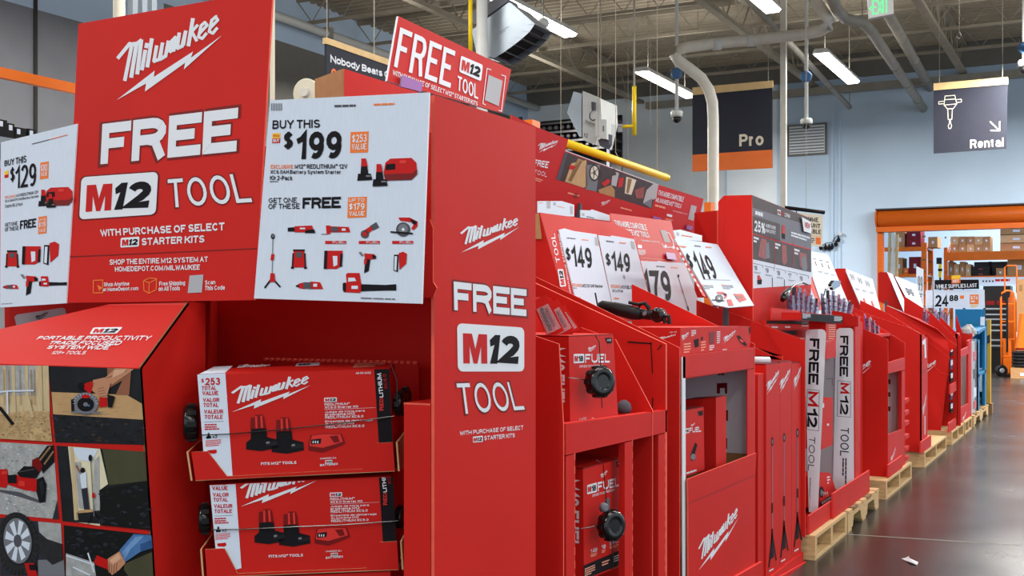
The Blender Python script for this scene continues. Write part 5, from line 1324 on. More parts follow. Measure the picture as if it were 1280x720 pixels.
tier('red carton end with fine print between the tops of the white strips', cQ((738, 155), (830, 160), (830, 328), (738, 328)), PX(XR - .04), .09, d3_)
m = MB(); q = PX(-1.49); m.board(q, cQ((250, 34), (500, 60), (500, 148), (250, 142)), .006, 'red', 'brightred'); m.build('step_riser', D3)
m = MB(); m.box((-1.75, 7.03, PH + .002), (-1.44, 7.75, 1.136), 'red'); m.box((-1.58, 5.66, zs3 + .008), (-1.505, 6.72, T1.p(1024, 423).z - .002), 'red'); m.build('inner_shelf', D3)
m = MB(); q = PY(y3f + .02); m.prism([q.p(x, y) for x, y in cQ((896, 118), (1010, 105), (1028, 118), (1028, 205), (905, 205))], (0, .008, 0), 'red', 'brightred'); m.build('end_wall', D3)
m = MB(); gable(m, y3f + .03, [(1000, 381), (1064, 392.5), (1067.5, 395)], PH, xmin=-1.43); m.build('far_wall', D3)
m = MB(); m.box((XR - .03, y3f + .04, PH + .002), (XR, y3f + .2, zrow(1068, 396)), 'red'); m.build('front_post', D3)
lip(1041.5, 1087, .13, XR + .012).build('base_lip', D3)
# clear packs of bits standing in two fans
def bitpack(lab, base, top, w, plane, grp, tint):
    a, b = plane.p(*base), plane.p(*top)
    t = thing('bit_set_pack', lab, 'tool pack', a, grp)
    ax = (b - a); yv = V((0, 1, 0)); nx = ax.cross(yv).normalized()
    m = MB(); m.prism([a - yv * w, a + yv * w, b + yv * w * .8, b - yv * w * .8], nx * .004, tint); m.build('card', t)
    m = MB(); m.prism([a - yv * w * .9, a + yv * w * .9, b * .85 + a * .15 + yv * w * .6, b * .85 + a * .15 - yv * w * .6], nx * -.022, 'clearplum'); m.build('bubble', t)
    m = MB()
    for k in range(4):
        s0 = a + ax * (.12 + .18 * k); m.tube([s0 - yv * w * .6 - nx * .01, s0 + yv * w * .6 - nx * .01], .006, ('ink', 'redprint', 'bluecard', 'ink')[k], 6)
    m.build('bits', t)
    m = MB(); m.tube([b - yv * w * .3 + nx * .006, b + ax * .06 + nx * .006, b + yv * w * .3 + nx * .006], .004, 'clear', 6); m.build('hanger', t)
mat('dullplum', (150, 60, 74), .4, noise=.2)
mat('plum', (84, 58, 80), .3, noise=.1)
for gi, (x0, nm) in enumerate(((988, 'left'), (1030, 'right'))):
    for k in range(6):
        bx = x0 + 5.4 * k; tx = bx + (-3 + 2.6 * k) * .6
        tp = 357 + abs(k - 1.4) * 4.5 + gi * 4
        bs = 392 + k * 1.2 + gi * 5
        pos = ('nearest', 'second', 'third', 'fourth', 'fifth', 'farthest')[k]
        bitpack('%s clear bit pack in the %s fan above the white strips' % (pos, nm), (bx, 401 + gi * .8), (tx, tp), .044, PX(-1.53 - .004 * k), 'clear bit packs in two fans', ('plum', 'ink', 'plum', 'dullplum', 'plum', 'ink')[k])
    c = PX(XR - .2).p(x0 + 2, 372 + gi * 0)
    q = PX(XR - .19)
    t = thing('alarm_strap', 'black alarm strap over the %s fan of clear bit packs' % nm, 'security alarm', q.p(x0, 372), 'alarm straps on the bit packs')
    if gi == 0:
        m = MB(); m.tube([q.p(978, 375), q.p(981, 370), q.p(987, 362)], [.012, .022, .014], 'gloss', 10); m.build('housing', t, smooth=True); m = MB(); m.tube([q.p(987, 362), q.p(993, 356), q.p(1002, 353), q.p(1010, 356)], .005, 'gloss', 6); m.build('band', t)
    else:
        m = MB(); m.prism([q.p(x, y) for x, y in ((1039, 356), (1043, 350.5), (1051, 351), (1050, 358), (1042, 362.5))], (-.02, 0, 0), 'gloss'); m.build('housing', t); m = MB(); m.tube([q.p(1040, 358), q.p(1032, 361), q.p(1030, 369)], .004, 'gloss', 6); m.build('band', t)
# header with the power comparison
HX = -1.6; q = PX(HX); HS = q
HD = thing('header_board', 'tall red and black header board reading 25% MORE, standing behind the clear bit packs', 'sign', (HX, 6.4, 1.2))
F_ = [(939.7, 243.6), (1013.2, 272.8), (1014.2, 356), (940.6, 361)]
m = MB(); m.prism([q.p(*p) for p in ((939.7, 243.6), (1013.2, 272.8), (1014, 409), (941, 414))], (-.012, 0, 0), 'red', 'red'); 
cR = lambda *p: cq(930, 240, 4.0, p)
mat('warmdark', (58, 40, 40), .5, noise=.25, scale=20); mat('slate', (104, 104, 114), .5, noise=.06)
m.flat(q, cR((40, 16), (332, 132), (336, 172), (42, 78)), 'warmdark', 1)
m.flat(q, cR((42, 78), (336, 172), (336, 288), (44, 208)), 'slate', 1); m.flat(q, cR((43, 118), (180, 160), (180, 246), (44, 206)), 'warmdark', 2)
m.flat(q, cR((44, 206), (336, 286), (336, 292), (44, 212)), 'redprint', 2)
m.flat(q, cR((44, 212), (336, 292), (336, 402), (44, 336)), 'warmdark', 1); m.flat(q, cR((44, 336), (336, 402), (336, 462), (45, 482)), 'paper', 1)
m.bars(q, cR((56, 94), (120, 112), (120, 134), (56, 114)), 1, 'white', 3, .9); m.text(q, '25%', cR((52, 140), (106, 156), (106, 212), (52, 196)), 'white', 3, .05)
m.text(q, 'MORE POWER', cR((108, 158), (158, 172), (158, 190), (108, 176)), 'white', 3, .03); m.text(q, 'HIGH OUTPUT', cR((108, 182), (158, 196), (158, 214), (108, 200)), 'white', 3, .03)
m.badge(q, cR((166, 86), (184, 92), (184, 118), (166, 112)), 3, num='18'); m.text(q, 'RED', cR((188, 98), (203, 103), (203, 122), (188, 117)), 'redprint', 3, .03); m.text(q, 'LITHIUM', cR((204, 103), (231, 112), (231, 132), (204, 123)), 'white', 3, .03)
m.flat(q, cR((192, 164), (204, 168), (206, 210), (190, 206)), 'redprint', 3); m.flat(q, cR((190, 206), (206, 210), (206, 236), (190, 230)), 'ink', 3)
m.bars(q, cR((236, 198), (330, 226), (330, 256), (236, 226)), 2, 'white', 3, .6)
for a in (152, 246): m.flat(q, cR((a, 240), (a + 2, 241), (a + 2, 382), (a, 378)), 'redprint', 2)
mat('dullred', (150, 70, 64), .5, noise=.3, scale=40)
for x, y in ((48, 222), (156, 254), (252, 282)): m.bars(q, cR((x, y), (x + 26, y + 8), (x + 26, y + 42), (x, y + 34)), 2, 'white', 3, .6, x)
m.flat(q, cR((86, 230), (112, 238), (128, 320), (104, 338), (70, 320)), 'dullred', 2); m.flat(q, cR((108, 260), (124, 250), (130, 330), (108, 334)), 'midgrey', 3)
m.flat(q, cR((190, 262), (212, 268), (216, 350), (202, 366), (190, 350)), 'dullred', 2); m.flat(q, cR((276, 300), (312, 310), (318, 380), (300, 396), (280, 370)), 'dullred', 2); m.flat(q, cR((286, 330), (310, 320), (316, 392), (292, 394)), 'midgrey', 3)
for k in range(5):
    x = 50 + 57 * k; y = 366 + 13 * k
    m.text(q, '1' + '89876'[k], cR((x, y), (x + 16, y + 4), (x + 16, y + 26), (x, y + 22)), 'greyink', 2, .04); m.bars(q, cR((x, y + 32), (x + 36, y + 38), (x + 36, y + 46), (x, y + 40)), 2, 'midgrey', 2, .5, k); m.line(q, cR((x - 4, y - 10), (x + 44, y + 1), (x + 44, y + 14)), .5, 'greyink', 2)
m.flat(q, cR((66, 420), (76, 414), (88, 436), (84, 462), (70, 460)), 'redprint', 2); m.line(q, cR((142, 428), (142, 474)), 1.0, 'greyink', 2); m.line(q, cR((202, 438), (202, 480)), 1.0, 'greyink', 2)
m.flat(q, cR((66, 440), (90, 438), (88, 462), (68, 462)), 'ink', 3)
m.build('front_panel', HD)
m = MB(); y5 = q.p(939.7, 300).y; q5 = PY(y5); P = [q5.p(905, 244.5), q5.p(939.7, 243.6), q5.p(941, 412), q5.p(905, 412)]
m.prism(P, (0, .012, 0), 'red', 'rededge'); m.build('side_panel', HD)
m = MB(); P2 = [P[0] + V((-.002, 0, 0)), P[0] + V((-.03, 0, -.03)), P[3] + V((-.03, 0, 0)), P[3] + V((-.002, 0, 0))]; m.prism(P2, (0, .01, 0), 'red', 'rededge'); m.build('rear_wing', HD)
m = MB(); q6 = PX(HX + .012); m.board(q6, cR((290, 125), (334, 150), (338, 208), (300, 196)), .004, 'white', 'greycard'); m.text(q6, 'NEW', cR((304, 148), (330, 158), (330, 184), (306, 176)), 'redprint', 2, .05); m.build('new_flag', HD)

# ================================================================ displays 4 to 7, pallets under them
D4 = thing('aisle_display', 'red aisle display right of the white strips, script logo on its end wall', 'display stand', (XR - .3, 8.3, PH), 'red tool displays in a row')
y4n, y4f = yrow(1110), yrow(1131)
m = MB(); gable(m, y4n, [(1036, 394), (1076.7, 410), (1110, 424.3)], PH)
q = PY(y4n)
m.logo(q, [(1026, 472), (1090, 449), (1090, 478), (1026, 506)], 'white', 2)
m.build('near_wall', D4)
m = MB(); gable(m, y4f, [(1067, 391), (1093, 405), (1131, 428.5)], PH); q = PY(y4f - .004)
m.build('far_wall', D4)
m = MB(); q = PY(y4f - .012); zz = q.p(1130, 463).z; m.prism([V((XR - .03, y4f - .012, PH)), V((XR - .03, y4f - .012, zz)), V((XR - .4, y4f - .012, zz)), V((XR - .4, y4f - .012, PH))], (0, .004, 0), 'white')
for yy_ in (474, 490, 508): m.flat(q, [(1110, yy_), (1113, yy_), (1113, yy_ + 6), (1110, yy_ + 6)], 'deepred', 1)
m.build('white_lining', D4)
m = MB(); m.prism([ROW.p(1110.5, 453.5), ROW.p(1130.8, 447), ROW.p(1130.8, 462), ROW.p(1110.5, 467)], (-.014, 0, 0), 'red', 'brightred'); m.build('shelf_front', D4)
zz4 = zrow(1110.5, 464)
m = MB(); m.box((XR - .4, y4n + .01, zz4), (XR - .016, y4f - .014, zz4 + .01), 'red'); m.build('shelf', D4)
m = MB(); m.prism([ROW.p(1110.5, 543.5), ROW.p(1127.5, 536.5), ROW.p(1127.5, 581), ROW.p(1110.5, 594)], (-.01, 0, 0), 'red', 'brightred'); m.logo(ROW, [(1113, 570), (1120, 558), (1120, 568), (1113, 580)], 'white', 2); m.build('bin_front', D4)
m = MB(); lip(1110.5, 1128, .085, XR + .014).build('base_lip', D4)
m = MB(); m.box((XR - .025, yrow(1127.5), PH), (XR - .001, y4f - .002, zrow(1130, 463)), 'red'); m.build('front_post', D4)
m = MB(); m.box((XR - .42, y4n + .01, PH), (XR - .41, y4f, 1.05), 'red'); m.build('back_panel', D4)
m = MB(); q = PX(XR - .1); m.flat(q, [(1117, 443), (1130.5, 434), (1131, 441), (1117, 444)], 'white', 1); m.prism([q.p(1117, 444), q.p(1131, 434), q.p(1131, 440), q.p(1117, 445)], (-.004, 0, 0), 'white'); m.build('shelf_card', D4)
m = MB(); m.box((-1.71, y4n + .012, 1.03), (-1.4, y4f - .002, 1.049), 'red'); m.build('top_shelf', D4)
# little stack of trays in the gap
t = thing('tray_rack', 'narrow red rack of small trays in the gap behind the script logo display', 'rack', (XR - .1, yrow(1134), 0))
m = MB(); m.box((XR - .05, yrow(1132), PH + .002), (XR - .035, yrow(1136), zrow(1134, 496)), 'deepred'); m.build('upright', t)
for yy_ in (500, 515, 528, 545, 560, 572):
    m = MB(); m.prism([ROW.p(1131.8, yy_), ROW.p(1136.5, yy_ - 3), ROW.p(1136.5, yy_ + 1.5), ROW.p(1131.8, yy_ + 5)], (-.034, 0, 0), 'red', 'brightred'); m.build('tray', t)
D5 = thing('aisle_display', 'red aisle display with closed end wall bearing a white figure and slanted logo', 'display stand', (XR - .3, 9.6, PH), 'red tool displays in a row')
y5n, y5f = yrow(1152), yrow(1159.5)
m = MB(); gable(m, y5n, [(1052, 378), (1091, 395), (1135, 409), (1152.5, 418)], PH); m.build('near_wall', D5)
m = MB(); P = [ROW.p(1152, 418), ROW.p(1159.5, 423), V((XR, yrow(1159.5), PH + .002)), V((XR, yrow(1152), PH + .002))]
m.prism(P, (-.012, 0, 0), 'red', 'rededge')
m.flat(ROW, [(1153, 426.5), (1157, 422.5), (1158, 447), (1156, 448), (1155.5, 430), (1153, 431)], 'white', 1); m.logo(ROW, [(1153, 503), (1158, 492), (1158, 512), (1153, 524)], 'white', 1); m.line(ROW, [(1153, 466), (1159, 461)], 1.2, 'deepred', 1); m.flat(ROW, [(1155.8, 520), (1156.6, 520), (1156.6, 543), (1155.8, 544)], 'white', 1)
m.build('front_panel', D5)
lip(1151, 1164, .09, XR + .014).build('base_lip', D5)
m = MB(); gable(m, y5f, [(1075, 375), (1110, 392), (1159, 422)], PH); m.build('far_wall', D5)
D6 = thing('aisle_display', 'red aisle display with crumpled front edge and script logo on its end wall', 'display stand', (XR - .3, 11, PH), 'red tool displays in a row')
y6n, y6f = yrow(1187.5), yrow(1196)
m = MB(); q = PY(y6n); P = [q.p(*p) for p in ((1107, 381.8), (1115, 384.8), (1150, 399), (1172, 411), (1184, 424), (1192.0, 430), (1187, 440))] + [V((q.p(1176, 553).x, y6n, PH + .002)), V((q.p(1107, 381).x, y6n, PH + .002))]
# crumple: bend a few points out of the plane
P[3] += V((0, -.05, 0)); P[4] += V((0, .04, 0)); P[5] += V((.03, -.03, -.01))
m.prism(P, (0, .008, 0), 'red', 'rededge'); m.logo(q, [(1128, 466), (1171, 449.5), (1171, 468), (1128, 486)], 'white', 4)
for a, b, c_ in (((1150, 420), (1178, 440), (1186, 447)), ((1165, 455), (1176, 466), (1187, 468))): m.line(q, [a, b, c_], .7, 'brightred', 5)
m.build('near_wall', D6)
m = MB(); gable(m, y6f, [(1130, 370), (1165, 392), (1196, 424)], PH); m.build('far_wall', D6)
m = MB(); m.prism([ROW.p(1188, 481), ROW.p(1195.5, 477), ROW.p(1195.5, 488), ROW.p(1188, 493)], (-.012, 0, 0), 'red', 'brightred'); m.build('shelf_front', D6)
lip(1186, 1195, .09, XR + .012).build('base_lip', D6)
m = MB(); m.box((XR - .3, y6n + .03, PH), (XR - .28, y6f, 1.0), 'greycard'); m.build('back_panel', D6)
for k, yy_ in enumerate((445, 462, 478, 500, 516)):
    t = thing('bit_set_pack', '%s clear pack hanging in the slot behind the crumpled display edge' % ('topmost', 'second', 'middle', 'fourth', 'lowest')[k], 'tool pack', ROW.p(1190, yy_), 'clear packs in the slot')
    m = MB(); m.prism([PX(XR - .03).p(x, y) for x, y in ((1188.5, yy_ - 13), (1191.3, yy_ - 14), (1191.3, yy_ - 1), (1188.5, yy_))], (-.015, 0, 0), ('ink', 'plum')[k % 2]); m.build('card', t); m = MB(); m.prism([PX(XR - .024).p(x, y) for x, y in ((1189, yy_ - 11), (1191, yy_ - 12), (1191, yy_ - 6), (1189, yy_ - 5))], (-.005, 0, 0), 'paper'); m.build('label', t)
D7 = thing('aisle_display', 'red aisle display frame with white lining, last red one before the blue display', 'display stand', (XR - .3, 12.4, PH), 'red tool displays in a row')
y7n, y7f = yrow(1197), yrow(1214)
m = MB(); gable(m, y7n, [(1175, 396), (1195, 415.5), (1201, 421)], PH); m.build('near_wall', D7)
m = MB(); gable(m, y7f, [(1195, 393), (1203, 416), (1214, 419)], PH); m.build('far_wall', D7)
m = MB(); m.prism([ROW.p(1197, 417), ROW.p(1200, 416), V((XR, yrow(1200), PH + .002)), V((XR, yrow(1197), PH + .002))], (-.02, 0, 0), 'red', 'brightred'); m.build('front_post', D7)
m = MB(); m.prism([ROW.p(1210.5, 426), ROW.p(1214, 424), V((XR, yrow(1213.8), PH + .002)), V((XR, yrow(1210.5), PH + .002))], (-.02, 0, 0), 'red', 'brightred'); m.build('front_post', D7)
m = MB(); m.prism([ROW.p(1200, 438), ROW.p(1211, 433), ROW.p(1211, 442), ROW.p(1200, 447)], (-.012, 0, 0), 'red', 'brightred'); m.build('shelf_front', D7)
m = MB(); q = PY(y7f - .02); m.prism([q.p(1200, 440), q.p(1210, 436), q.p(1210, 515), q.p(1200, 520)], (0, .006, 0), 'white'); m.build('white_lining', D7)
m = MB(); m.prism([ROW.p(1200.2, 510), ROW.p(1210.4, 504), V((XR, yrow(1210.4), PH + .002)), V((XR, yrow(1200.2), PH + .002))], (-.008, 0, 0), 'red', 'brightred'); m.logo(ROW, [(1203, 520), (1208, 514), (1208, 521), (1203, 528)], 'white', 1); m.build('bin_front', D7)
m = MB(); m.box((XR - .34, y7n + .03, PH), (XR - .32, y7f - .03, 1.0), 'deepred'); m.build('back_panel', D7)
m = MB(); m.box((-1.61, y7n + .02, .95), (-1.5, y7f - .005, .999), 'red'); m.build('top_shelf', D7)
m = MB(); m.box((-1.61, 10.9, .95), (-1.5, y6n - .01, .999), 'red'); m.box((-1.61, y6n + .02, .95), (-1.5, y6f - .005, .999), 'red'); m.box((-1.64, 10.9, PH + .002), (-1.62, 11.1, .999), 'red'); m.build('top_shelf', D6)
# clear packs standing on top of displays 5 to 7
q = PX(XR - .22)
for k in range(9):
    x = 1154.0 if k == 0 else x + 3.0
    while abs(yrow(x, XR - .25) - y6f - .003) < .085: x += .3
    bitpack('%s clear pack standing on top of the far red displays' % ('first', 'second', 'third', 'fourth', 'fifth', 'sixth', 'seventh', 'eighth', 'ninth')[k], (x, HY + (EYE - 1.0) * F / ((PX(XR - .25).p(x, HY) - CAM).dot(FWD))), (x + 1.5, 385 + (k % 3) * 2.5), .06, PX(XR - .25), 'clear packs on the far red displays', ('plum', 'redprint', 'ink')[k % 3])
for k, (x, y, h) in enumerate(((1083, 416, 22), (1090, 417.5, 20), (1095, 418, 13))):
    bitpack(('tall clear pack at the top of the script logo display', 'second clear pack at the top of the script logo display', 'short clear pack at the top of the script logo display', 'small clear pack poking above the closed red display', 'slim clear pack poking above the closed red display')[k], (x, HY + (EYE - 1.05) * F / ((PX(-1.46).p(x, HY) - CAM).dot(FWD))), (x - 1, y - h), .03, PX(-1.46), 'clear packs in the middle displays', ('purple', 'greycard', 'purple', 'greycard', 'greycard')[k])
# plastic wrapped stack, blue display, yellow post
t = thing('wrapped_stack', 'plastic wrapped white and red stack between the last red display and the blue one', 'stack', (XR - .2, 13.4, PH))
ya, yb = yrow(1216), yrow(1221)
m = MB(); m.box((XR - .5, ya, PH), (XR - .02, yb, zrow(1219, 427)), 'greycard')
for k, (a, b) in enumerate(((440, 452), (462, 474), (486, 498), (502, 512))): m.prism([PX(XR - .015).p(x, y) for x, y in ((1217, a), (1220.5, a - 2), (1220.5, b - 3), (1217, b))], (-.004, 0, 0), ('redprint', 'ink', 'paper', 'redprint')[k])
m.build('goods', t)
m = MB(); m.box((XR - .52, ya - .02, PH), (XR - .003, yb + .01, zrow(1219, 424)), 'clear'); m.build('wrap', t)
m = MB(); q = PX(XR - .06)
t2 = thing('wrapped_bundle', 'crumpled clear bundle on top of the wrapped stack', 'bundle', q.p(1206, 418))
for (x, y, r) in ((1207.5, 413, .055), (1211, 411, .06), (1214.5, 414, .055), (1211, 417, .055)):
    m = MB(); m.lathe(q.p(x, y) - V((0, 0, r)), (0, 0, 1), [(0, r * .5), (r * .5, r), (r * 1.2, r * .9), (r * 1.8, r * .4)], 'greycard', 9); m.build('bundle', t2)
m = MB(); m.lathe(q.p(1208, 419), (1, 0, 0), [(0, .05), (.04, .05), (.06, .03)], 'redprint', 10); m.build('red_part', t2)
BD = thing('blue_display', 'blue shelf display with a blue back board at the far end of the row', 'display stand', (XR - .3, 14.2, PH))
yba, ybb = yrow(1222.5), yrow(1233)
m = MB(); q = PY(ybb); P = [q.p(1194, 386.5), q.p(1231, 386.5), q.p(1231, 400), q.p(1233.5, 401), q.p(1233.5, 460), q.p(1194, 460)]
m.prism(P, (0, .02, 0), 'blue'); m.build('back_board', BD)
m = MB(); m.prism([V((XR, yba, PH)), V((XR, yba, zrow(1224, 428))), V((XR - .4, yba, zrow(1224, 410))), V((XR - .4, yba, PH))], (0, .02, 0), 'blue'); m.build('near_wall', BD)
for a, b in ((1222.5, 1224.5), (1231, 1233)):
    m = MB(); m.box((XR - .03, yrow(a), PH), (XR, yrow(b), zrow(a, 425 if a < 1225 else 412)), 'blue'); m.build('front_post', BD)
for yy_ in (412, 466):
    m = MB(); m.prism([ROW.p(1223, yy_ + 2), ROW.p(1232.5, yy_ - 4), ROW.p(1232.5, yy_ - 1), ROW.p(1223, yy_ + 6)], (-.3, 0, 0), 'blue'); m.build('shelf', BD)
for a, yy_ in ((1224, 505), (1227.6, 497)):
    t = thing('black_case', ('nearer' if a == 1224 else 'farther') + ' black case on the low shelf of the blue display', 'case', ROW.p(a, yy_ + 6), 'black cases in the blue display')
    m = MB(); ya, yb = yrow(a, XR - .04), yrow(a + 2.4, XR - .04); zt_ = zrow(a, yy_ - 4); m.box((XR - .24, ya, PH + .002), (XR - .04, yb, zt_), 'black'); m.build('body', t); m = MB(); m.box((XR - .039, ya + .08, zt_ - .06), (XR - .034, ya + .2, zt_ - .03), 'gloss'); m.build('latch', t)
m = MB(); q = PY(ybb - .01); m.prism([q.p(1225.5, 396), q.p(1231, 396), q.p(1231, 407), q.p(1225.5, 407)], (0, .004, 0), 'paper'); m.build('label', BD)
t = thing('yellow_post', 'mustard yellow steel post standing after the blue display', 'post', V((XR, yrow(1235), 0)))
y8 = yrow(1235); m = MB(); q = PY(y8); a, b = q.p(1231.5, 390), q.p(1238, 390)
m.box((a.x, y8, PH), (b.x, y8 + .1, q.p(1235, 399.5).z), 'mustard'); m.build('upright', t)
m = MB(); m.box((a.x - .02, y8 - .02, 0), (b.x + .02, y8 + .12, PH), 'wooddark'); m.build('foot', t)
m = MB(); m.prism([q.p(1233.5, 420), q.p(1237.5, 418), q.p(1237.5, 428), q.p(1233.5, 430)], (0, -.01, 0), 'darkgrey'); m.build('bracket', t)
# ---- pallets
def pallet(lab, ya, yb, kind, x0=XR + .03, w=.6):
    t = thing('wooden_pallet', lab, 'pallet', (x0 - w / 2, (ya + yb) / 2, 0), 'wooden pallets under the displays')
    x1 = x0 - w
    if kind == 'side':                      # stringers run back from the aisle, boards along it
        for y in (ya, (ya + yb) / 2 - .02, yb - .045):
            m = MB(); m.box((x1, y, .016), (x0, y + .045, PH - .018), 'wood'); m.build('stringer', t)
        for k in range(6):
            x = x0 - .1 - k * (w - .1) / 5
            m = MB(); m.box((x, ya, PH - .017), (x + .1, yb, PH - .001), 'wood'); m.build('deck_board', t)
        for k in range(3):
            x = x0 - .1 - k * (w - .1) / 2
            m = MB(); m.box((x, ya, 0), (x + .1, yb, .015), 'wood'); m.build('base_board', t)
    else:                                   # notched stringers along the aisle, boards running back
        for x in (x0 - .045, x0 - w / 2, x1):
            L = yb - ya; z0_, z1_ = .016, PH - .018
            pts = [(0, z0_), (.14, z0_), (.17, .075), (.38, .075), (.41, z0_), (.59, z0_), (.62, .075), (.83, .075), (.86, z0_), (1, z0_), (1, z1_), (0, z1_)]
            m = MB(); m.prism([(x, ya + a * L, z) for a, z in pts], (.045, 0, 0), 'wood'); m.build('stringer', t)
        n_ = 7
        for k in range(n_):
            y = ya + k * (yb - ya - .1) / (n_ - 1)
            m = MB(); m.box((x1, y, PH - .017), (x0 + .004, y + .1, PH - .001), 'wooddark' if k in (1, 4) else 'wood'); m.build('deck_board', t)
        for k in range(3):
            y = ya + k * (yb - ya - .1) / 2
            m = MB(); m.box((x1, y, 0), (x0, y + .1, .015), 'wood'); m.build('base_board', t)
    return t
pallet('wooden pallet nearest the camera, under the first white strip', yrow(1011) + .0, yrow(1051.5), 'side')
pallet('notched wooden pallet under the second white strip', yrow(1053), yrow(1092), 'long')
pallet('wooden pallet under the display with the shelf opening', yrow(1103.5), yrow(1136), 'side', XR + .02)
pallet('wooden pallet with a stamped block under the closed red display', yrow(1152.5), yrow(1180), 'side', XR + .02)
pallet('wooden pallet under the crumpled red display', yrow(1187), yrow(1202), 'side', XR + .02)
pallet('wooden pallet under the last red display', yrow(1203.5), yrow(1212.5), 'side', XR + .02)
pallet('dark wooden pallet under the blue display', yrow(1214.5), yrow(1233), 'long', XR + .02)
# ================================================================ slanted price boards above the row
def slant(x, z, deg): return Pl((x, 0, z), (math.cos(math.radians(deg)), 0, math.sin(math.radians(deg))))
cV = lambda *p: cq(670, 250, 4.235, p)
cW = lambda *p: cq(660, 250, 9.0, p)
def price(m, pl, num, q, d, bold=.03):
    m.text(pl, num, q, 'ink', 3, bold); m.text(pl, '$', d, 'ink', 3, .02)
# board with two $149 cards
B1 = slant(-2.0, 1.22, 16)
t = thing('price_board', 'slanted red board with two white $149 cards above the black tool', 'sign', B1.p(745, 375))
m = MB(); m.board(B1, cV((18, 66), (400, 118), (500, 168), (524, 205), (616, 562), (650, 640), (150, 640), (136, 480)), .008, 'red', 'rededge', 'kraft')
m.text(B1, 'TOOL', cV((108, 332), (76, 178), (98, 176), (128, 330)), 'white', 2, .0)
m.badge(B1, cV((128, 460), (114, 366), (144, 366), (160, 456)), 2)
m.text(B1, 'STARTER KIT', cV((146, 330), (116, 180), (124, 180), (156, 330)), 'white', 2, .02); m.text(B1, 'WITH PURCHASE', cV((178, 496), (150, 340), (158, 340), (188, 496)), 'white', 2, .02)
m.build('board', t)
B1c = Pl(B1.o + B1.n * .004, B1.n)
m = MB(); m.board(B1c, cV((120, 158), (150, 150), (200, 164), (322, 182), (366, 520), (350, 580), (214, 545)), .003, 'paper', 'white'); m.flat(B1c, cV((122, 160), (322, 186), (410, 590), (216, 545)), 'paper', 1)
price(m, B1c, '149', cV((184, 240), (290, 254), (300, 362), (196, 350)), cV((154, 250), (178, 250), (186, 322), (162, 322)))
m.text(B1c, 'EXCLUSIVE', cV((192, 440), (240, 444), (242, 460), (194, 458)), 'orangeink', 3, .03); m.text(B1c, 'M12 12V 3/8" Ratchet'.replace('"', "'"), cV((244, 444), (352, 448), (354, 464), (246, 462)), 'ink', 3, .02); m.bars(B1c, cV((196, 464), (230, 466), (230, 472), (196, 470)), 1, 'midgrey', 3)
m.bars(B1c, cV((164, 198), (240, 206), (240, 211), (164, 203)), 1, 'greyink', 3, .9); m.bars(B1c, cV((242, 207), (304, 213), (304, 218), (242, 212)), 1, 'orangeink', 3, .9); m.bars(B1c, cV((210, 512), (254, 516), (254, 524), (210, 520)), 1, 'orangeink', 3, .8); m.flat(B1c, cV((310, 196), (330, 200), (332, 244), (314, 240)), 'greycard', 2)
m.build('price_card', t)['label'] = 'left $149 card'
m = MB(); B1d = Pl(B1.o + B1.n * .005, B1.n); m.board(B1d, cV((330, 186), (395, 194), (400, 188), (450, 196), (520, 208), (612, 560), (600, 590), (412, 580)), .003, 'paper', 'white')
price(m, B1d, '149', cV((398, 272), (494, 284), (500, 382), (408, 372)), cV((366, 278), (390, 280), (398, 350), (374, 348)))
m.text(B1d, 'EXCLUSIVE', cV((396, 446), (444, 450), (446, 466), (398, 464)), 'orangeink', 3, .03); m.text(B1d, 'M12 FUEL 12V', cV((448, 450), (516, 454), (518, 470), (450, 468)), 'ink', 3, .02); m.text(B1d, '3in Cut Off Saw', cV((404, 472), (462, 474), (462, 488), (404, 486)), 'ink', 3, .02)
m.bars(B1d, cV((372, 214), (440, 222), (440, 228), (372, 220)), 1, 'greyink', 3, .9); m.bars(B1d, cV((442, 222), (500, 228), (500, 234), (442, 228)), 1, 'orangeink', 3, .9); m.bars(B1d, cV((414, 516), (458, 520), (458, 528), (414, 524)), 1, 'orangeink', 3, .8); m.flat(B1d, cV((500, 216), (520, 220), (526, 260), (508, 256)), 'greycard', 2); m.line(B1d, cV((464, 396), (472, 410), (468, 416), (462, 402)), .5, 'midgrey', 3)
m.build('price_card', t)['label'] = 'right $149 card'
m = MB(); e = B1.p(*cV((18, 66))[0]); m.prism([e, e + V((-.12, 0, -.02)), e + V((-.12, 0, -.5)), B1.p(*cV((136, 480))[0])], (0, .006, 0), 'red', 'rededge'); m.build('support_wing', t)
m = MB(); m.prism([e + V((-.002, -.001, -.004)), e + V((-.1, -.001, -.02)), e + V((-.1, -.001, -.11)), e + V((.012, -.001, -.11))], (0, -.002, 0), 'kraft'); m.build('folded_flap', t)
# board with the $179 card and the delivery header
B2 = slant(-2.03, 1.22, 20)
t = thing('price_board', 'slanted red delivery header with the white $179 stand light card', 'sign', B2.p(820, 390))
m = MB(); m.board(B2, cV((396, 70), (715, 112), (770, 332), (740, 331), (850, 640), (440, 640)), .008, 'redprint', 'rededge', 'kraft')
m.text(B2, 'TWO MORE COMPATIBLE', cV((412, 106), (580, 130), (590, 162), (424, 136)), 'white', 2, .03); m.text(B2, 'MILWAUKEE M12™ TOOLS', cV((424, 146), (592, 170), (602, 200), (434, 176)), 'white', 2, .03)
m.bars(B2, cV((480, 196), (554, 206), (556, 218), (482, 208)), 1, 'white', 2, .9); m.text(B2, 'homedepot.com/m12', cV((556, 208), (652, 218), (654, 230), (558, 220)), 'white', 2, .02)
m.flat(B2, cV((538, 236), (560, 238), (562, 256), (540, 254)), 'white', 2); m.bars(B2, cV((536, 262), (580, 266), (582, 296), (540, 292)), 4, 'white', 2, .5, 4)
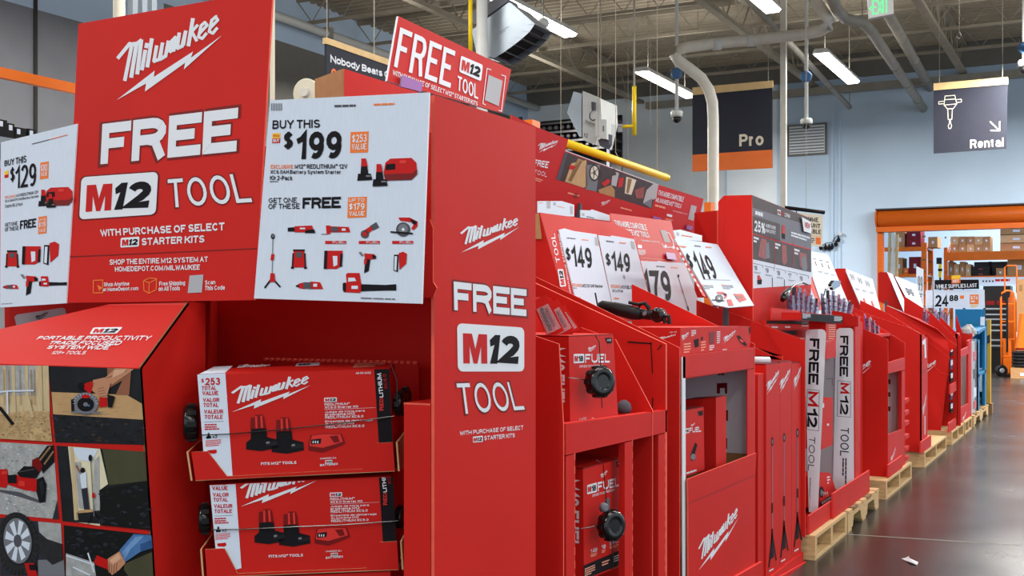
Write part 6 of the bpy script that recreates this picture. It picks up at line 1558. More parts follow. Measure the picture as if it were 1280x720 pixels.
m.flat(B2, cV((656, 158), (690, 162), (712, 226), (680, 222)), 'greycard', 2); m.line(B2, cV((690, 172), (706, 176), (724, 216), (730, 250), (676, 250), (668, 232)), .8, 'white', 2); m.ell(B2, 832, 308, 1.6, 2.2, 'white', 2); m.ell(B2, 842, 309, 1.6, 2.2, 'white', 2)
m.line(B2, cV((556, 306), (690, 318)), .5, 'pinkink', 2)
m.build('board', t)
m = MB(); B2c = Pl(B2.o + B2.n * .006, B2.n); m.board(B2c, cV((500, 320), (640, 326), (650, 322), (700, 330), (780, 332), (790, 340), (893, 624), (870, 640), (520, 560)), .003, 'paper', 'white')
m.text(B2c, '179', cV((556, 372), (700, 374), (724, 536), (580, 510)), 'ink', 3, .04)
m.bars(B2c, cV((638, 348), (712, 354), (712, 358), (638, 352)), 1, 'greyink', 3, .9); m.bars(B2c, cV((714, 354), (776, 358), (776, 362), (714, 358)), 1, 'orangeink', 3, .9)
m.ell(B2c, 848, 345, 1.2, 2.2, 'ink', 3); m.line(B2c, [(848.5, 348), (860.5, 386)], .7, 'midgrey', 3); m.line(B2c, [(853, 362), (854, 366)], 1.2, 'redprint', 4); m.line(B2c, [(859.6, 383), (860.8, 388)], 1.6, 'ink', 4)
m.build('price_card', t)['label'] = 'white $179 card'
m = MB(); B2d = Pl(B2.o + B2.n * .012, B2.n); m.board(B2d, cV((688, 276), (735, 282), (746, 318), (696, 312)), .003, 'purple'); m.build('price_channel_clip', t)
# strongly slanted $149 card
B3 = slant(-1.54, 1.2, 33)
t = thing('price_board', 'strongly slanted white $149 card right of the $179 card', 'sign', B3.p(890, 385))
cX = lambda *p: cq(800, 230, 3.79, p)
m = MB(); m.board(B3, cX((165, 262), (170, 256), (366, 286), (372, 292), (541, 576), (420, 586), (350, 572)), .006, 'paper', 'greycard')
price(m, B3, '149', cX((240, 318), (326, 340), (372, 448), (292, 452)), cX((212, 326), (234, 330), (258, 402), (238, 400)), .04)
m.flat(B3, cX((166, 296), (178, 290), (314, 536), (298, 530)), 'redprint', 1); m.bars(B3, cX((182, 290), (220, 296), (224, 306), (188, 300)), 2, 'orangeink', 2, .6); m.bars(B3, cX((258, 290), (308, 296), (308, 301), (258, 295)), 1, 'greyink', 2, .9); m.bars(B3, cX((310, 296), (358, 300), (358, 305), (310, 301)), 1, 'orangeink', 2, .9)
m.flat(B3, cX((300, 450), (428, 454), (430, 457), (302, 453)), 'greycard', 2)
for x in (292, 386): m.bars(B3, cX((x, 478), (x + 54, 480), (x + 62, 502), (x + 10, 500)), 3, 'midgrey', 2, .5, x); m.bars(B3, cX((x, 476), (x + 22, 477), (x + 24, 482), (x + 2, 481)), 1, 'orangeink', 3, .9)
m.bars(B3, cX((171, 302), (178, 298), (303, 526), (296, 524)), 9, 'white', 2, .5, 3)
tool(m, B3, 'saw', 900, 372, .55); m.flat(B3, cX((442, 520), (486, 520), (506, 548), (470, 560)), 'redprint', 2); m.flat(B3, cX((410, 548), (432, 546), (444, 576), (420, 578)), 'redprint', 2); m.flat(B3, cX((450, 530), (480, 530), (486, 540), (458, 544)), 'deepred', 3)
m.build('price_card', t)
m = MB(); B3b = Pl(B3.o - B3.n * .012, B3.n); m.board(B3b, cX((158, 220), (190, 216), (294, 244), (294, 272), (170, 258)), .004, 'paper', 'greycard'); m.bars(B3b, cX((196, 240), (282, 254), (282, 259), (196, 245)), 1, 'orangeink', 2, .9); m.flat(B3b, cX((172, 228), (186, 231), (186, 246), (172, 243)), 'greycard', 1); m.build('card_behind', t)
# small white cards peeking out above the boards
B0 = slant(-2.24, 1.35, 5)
for lab, pts in (('white price card peeking above the twin $149 cards beside the front display', ((112, 12), (380, 12), (520, 54), (520, 186), (110, 170))), ('second white price card peeking above the twin $149 cards', ((590, 112), (700, 118), (720, 106), (940, 178), (944, 240), (590, 196)))):
    t = thing('small_price_card', lab, 'sign', B0.p(*cW(*pts)[3]), 'white price cards peeking above the boards')
    m = MB(); m.board(B0, cW(*pts), .004, 'paper', 'greycard')
    if len(pts) == 5: m.bars(B0, cW((120, 28), (196, 34), (196, 40), (120, 34)), 1, 'orangeink', 2, .9); m.bars(B0, cW((330, 64), (470, 100), (470, 106), (330, 70)), 1, 'orangeink', 2, .9); m.flat(B0, cW((210, 10), (255, 12), (252, 96), (212, 94)), 'greycard', 1); m.flat(B0, cW((474, 66), (504, 72), (502, 160), (478, 158)), 'greycard', 1); m.flat(B0, cW((285, 24), (314, 28), (314, 60), (285, 58)), 'greycard', 1)
    else: m.bars(B0, cW((660, 180), (800, 212), (800, 222), (660, 190)), 1, 'greyink', 2, .9); m.flat(B0, cW((608, 146), (636, 150), (636, 180), (608, 176)), 'greycard', 1)
    m.build('card', t)
# long header with site photographs
LH = slant(-2.5, 1.62, -14)
t = thing('long_header', 'long red header with a strip of site photos under the yellow bar', 'sign', LH.p(775, 290))
m = MB(); cY = lambda *p: cq(660, 150, 4.8, p)
m.board(LH, [(640, 144)] + cY((60, 46), (242, 116), (224, 182), (782, 388)) + [(879.5, 248.5), (870.5, 292), (868, 304), (800, 300), (640, 268)], .01, 'redprint', 'rededge')
m.flat(LH, cY((222, 192), (780, 392), (742, 534), (168, 356)), 'warmdark', 1); m.line(LH, cY((224, 184), (782, 390)), .9, 'white', 2)
def ph(pts, c, k=2): m.flat(LH, cY(*pts), c, k)
ph(((222, 192), (240, 200), (190, 360), (168, 356)), 'greyink'); ph(((260, 260), (350, 240), (360, 400), (330, 406), (222, 370)), 'tabletop'); ph(((300, 230), (330, 240), (260, 370), (240, 364)), 'kraft'); ph(((346, 270), (432, 268), (410, 430), (346, 416)), 'midgrey'); ph(((250, 270), (290, 276), (270, 300), (244, 292)), 'redprint', 3)
m.ell(LH, 743, 216, 6.5, 10.5, 'tyre', 3); m.ell(LH, 743, 216, 5, 8.6, 'cream', 4); m.ell(LH, 743, 216, 1.6, 3, 'greyink', 5)
for k in range(5):
    a = k * 1.2566; m.line(LH, [(743 + 1.5 * math.cos(a + .6), 216 + 2.6 * math.sin(a + .6)), (743 + 4.6 * math.cos(a + .6), 216 + 8 * math.sin(a + .6))], .9, 'greyink', 5)
ph(((436, 300), (520, 290), (530, 330), (440, 350)), 'warmdark', 3); ph(((420, 420), (500, 390), (520, 420), (520, 465), (430, 438)), 'kraft'); ph(((440, 380), (480, 350), (496, 370), (460, 400)), 'redprint', 3); ph(((508, 305), (546, 318), (530, 400), (500, 390)), 'greycard'); ph(((545, 350), (575, 345), (566, 400), (540, 406)), 'redprint', 3); ph(((590, 340), (650, 360), (620, 450), (580, 440)), 'cream'); ph(((600, 350), (624, 356), (604, 440), (590, 436)), 'wooddark', 3); ph(((640, 420), (700, 400), (690, 470), (650, 470)), 'dullred', 3); ph(((712, 420), (760, 376), (782, 392), (770, 470), (690, 500)), 'greycard'); ph(((690, 500), (745, 470), (740, 530)), 'midgrey', 3)
m.logo(LH, cY((62, 112), (182, 122), (172, 190), (60, 198)), 'white', 2); m.text(LH, 'FREE', cY((40, 236), (128, 250), (118, 290), (34, 272)), 'white', 2, .05); m.text(LH, 'TOOL', cY((40, 296), (118, 316), (112, 342), (36, 322)), 'white', 2, -.01); m.bars(LH, cY((40, 344), (90, 360), (84, 380), (34, 366)), 2, 'pinkink', 2, .5)
m.logo(LH, cY((440, 480), (494, 478), (486, 512), (436, 518)), 'white', 2); m.bars(LH, cY((556, 522), (668, 552), (666, 560), (554, 530)), 1, 'pinkink', 2, .9); m.bars(LH, cY((240, 434), (354, 462), (352, 470), (238, 442)), 1, 'pinkink', 2, .9); m.flat(LH, cY((276, 440), (300, 440), (296, 472), (274, 464)), 'deepred', 2)
m.text(LH, 'TWO MORE COMPATIBLE', cY((786, 420), (938, 462), (930, 492), (778, 450)), 'white', 2, .03); m.text(LH, 'MILWAUKEE M12™ TOOLS', cY((772, 464), (924, 504), (916, 530), (764, 490)), 'white', 2, .03); m.bars(LH, cY((764, 506), (866, 534), (864, 546), (762, 518)), 1, 'pinkink', 2, .9); m.text(LH, 'homedepot.com', cY((870, 540), (960, 562), (958, 572), (868, 550)), 'white', 2, .02)
m.flat(LH, [(864, 256), (871, 258), (867, 276), (860, 274)], 'greycard', 2); m.flat(LH, cY((834, 562), (866, 570), (864, 584), (832, 576)), 'white', 2); m.bars(LH, cY((826, 588), (874, 600), (872, 612), (824, 600)), 2, 'pinkink', 2, .6)
m.build('header_panel', t)
m = MB(); LHd = Pl(LH.o + LH.n * .012, LH.n); m.board(LHd, cY((752, 576), (800, 588), (798, 600), (750, 590)), .003, 'purple'); m.board(LHd, [(859, 281), (866, 283), (865, 288), (858, 286)], .003, 'purple'); m.build('price_channel_clip', t)
t = thing('yellow_bar', 'thick yellow tube running above the long photo header', 'rail', (-2.35, 5.5, 2.0))
q = PX(-2.62)
m = MB(); a, b = q.p(690, 173), q.p(833, 222); m.tube([a, b], .024, 'yellow', 14); m.build('tube', t, smooth=True)
m = MB(); m.lathe(b, (b - a), [(-.02, .0255), (.004, .0255), (.01, .02)], 'yellow', 14); m.build('end_cap', t)
# red wall and orange rack pieces between the photo header and the 25% board
t = thing('red_side_board', 'plain red board with fine white print left of the 25% header', 'board', (-2.0, 6.6, 1.2))
q = PY(7.1); m = MB(); m.prism([q.p(868, 266), q.p(897, 263), q.p(899, 300), q.p(899, 372), q.p(868, 372)], (0, .01, 0), 'red', 'rededge'); m.build('front_sheet', t)
e = q.p(897, 263); m = MB(); qq = PX(e.x + .004); m.board(qq, [(897.5, 263), (909, 266), (911, 330), (911, 380), (898, 380)], .008, 'redprint', 'rededge'); m.bars(qq, [(899, 286), (908, 278), (908, 300), (899, 308)], 3, 'white', 1, .4, 4); m.bars(qq, [(900, 312), (910, 306), (910, 312), (900, 318)], 1, 'white', 1, .8, 4); m.build('side_sheet', t)
# boards further on
B4 = slant(-1.95, 1.2, 30)
t = thing('price_board', 'slanted white card with three small prices beside the 25% header', 'sign', B4.p(1035, 392))
c9 = lambda *p: cq(930, 240, 4.0, p)
m = MB(); m.board(B4, c9((334, 296), (416, 312), (424, 320), (530, 575), (400, 590), (345, 430)), .006, 'paper', 'greycard')
for k in range(3):
    x = 346 + 32 * k; y = 336 + 8 * k
    m.flat(B4, c9((x, y), (x + 18, y + 3), (x + 30, y + 42), (x + 12, y + 38)), 'white', 1); m.text(B4, '$', c9((x + 6, y + 10), (x + 14, y + 12), (x + 20, y + 34), (x + 12, y + 32)), 'ink', 2, .02); m.flat(B4, c9((x - 2, y - 4), (x + 14, y - 2), (x + 16, y + 2), (x, y)), 'ink', 2); m.bars(B4, c9((x + 20, y + 58), (x + 46, y + 62), (x + 50, y + 70), (x + 24, y + 66)), 2, 'midgrey', 2, .5, k)
m.flat(B4, c9((338, 300), (416, 316), (418, 322), (340, 306)), 'white', 1)
tool(m, B4, 'driver', 1052, 378, .35)
m.build('price_card', t); m = MB(); m.board(Pl(B4.o - B4.n * .008, B4.n), c9((324, 420), (345, 425), (405, 590), (380, 590), (336, 470)), .006, 'red', 'rededge'); m.build('board', t)
cZ = lambda *p: cq(1000, 300, 3.6, p)
B5 = slant(-1.97, 1.2, 30)
t = thing('price_board', 'slanted red board with a white tool price card, above the script logo display', 'sign', B5.p(1080, 390))
y9 = B5.p(1056, 336).y
m = MB(); q = PY(y9); m.prism([q.p(*p) for p in cZ((155, 132), (166, 128), (204, 128), (284, 318), (280, 330), (225, 300))], (0, .008, 0), 'red', 'rededge'); m.build('side_panel', t)
m = MB(); m.board(B5, cZ((202, 128), (212, 132), (326, 176), (366, 326), (284, 318)), .006, 'paper', 'greycard')
for x, y in ((222, 150), (256, 166), (290, 180)): m.text(B5, '99', cZ((x, y), (x + 20, y + 7), (x + 26, y + 34), (x + 8, y + 28)), 'midgrey', 2, .03)
for x, y in ((282, 262), (318, 274)): m.flat(B5, cZ((x, y), (x + 8, y), (x + 20, y + 34), (x + 10, y + 34)), 'redprint', 2); m.flat(B5, cZ((x + 6, y + 22), (x + 16, y + 22), (x + 22, y + 36), (x + 12, y + 36)), 'dullred', 3)
for k in range(3): m.bars(B5, cZ((246 + 32 * k, 214 + 8 * k), (268 + 32 * k, 220 + 8 * k), (272 + 32 * k, 232 + 8 * k), (252 + 32 * k, 226 + 8 * k)), 3, 'midgrey', 2, .5, k)
m.build('price_card', t)
B6 = slant(-2.02, 1.2, 28)
t = thing('price_board', 'slanted red board with narrow white edge, above the closed red display', 'sign', B6.p(1115, 390))
q = PY(B6.p(1107, 340).y); m = MB(); m.prism([q.p(*p) for p in cZ((352, 150), (360, 144), (392, 145), (472, 326), (352, 276))], (0, .008, 0), 'red', 'rededge'); m.build('side_panel', t)
m = MB(); m.board(B6, cZ((392, 144), (416, 154), (494, 324), (470, 330)), .006, 'paper', 'ink'); m.build('price_card', t)
B7 = slant(-2.06, 1.2, 28)
t = thing('price_board', 'slanted dark edged white price card left of the tall upright card', 'sign', B7.p(1145, 390))
m = MB(); m.board(B7, cZ((426, 164), (440, 166), (510, 196), (524, 200), (560, 332), (516, 332)), .008, 'paper', 'ink')
m.text(B7, '99', cZ((470, 212), (506, 222), (518, 256), (484, 248)), 'greyink', 2, .05); m.flat(B7, cZ((470, 215), (500, 222), (510, 246), (482, 240)), 'midgrey', 1)
m.build('price_card', t); m = MB(); q = PY(B7.p(1119, 346).y); m.prism([q.p(*p) for p in cZ((418, 160), (428, 164), (518, 332), (490, 328))], (0, .006, 0), 'red', 'rededge'); m.build('side_panel', t)
B8 = Pl(B7.p(1150, 360) + V((0, .6, 0)), (.55, -.8, 0))
t = thing('price_board', 'tall upright white price card turned towards the camera, before the $24.88 sign', 'sign', B8.p(1150, 395))
m = MB(); m.board(B8, cZ((524, 118), (556, 132), (556, 320), (524, 330)), .006, 'paper', 'greycard'); m.text(B8, '99', cZ((530, 160), (552, 166), (552, 230), (530, 226)), 'midgrey', 2, .05); m.bars(B8, cZ((530, 240), (552, 242), (552, 262), (530, 260)), 2, 'midgrey', 2, .5); m.build('price_card', t)
m = MB(); e = B8.p(1150, 388); m.tube([e - B8.n * .02 - V((0, 0, .3)), e - B8.n * .02], .01, 'greyink', 8); m.build('post', t)
# the $24.88 sign
q = PY(yrow(1233) + .12)
t = thing('sale_sign', 'black and white WHILE SUPPLIES LAST $24.88 sign above the blue display', 'sign', q.p(1195, 386))
m = MB(); m.board(q, cZ((565, 226), (830, 224), (832, 306), (565, 306)), .01, 'paper', 'greycard')
m.text(q, '24', cZ((608, 248), (668, 247), (668, 298), (608, 300)), 'ink', 2, .06); m.text(q, '88', cZ((672, 248), (712, 247), (712, 274), (672, 276)), 'ink', 2, .06); m.flat(q, cZ((720, 250), (738, 249), (738, 264), (720, 265)), 'orangeink', 1); m.flat(q, cZ((764, 246), (804, 245), (804, 288), (764, 289)), 'orangeink', 1); m.text(q, '$74', cZ((768, 252), (800, 251), (800, 268), (768, 269)), 'white', 2, .03); m.bars(q, cZ((770, 273), (798, 272), (798, 282), (770, 283)), 1, 'white', 2, .8); m.bars(q, cZ((768, 292), (802, 291), (802, 304), (768, 304)), 2, 'yellowink', 2, .6)
m.build('price_panel', t)
q7 = PY(q.o.y - .012)
m = MB(); m.board(q7, cZ((604, 180), (804, 178), (806, 220), (604, 222)), .008, 'ink'); m.text(q7, 'WHILE SUPPLIES LAST', cZ((612, 201), (796, 195), (796, 212), (612, 219)), 'white', 2, .05); m.build('top_banner', t)
q8 = PY(q.o.y - .022)
m = MB(); m.board(q8, cZ((682, 160), (722, 158), (722, 194), (682, 196)), .006, 'orange'); m.flat(q8, cZ((682, 160), (722, 158), (722, 174), (682, 176)), 'yellowink', 1); m.text(q8, 'HOT', cZ((688, 178), (716, 177), (716, 191), (688, 192)), 'white', 1, .05); m.build('hot_tag', t)
for x in (585, 740):
    m = MB(); p = q.p(1000 + x / 3.6, 384); m.tube([p + V((0, .02, 0)), V((p.x, p.y + .02, 0))], .01, 'greyink', 8); m.build('leg', t)
t = thing('clear_bag', 'bluish clear plastic bag hanging left of the $24.88 sign', 'bag', q.p(1162, 380))
m = MB(); q9 = PY(q.o.y - .2)
P = [q9.p(x, y) for x, y in cZ((566, 240), (588, 236), (596, 168), (606, 166), (604, 240), (612, 290), (568, 296))]
m.prism(P, (0, .03, 0), 'bagblue' if 'bagblue' in MATS else 'clear'); m.build('bag', t); m = MB(); m.tube([q9.p(1166, 346) + V((0, .035, 0)), V((q9.p(1166, 346).x, q9.o.y + .035, PH + .002))], .006, 'greyink', 6); m.build('stand', t)

# thin posts that carry the boards behind the displays, and the wires of the yellow bar
for o in [o for o in COL.objects if o.parent is None and o.name.split('.')[0] in ('price_board', 'small_price_card', 'red_side_board', 'long_header', 'header_board')]:
    vs = [c.matrix_basis @ v.co + o.location for c in o.children if c.type == 'MESH' for v in c.data.vertices]
    cx = sum(v.x for v in vs) / len(vs); zmin = min(v.z for v in vs); zmax = max(v.z for v in vs)
    xm = min(v.x for v in vs)
    m = MB(); ym = sum(v.y for v in vs) / len(vs) * .5 + min(v.y for v in vs) * .5; x = cx - .03
    if o.name == 'price_board.002': ym = max(v.y for v in vs) * .75 + min(v.y for v in vs) * .25; x = -1.66
    m.box((x - .012, ym - .012, PH + .001 if x > -1.9 and ym > 5.7 else 0), (x + .012, ym + .012, zmin + (zmax - zmin) * .3), 'greyink'); m.build('post', o)
yb_ = [o for o in COL.objects if o.name == 'yellow_bar'][0]
for f_ in (.35, .9):
    p = PX(-2.62).p(690, 173).lerp(PX(-2.62).p(833, 222), f_); m = MB(); m.tube([p, V((p.x, p.y, ZC))], .0025, 'joist', 5); m.build('wire', yb_)
# ================================================================ overhead
def zdep(y, h): return F * (h - EYE) / (HY - y)            # how far away a point of height h is when seen on row y
def hp(px, py, h): return deep(px, py, zdep(py, h))
def simple(name, lab, cat, loc, parts, grp=None, smooth=True):
    t = thing(name, lab, cat, loc, grp)
    for nm, m in parts: m.build(nm, t, smooth=smooth)
    return t
def mb(fn, *a, **k):
    m = MB(); getattr(m, fn)(*a, **k); return m
def column(lab, px, z, r, c, square=False):
    p = deep(px, HY, z); p.z = 0
    t = thing('steel_column', lab, 'column', p)
    m = MB()
    if square: m.box((p.x - r, p.y - r, 0), (p.x + r, p.y + r, ZC - .1), c)
    else: m.tube([p, p + V((0, 0, ZC - .1))], r, c, 18)
    m.build('shaft', t, smooth=not square)
    m = MB(); m.box((p.x - r * 1.7, p.y - r * 1.7, 0), (p.x + r * 1.7, p.y + r * 1.7, .02), 'pipegrey'); m.build('base_plate', t)
    return t
column('round grey steel column behind the slanted FREE M12 TOOL sign', 602.5, 12, .058, 'whitemetal')
column('round cream steel column above the left half of the red header', 149, 10, .05, 'cream')
column('slim white post along the right edge of the red header', 340.5, 8, .012, 'cream', True)
column('white square column right of the Pro sign', 979.5, 17, .04, 'pipewhite', True)
for k, px in enumerate((166, 178, 190)):
    column(('first', 'second', 'third')[k] + ' grey channel post behind the top of the red header', px, 10.4 + k * .1, .03, 'steel', True)
# conduit that bends round and drops beside the Pro sign
t = thing('conduit', 'thick pale pipe that loops under the roof and drops left of the Pro sign', 'pipe', deep(891.5, 300, 16.5))
Z = 16.5
path = [(891.5, 420), (891.5, 235), (891.5, 150), (890.5, 128), (886, 112), (877, 98), (862, 86), (848, 76), (843.5, 69), (846, 63), (858, 59), (890, 54.5), (940, 50), (1000, 43.5), (1025, 38.5), (1036, 33), (1037, 27), (1031, 18), (1016, -4)]
m = MB(); m.tube([deep(x, y, Z - (max(0, x - 960) * .012 if y < 60 else 0)) for x, y in path], .08, 'pipewhite', 14); m.build('pipe', t, smooth=True)
for x, y in ((896 + 0, 55), (938, 50.3)):
    m = MB(); a = deep(x - 5, y + .6, Z); b = deep(x + 5, y - .4, Z); m.tube([a, b], .088, 'whitemetal', 14); m.build('coupling', t, smooth=True)
m = MB(); p = deep(891.5, 420, Z); m.tube([V((p.x, p.y, 0)), p], .08, 'pipewhite', 14); m.build('lower_pipe', t, smooth=True)
def pipe(lab, pts, r, c='pipegrey', grp=None, rings=True):
    P = [hp(*p) for p in pts]
    t = thing('roof_pipe', lab, 'pipe', P[0], grp)
    m = MB(); m.tube(P, r, c, 12); m.build('pipe', t, smooth=True)
    if rings:
        for k in range(1, 4):
            a, b = P[-2], P[-1]; s0 = a + (b - a) * k / 4; m = MB(); d = (b - a).normalized() * .03; m.tube([s0 - d, s0 + d], r * 1.12, c, 12); m.build('joint_ring', t, smooth=True)
    s0 = P[len(P) // 2]; m = MB(); m.tube([s0, V((s0.x, s0.y, ZC - .02))], .008, 'joist', 6); m.build('hanger', t)
    return t
pipe('bent grey duct running down to the back wall left of the Rental sign', [(1036, -12, 5.25), (1045, 10, 5.25), (1056, 23, 5.25), (1078, 28, 5.2), (1090, 40, 5.2), (1101, 57, 5.2), (1158, 141, 5.2)], .075)
pipe('straight grey duct running behind the exit sign to the Rental sign', [(1108, 14, 5.6), (1169, 121, 5.6)], .08)
pipe('thin grey pipe running to the back wall right of the white column', [(925, -12, 5.4), (1062, 134, 5.3)], .05)
pipe('short dark pipe left of the bent duct under the roof', [(1024, -8, 5.95), (1046, 22, 5.95)], .07, 'joist')
t = thing('roof_pipe', 'pale pipe along the top of the left side wall', 'pipe', (-11.7, 14, 5.87))
m = MB(); m.tube([(-11.7, 2, 5.87), (-11.7, 23.9, 5.87)], .07, 'whitemetal', 10); m.build('pipe', t, smooth=True)
for y in (15.9, 18.6, 20.8):
    m = MB(); m.tube([(-11.7, y, 5.8), (-11.7, y, 5.97)], .09, 'pipegrey', 8); m.build('clamp', t)
    m = MB(); m.tube([(-11.7, y, 5.95), (-11.7, y, ZC)], .01, 'pipegrey', 6); m.build('hanger', t)
# hanging signs
def banner(lab, pl, strip_, body, foot, name='hanging_sign', wires=()):
    t = thing(name, lab, 'sign', pl.p(*body[0]))
    m = MB(); m.board(pl, strip_, .04, 'woodstrip'); m.build('top_rail', t)
    pb = Pl(pl.o - pl.n * .01, pl.n)
    m = MB(); m.board(pb, body, .02, 'charcoal', 'charcoal')
    if foot: m.flat(pb, foot, 'signorange', 1)
    for w in wires:
        a = pl.p(*w) - pl.n * .02
        mw = MB(); mw.tube([a, V((a.x, a.y, ZC - .05))], .005, 'pipegrey', 5); mw.build('wire', t)
    return t, m, pb
c6 = lambda *p: cq(640, 0, 3.6, p)
c7 = lambda *p: cq(940, 0, 3.274, p)
pl = Pl(deep(915, 160, 18), (.10, -1, 0))
t, m, pb = banner('dark Pro department sign with orange foot hanging before the back wall', pl, [(865.5, 109.5), (966, 100.5), (966, 109.5), (865.5, 119)], [(865.5, 118.5), (965.5, 109.5), (965.5, 210), (865.5, 214.5)], [(865.5, 193.5), (965.5, 187), (965.5, 210), (865.5, 214.5)], wires=((872, 110), (960, 102)))
m.text(pb, 'Pro', [(924, 168), (954.5, 166), (954.5, 181.5), (924, 183)], 'cream', 2, .04); m.build('panel', t)
pl = Pl(deep(1213, 145, 18), (.02, -1, 0))
t, m, pb = banner('dark Rental department sign with jackhammer symbol and arrow', pl, c7((743, 341), (1047, 315), (1047, 344), (743, 370)), c7((743, 369), (1046, 343), (1041, 608), (743, 628)), None, wires=((1174, 104), (1253, 97)))
m.text(pb, 'Rental', c7((893, 572), (1030, 563), (1030, 599), (893, 607)), 'cream', 2, .03)
for w in ([(790, 393), (830, 390), (838, 425), (786, 430), (790, 393)], [(788, 408), (834, 405)], [(786, 414), (764, 416), (764, 426), (786, 424)], [(836, 408), (857, 406), (857, 417), (836, 420)], [(786, 430), (800, 446), (824, 444), (838, 425)], [(801, 447), (803, 489), (818, 488), (820, 445)], [(808, 489), (808, 505), (803, 515), (806, 526), (813, 526), (817, 514), (813, 504), (813, 488)]): m.line(pb, c7(*w), .9, 'cream', 2)
m.line(pb, c7((975, 498), (1008, 530)), 1.6, 'cream', 2); m.line(pb, c7((1014, 498), (1014, 534), (977, 534)), 1.6, 'cream', 2); m.build('panel', t)
c5_ = lambda *p: cq(340, 0, 5.144, p)
pl = PX(-6.0)
t, m, pb = banner('dark Nobody Beats sign hanging left of the slanted FREE M12 TOOL sign', pl, [(408, 46.7), (575, 105), (575, 113), (408, 54.5)], [(408, 54), (575, 112), (575, 215), (408, 190)], [(408, 105.5), (575, 150), (575, 215), (408, 190)], wires=((411, 48), (470, 69)))
m.text(pb, 'Nobody Beats Our', c5_((376, 352), (800, 475), (800, 528), (376, 412)), 'white', 2, .06); m.text(pb, 'Guarantee', c5_((380, 436), (640, 512), (640, 578), (380, 502)), 'signorange', 2, .06); m.bars(pb, c5_((384, 514), (426, 524), (426, 530), (384, 520)), 1, 'cream', 2, .9); m.build('panel', t)
# EXIT sign
pl = Pl(deep(1100, 10, 11), (.25, -1, 0))
t = thing('exit_sign', 'white box with a green lit EXIT under the roof', 'exit sign', deep(1100, 10, 11))
m = MB(); m.board(pl, c7((472, -20), (578, -32), (580, 56), (479, 75)), .08, 'whitemetal')
m.text(pl, 'EXIT', c7((492, 4), (560, -6), (560, 50), (492, 60)), 'exitgreen', 2, .06); m.line(pl, c7((488, 28), (481, 34), (488, 41)), .8, 'exitgreen', 2); m.build('case', t)
a = pl.p(1100, -8) - pl.n * .04; m = MB(); m.tube([a, V((a.x, a.y, ZC))], .012, 'whitemetal', 6); m.build('stem', t)
# dome cameras
def domecam(lab, px, y0, y1, ydome, z):
    a, b = deep(px, y0, z), deep(px, y1, z)
    t = thing('dome_camera', lab, 'camera', b, 'dome cameras under the roof')
    m = MB(); m.tube([V((a.x, a.y, ZC - .02)), b], .028, 'whitemetal', 8); m.build('stem', t, smooth=True)
    h = (ydome - y1) * z / F
    m = MB(); m.lathe(b + V((0, 0, .02)), (0, 0, -1), [(0, .07), (.02, .09), (h * .5, .085), (h * .55, .06)], 'whitemetal', 18); m.build('housing', t, smooth=True)
    m = MB(); m.lathe(b - V((0, 0, h * .5)), (0, 0, -1), [(0, .065), (h * .25, .058), (h * .45, .03), (h * .5, .005)], 'gloss', 16); m.build('dome', t, smooth=True)
    m = MB(); m.lathe(a - V((0, .05, 0)), (0, 1, 0), [(0, .05), (.02, .085), (.05, .085), (.07, .05)], 'bluecard', 14); m.build('cable_reel', t, smooth=True)
domecam('dome camera on a pale stem left of the Pro sign', 846, 92, 140, 154, 17)
domecam('dome camera on a pale stem right of the white column', 1008, 96, 150, 162, 17)
domecam('dome camera cut by the right edge of the photo', 1280, 60, 77, 92, 17)
# silver louvred heater
Yh = 10.7; pl = PY(Yh)
cHt = lambda *p: cq(560, 0, 7.2, p)
side = cHt((212, 272), (405, 128), (545, 22), (570, 30), (782, 215), (735, 285), (670, 345), (600, 400), (510, 465), (415, 525), (330, 500), (256, 480))
t = thing('unit_heater', 'silver heater with curved louvred outlet behind the grey column', 'heater', pl.p(640, 40))
P = [pl.p(*p) for p in side]
ext = V((0, .42, 0))
m = MB(); m.poly(P, 'steel'); m.poly([p + ext for p in P[::-1]], 'steel')
for i in range(len(P)):
    j = (i + 1) % len(P); arc = 4 <= i < 10
    if arc:                                   # open outlet set back between the louvres, inner shade put in its colour
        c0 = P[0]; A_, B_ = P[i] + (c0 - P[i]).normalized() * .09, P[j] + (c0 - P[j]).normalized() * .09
        m.poly([A_, A_ + ext, B_ + ext, B_], 'darkgrey')
    else: m.poly([P[i], P[i] + ext, P[j] + ext, P[j]], 'steel')
m.build('housing', t)
for k, i in enumerate((4, 5, 6, 7, 8, 9, 10)):
    m = MB(); o = P[i]; inn = (P[0] - o).normalized() * .09
    m.prism([o, o + ext, o + ext + inn, o + inn], V((.004, 0, -.004)), 'midgrey' if 0 < k < 6 else 'steel'); m.build('louvre', t)
m = MB(); q = PY(Yh - .012); m.board(q, cHt((205, 118), (300, 62), (405, -4), (520, -20), (540, 10), (405, 105), (300, 180), (240, 220)), .25, 'midgrey'); m.build('filter_box', t)
a = pl.p(600, 0); m = MB(); m.tube([V((a.x, Yh + .2, a.z - .1)), V((a.x, Yh + .2, ZC))], .012, 'pipegrey', 6); m.build('hanger', t)
m = MB(); m.bars(Pl(pl.o, pl.n), cHt((465, 285), (545, 235), (550, 265), (470, 315)), 2, 'midgrey', 1, .5, 3); m.ell(pl, 620.3, 45.5, 3, 3.4, 'pipegrey', 1); m.ell(pl, 620.3, 45.5, 2.3, 2.7, 'steel', 2); m.build('maker_mark', t)
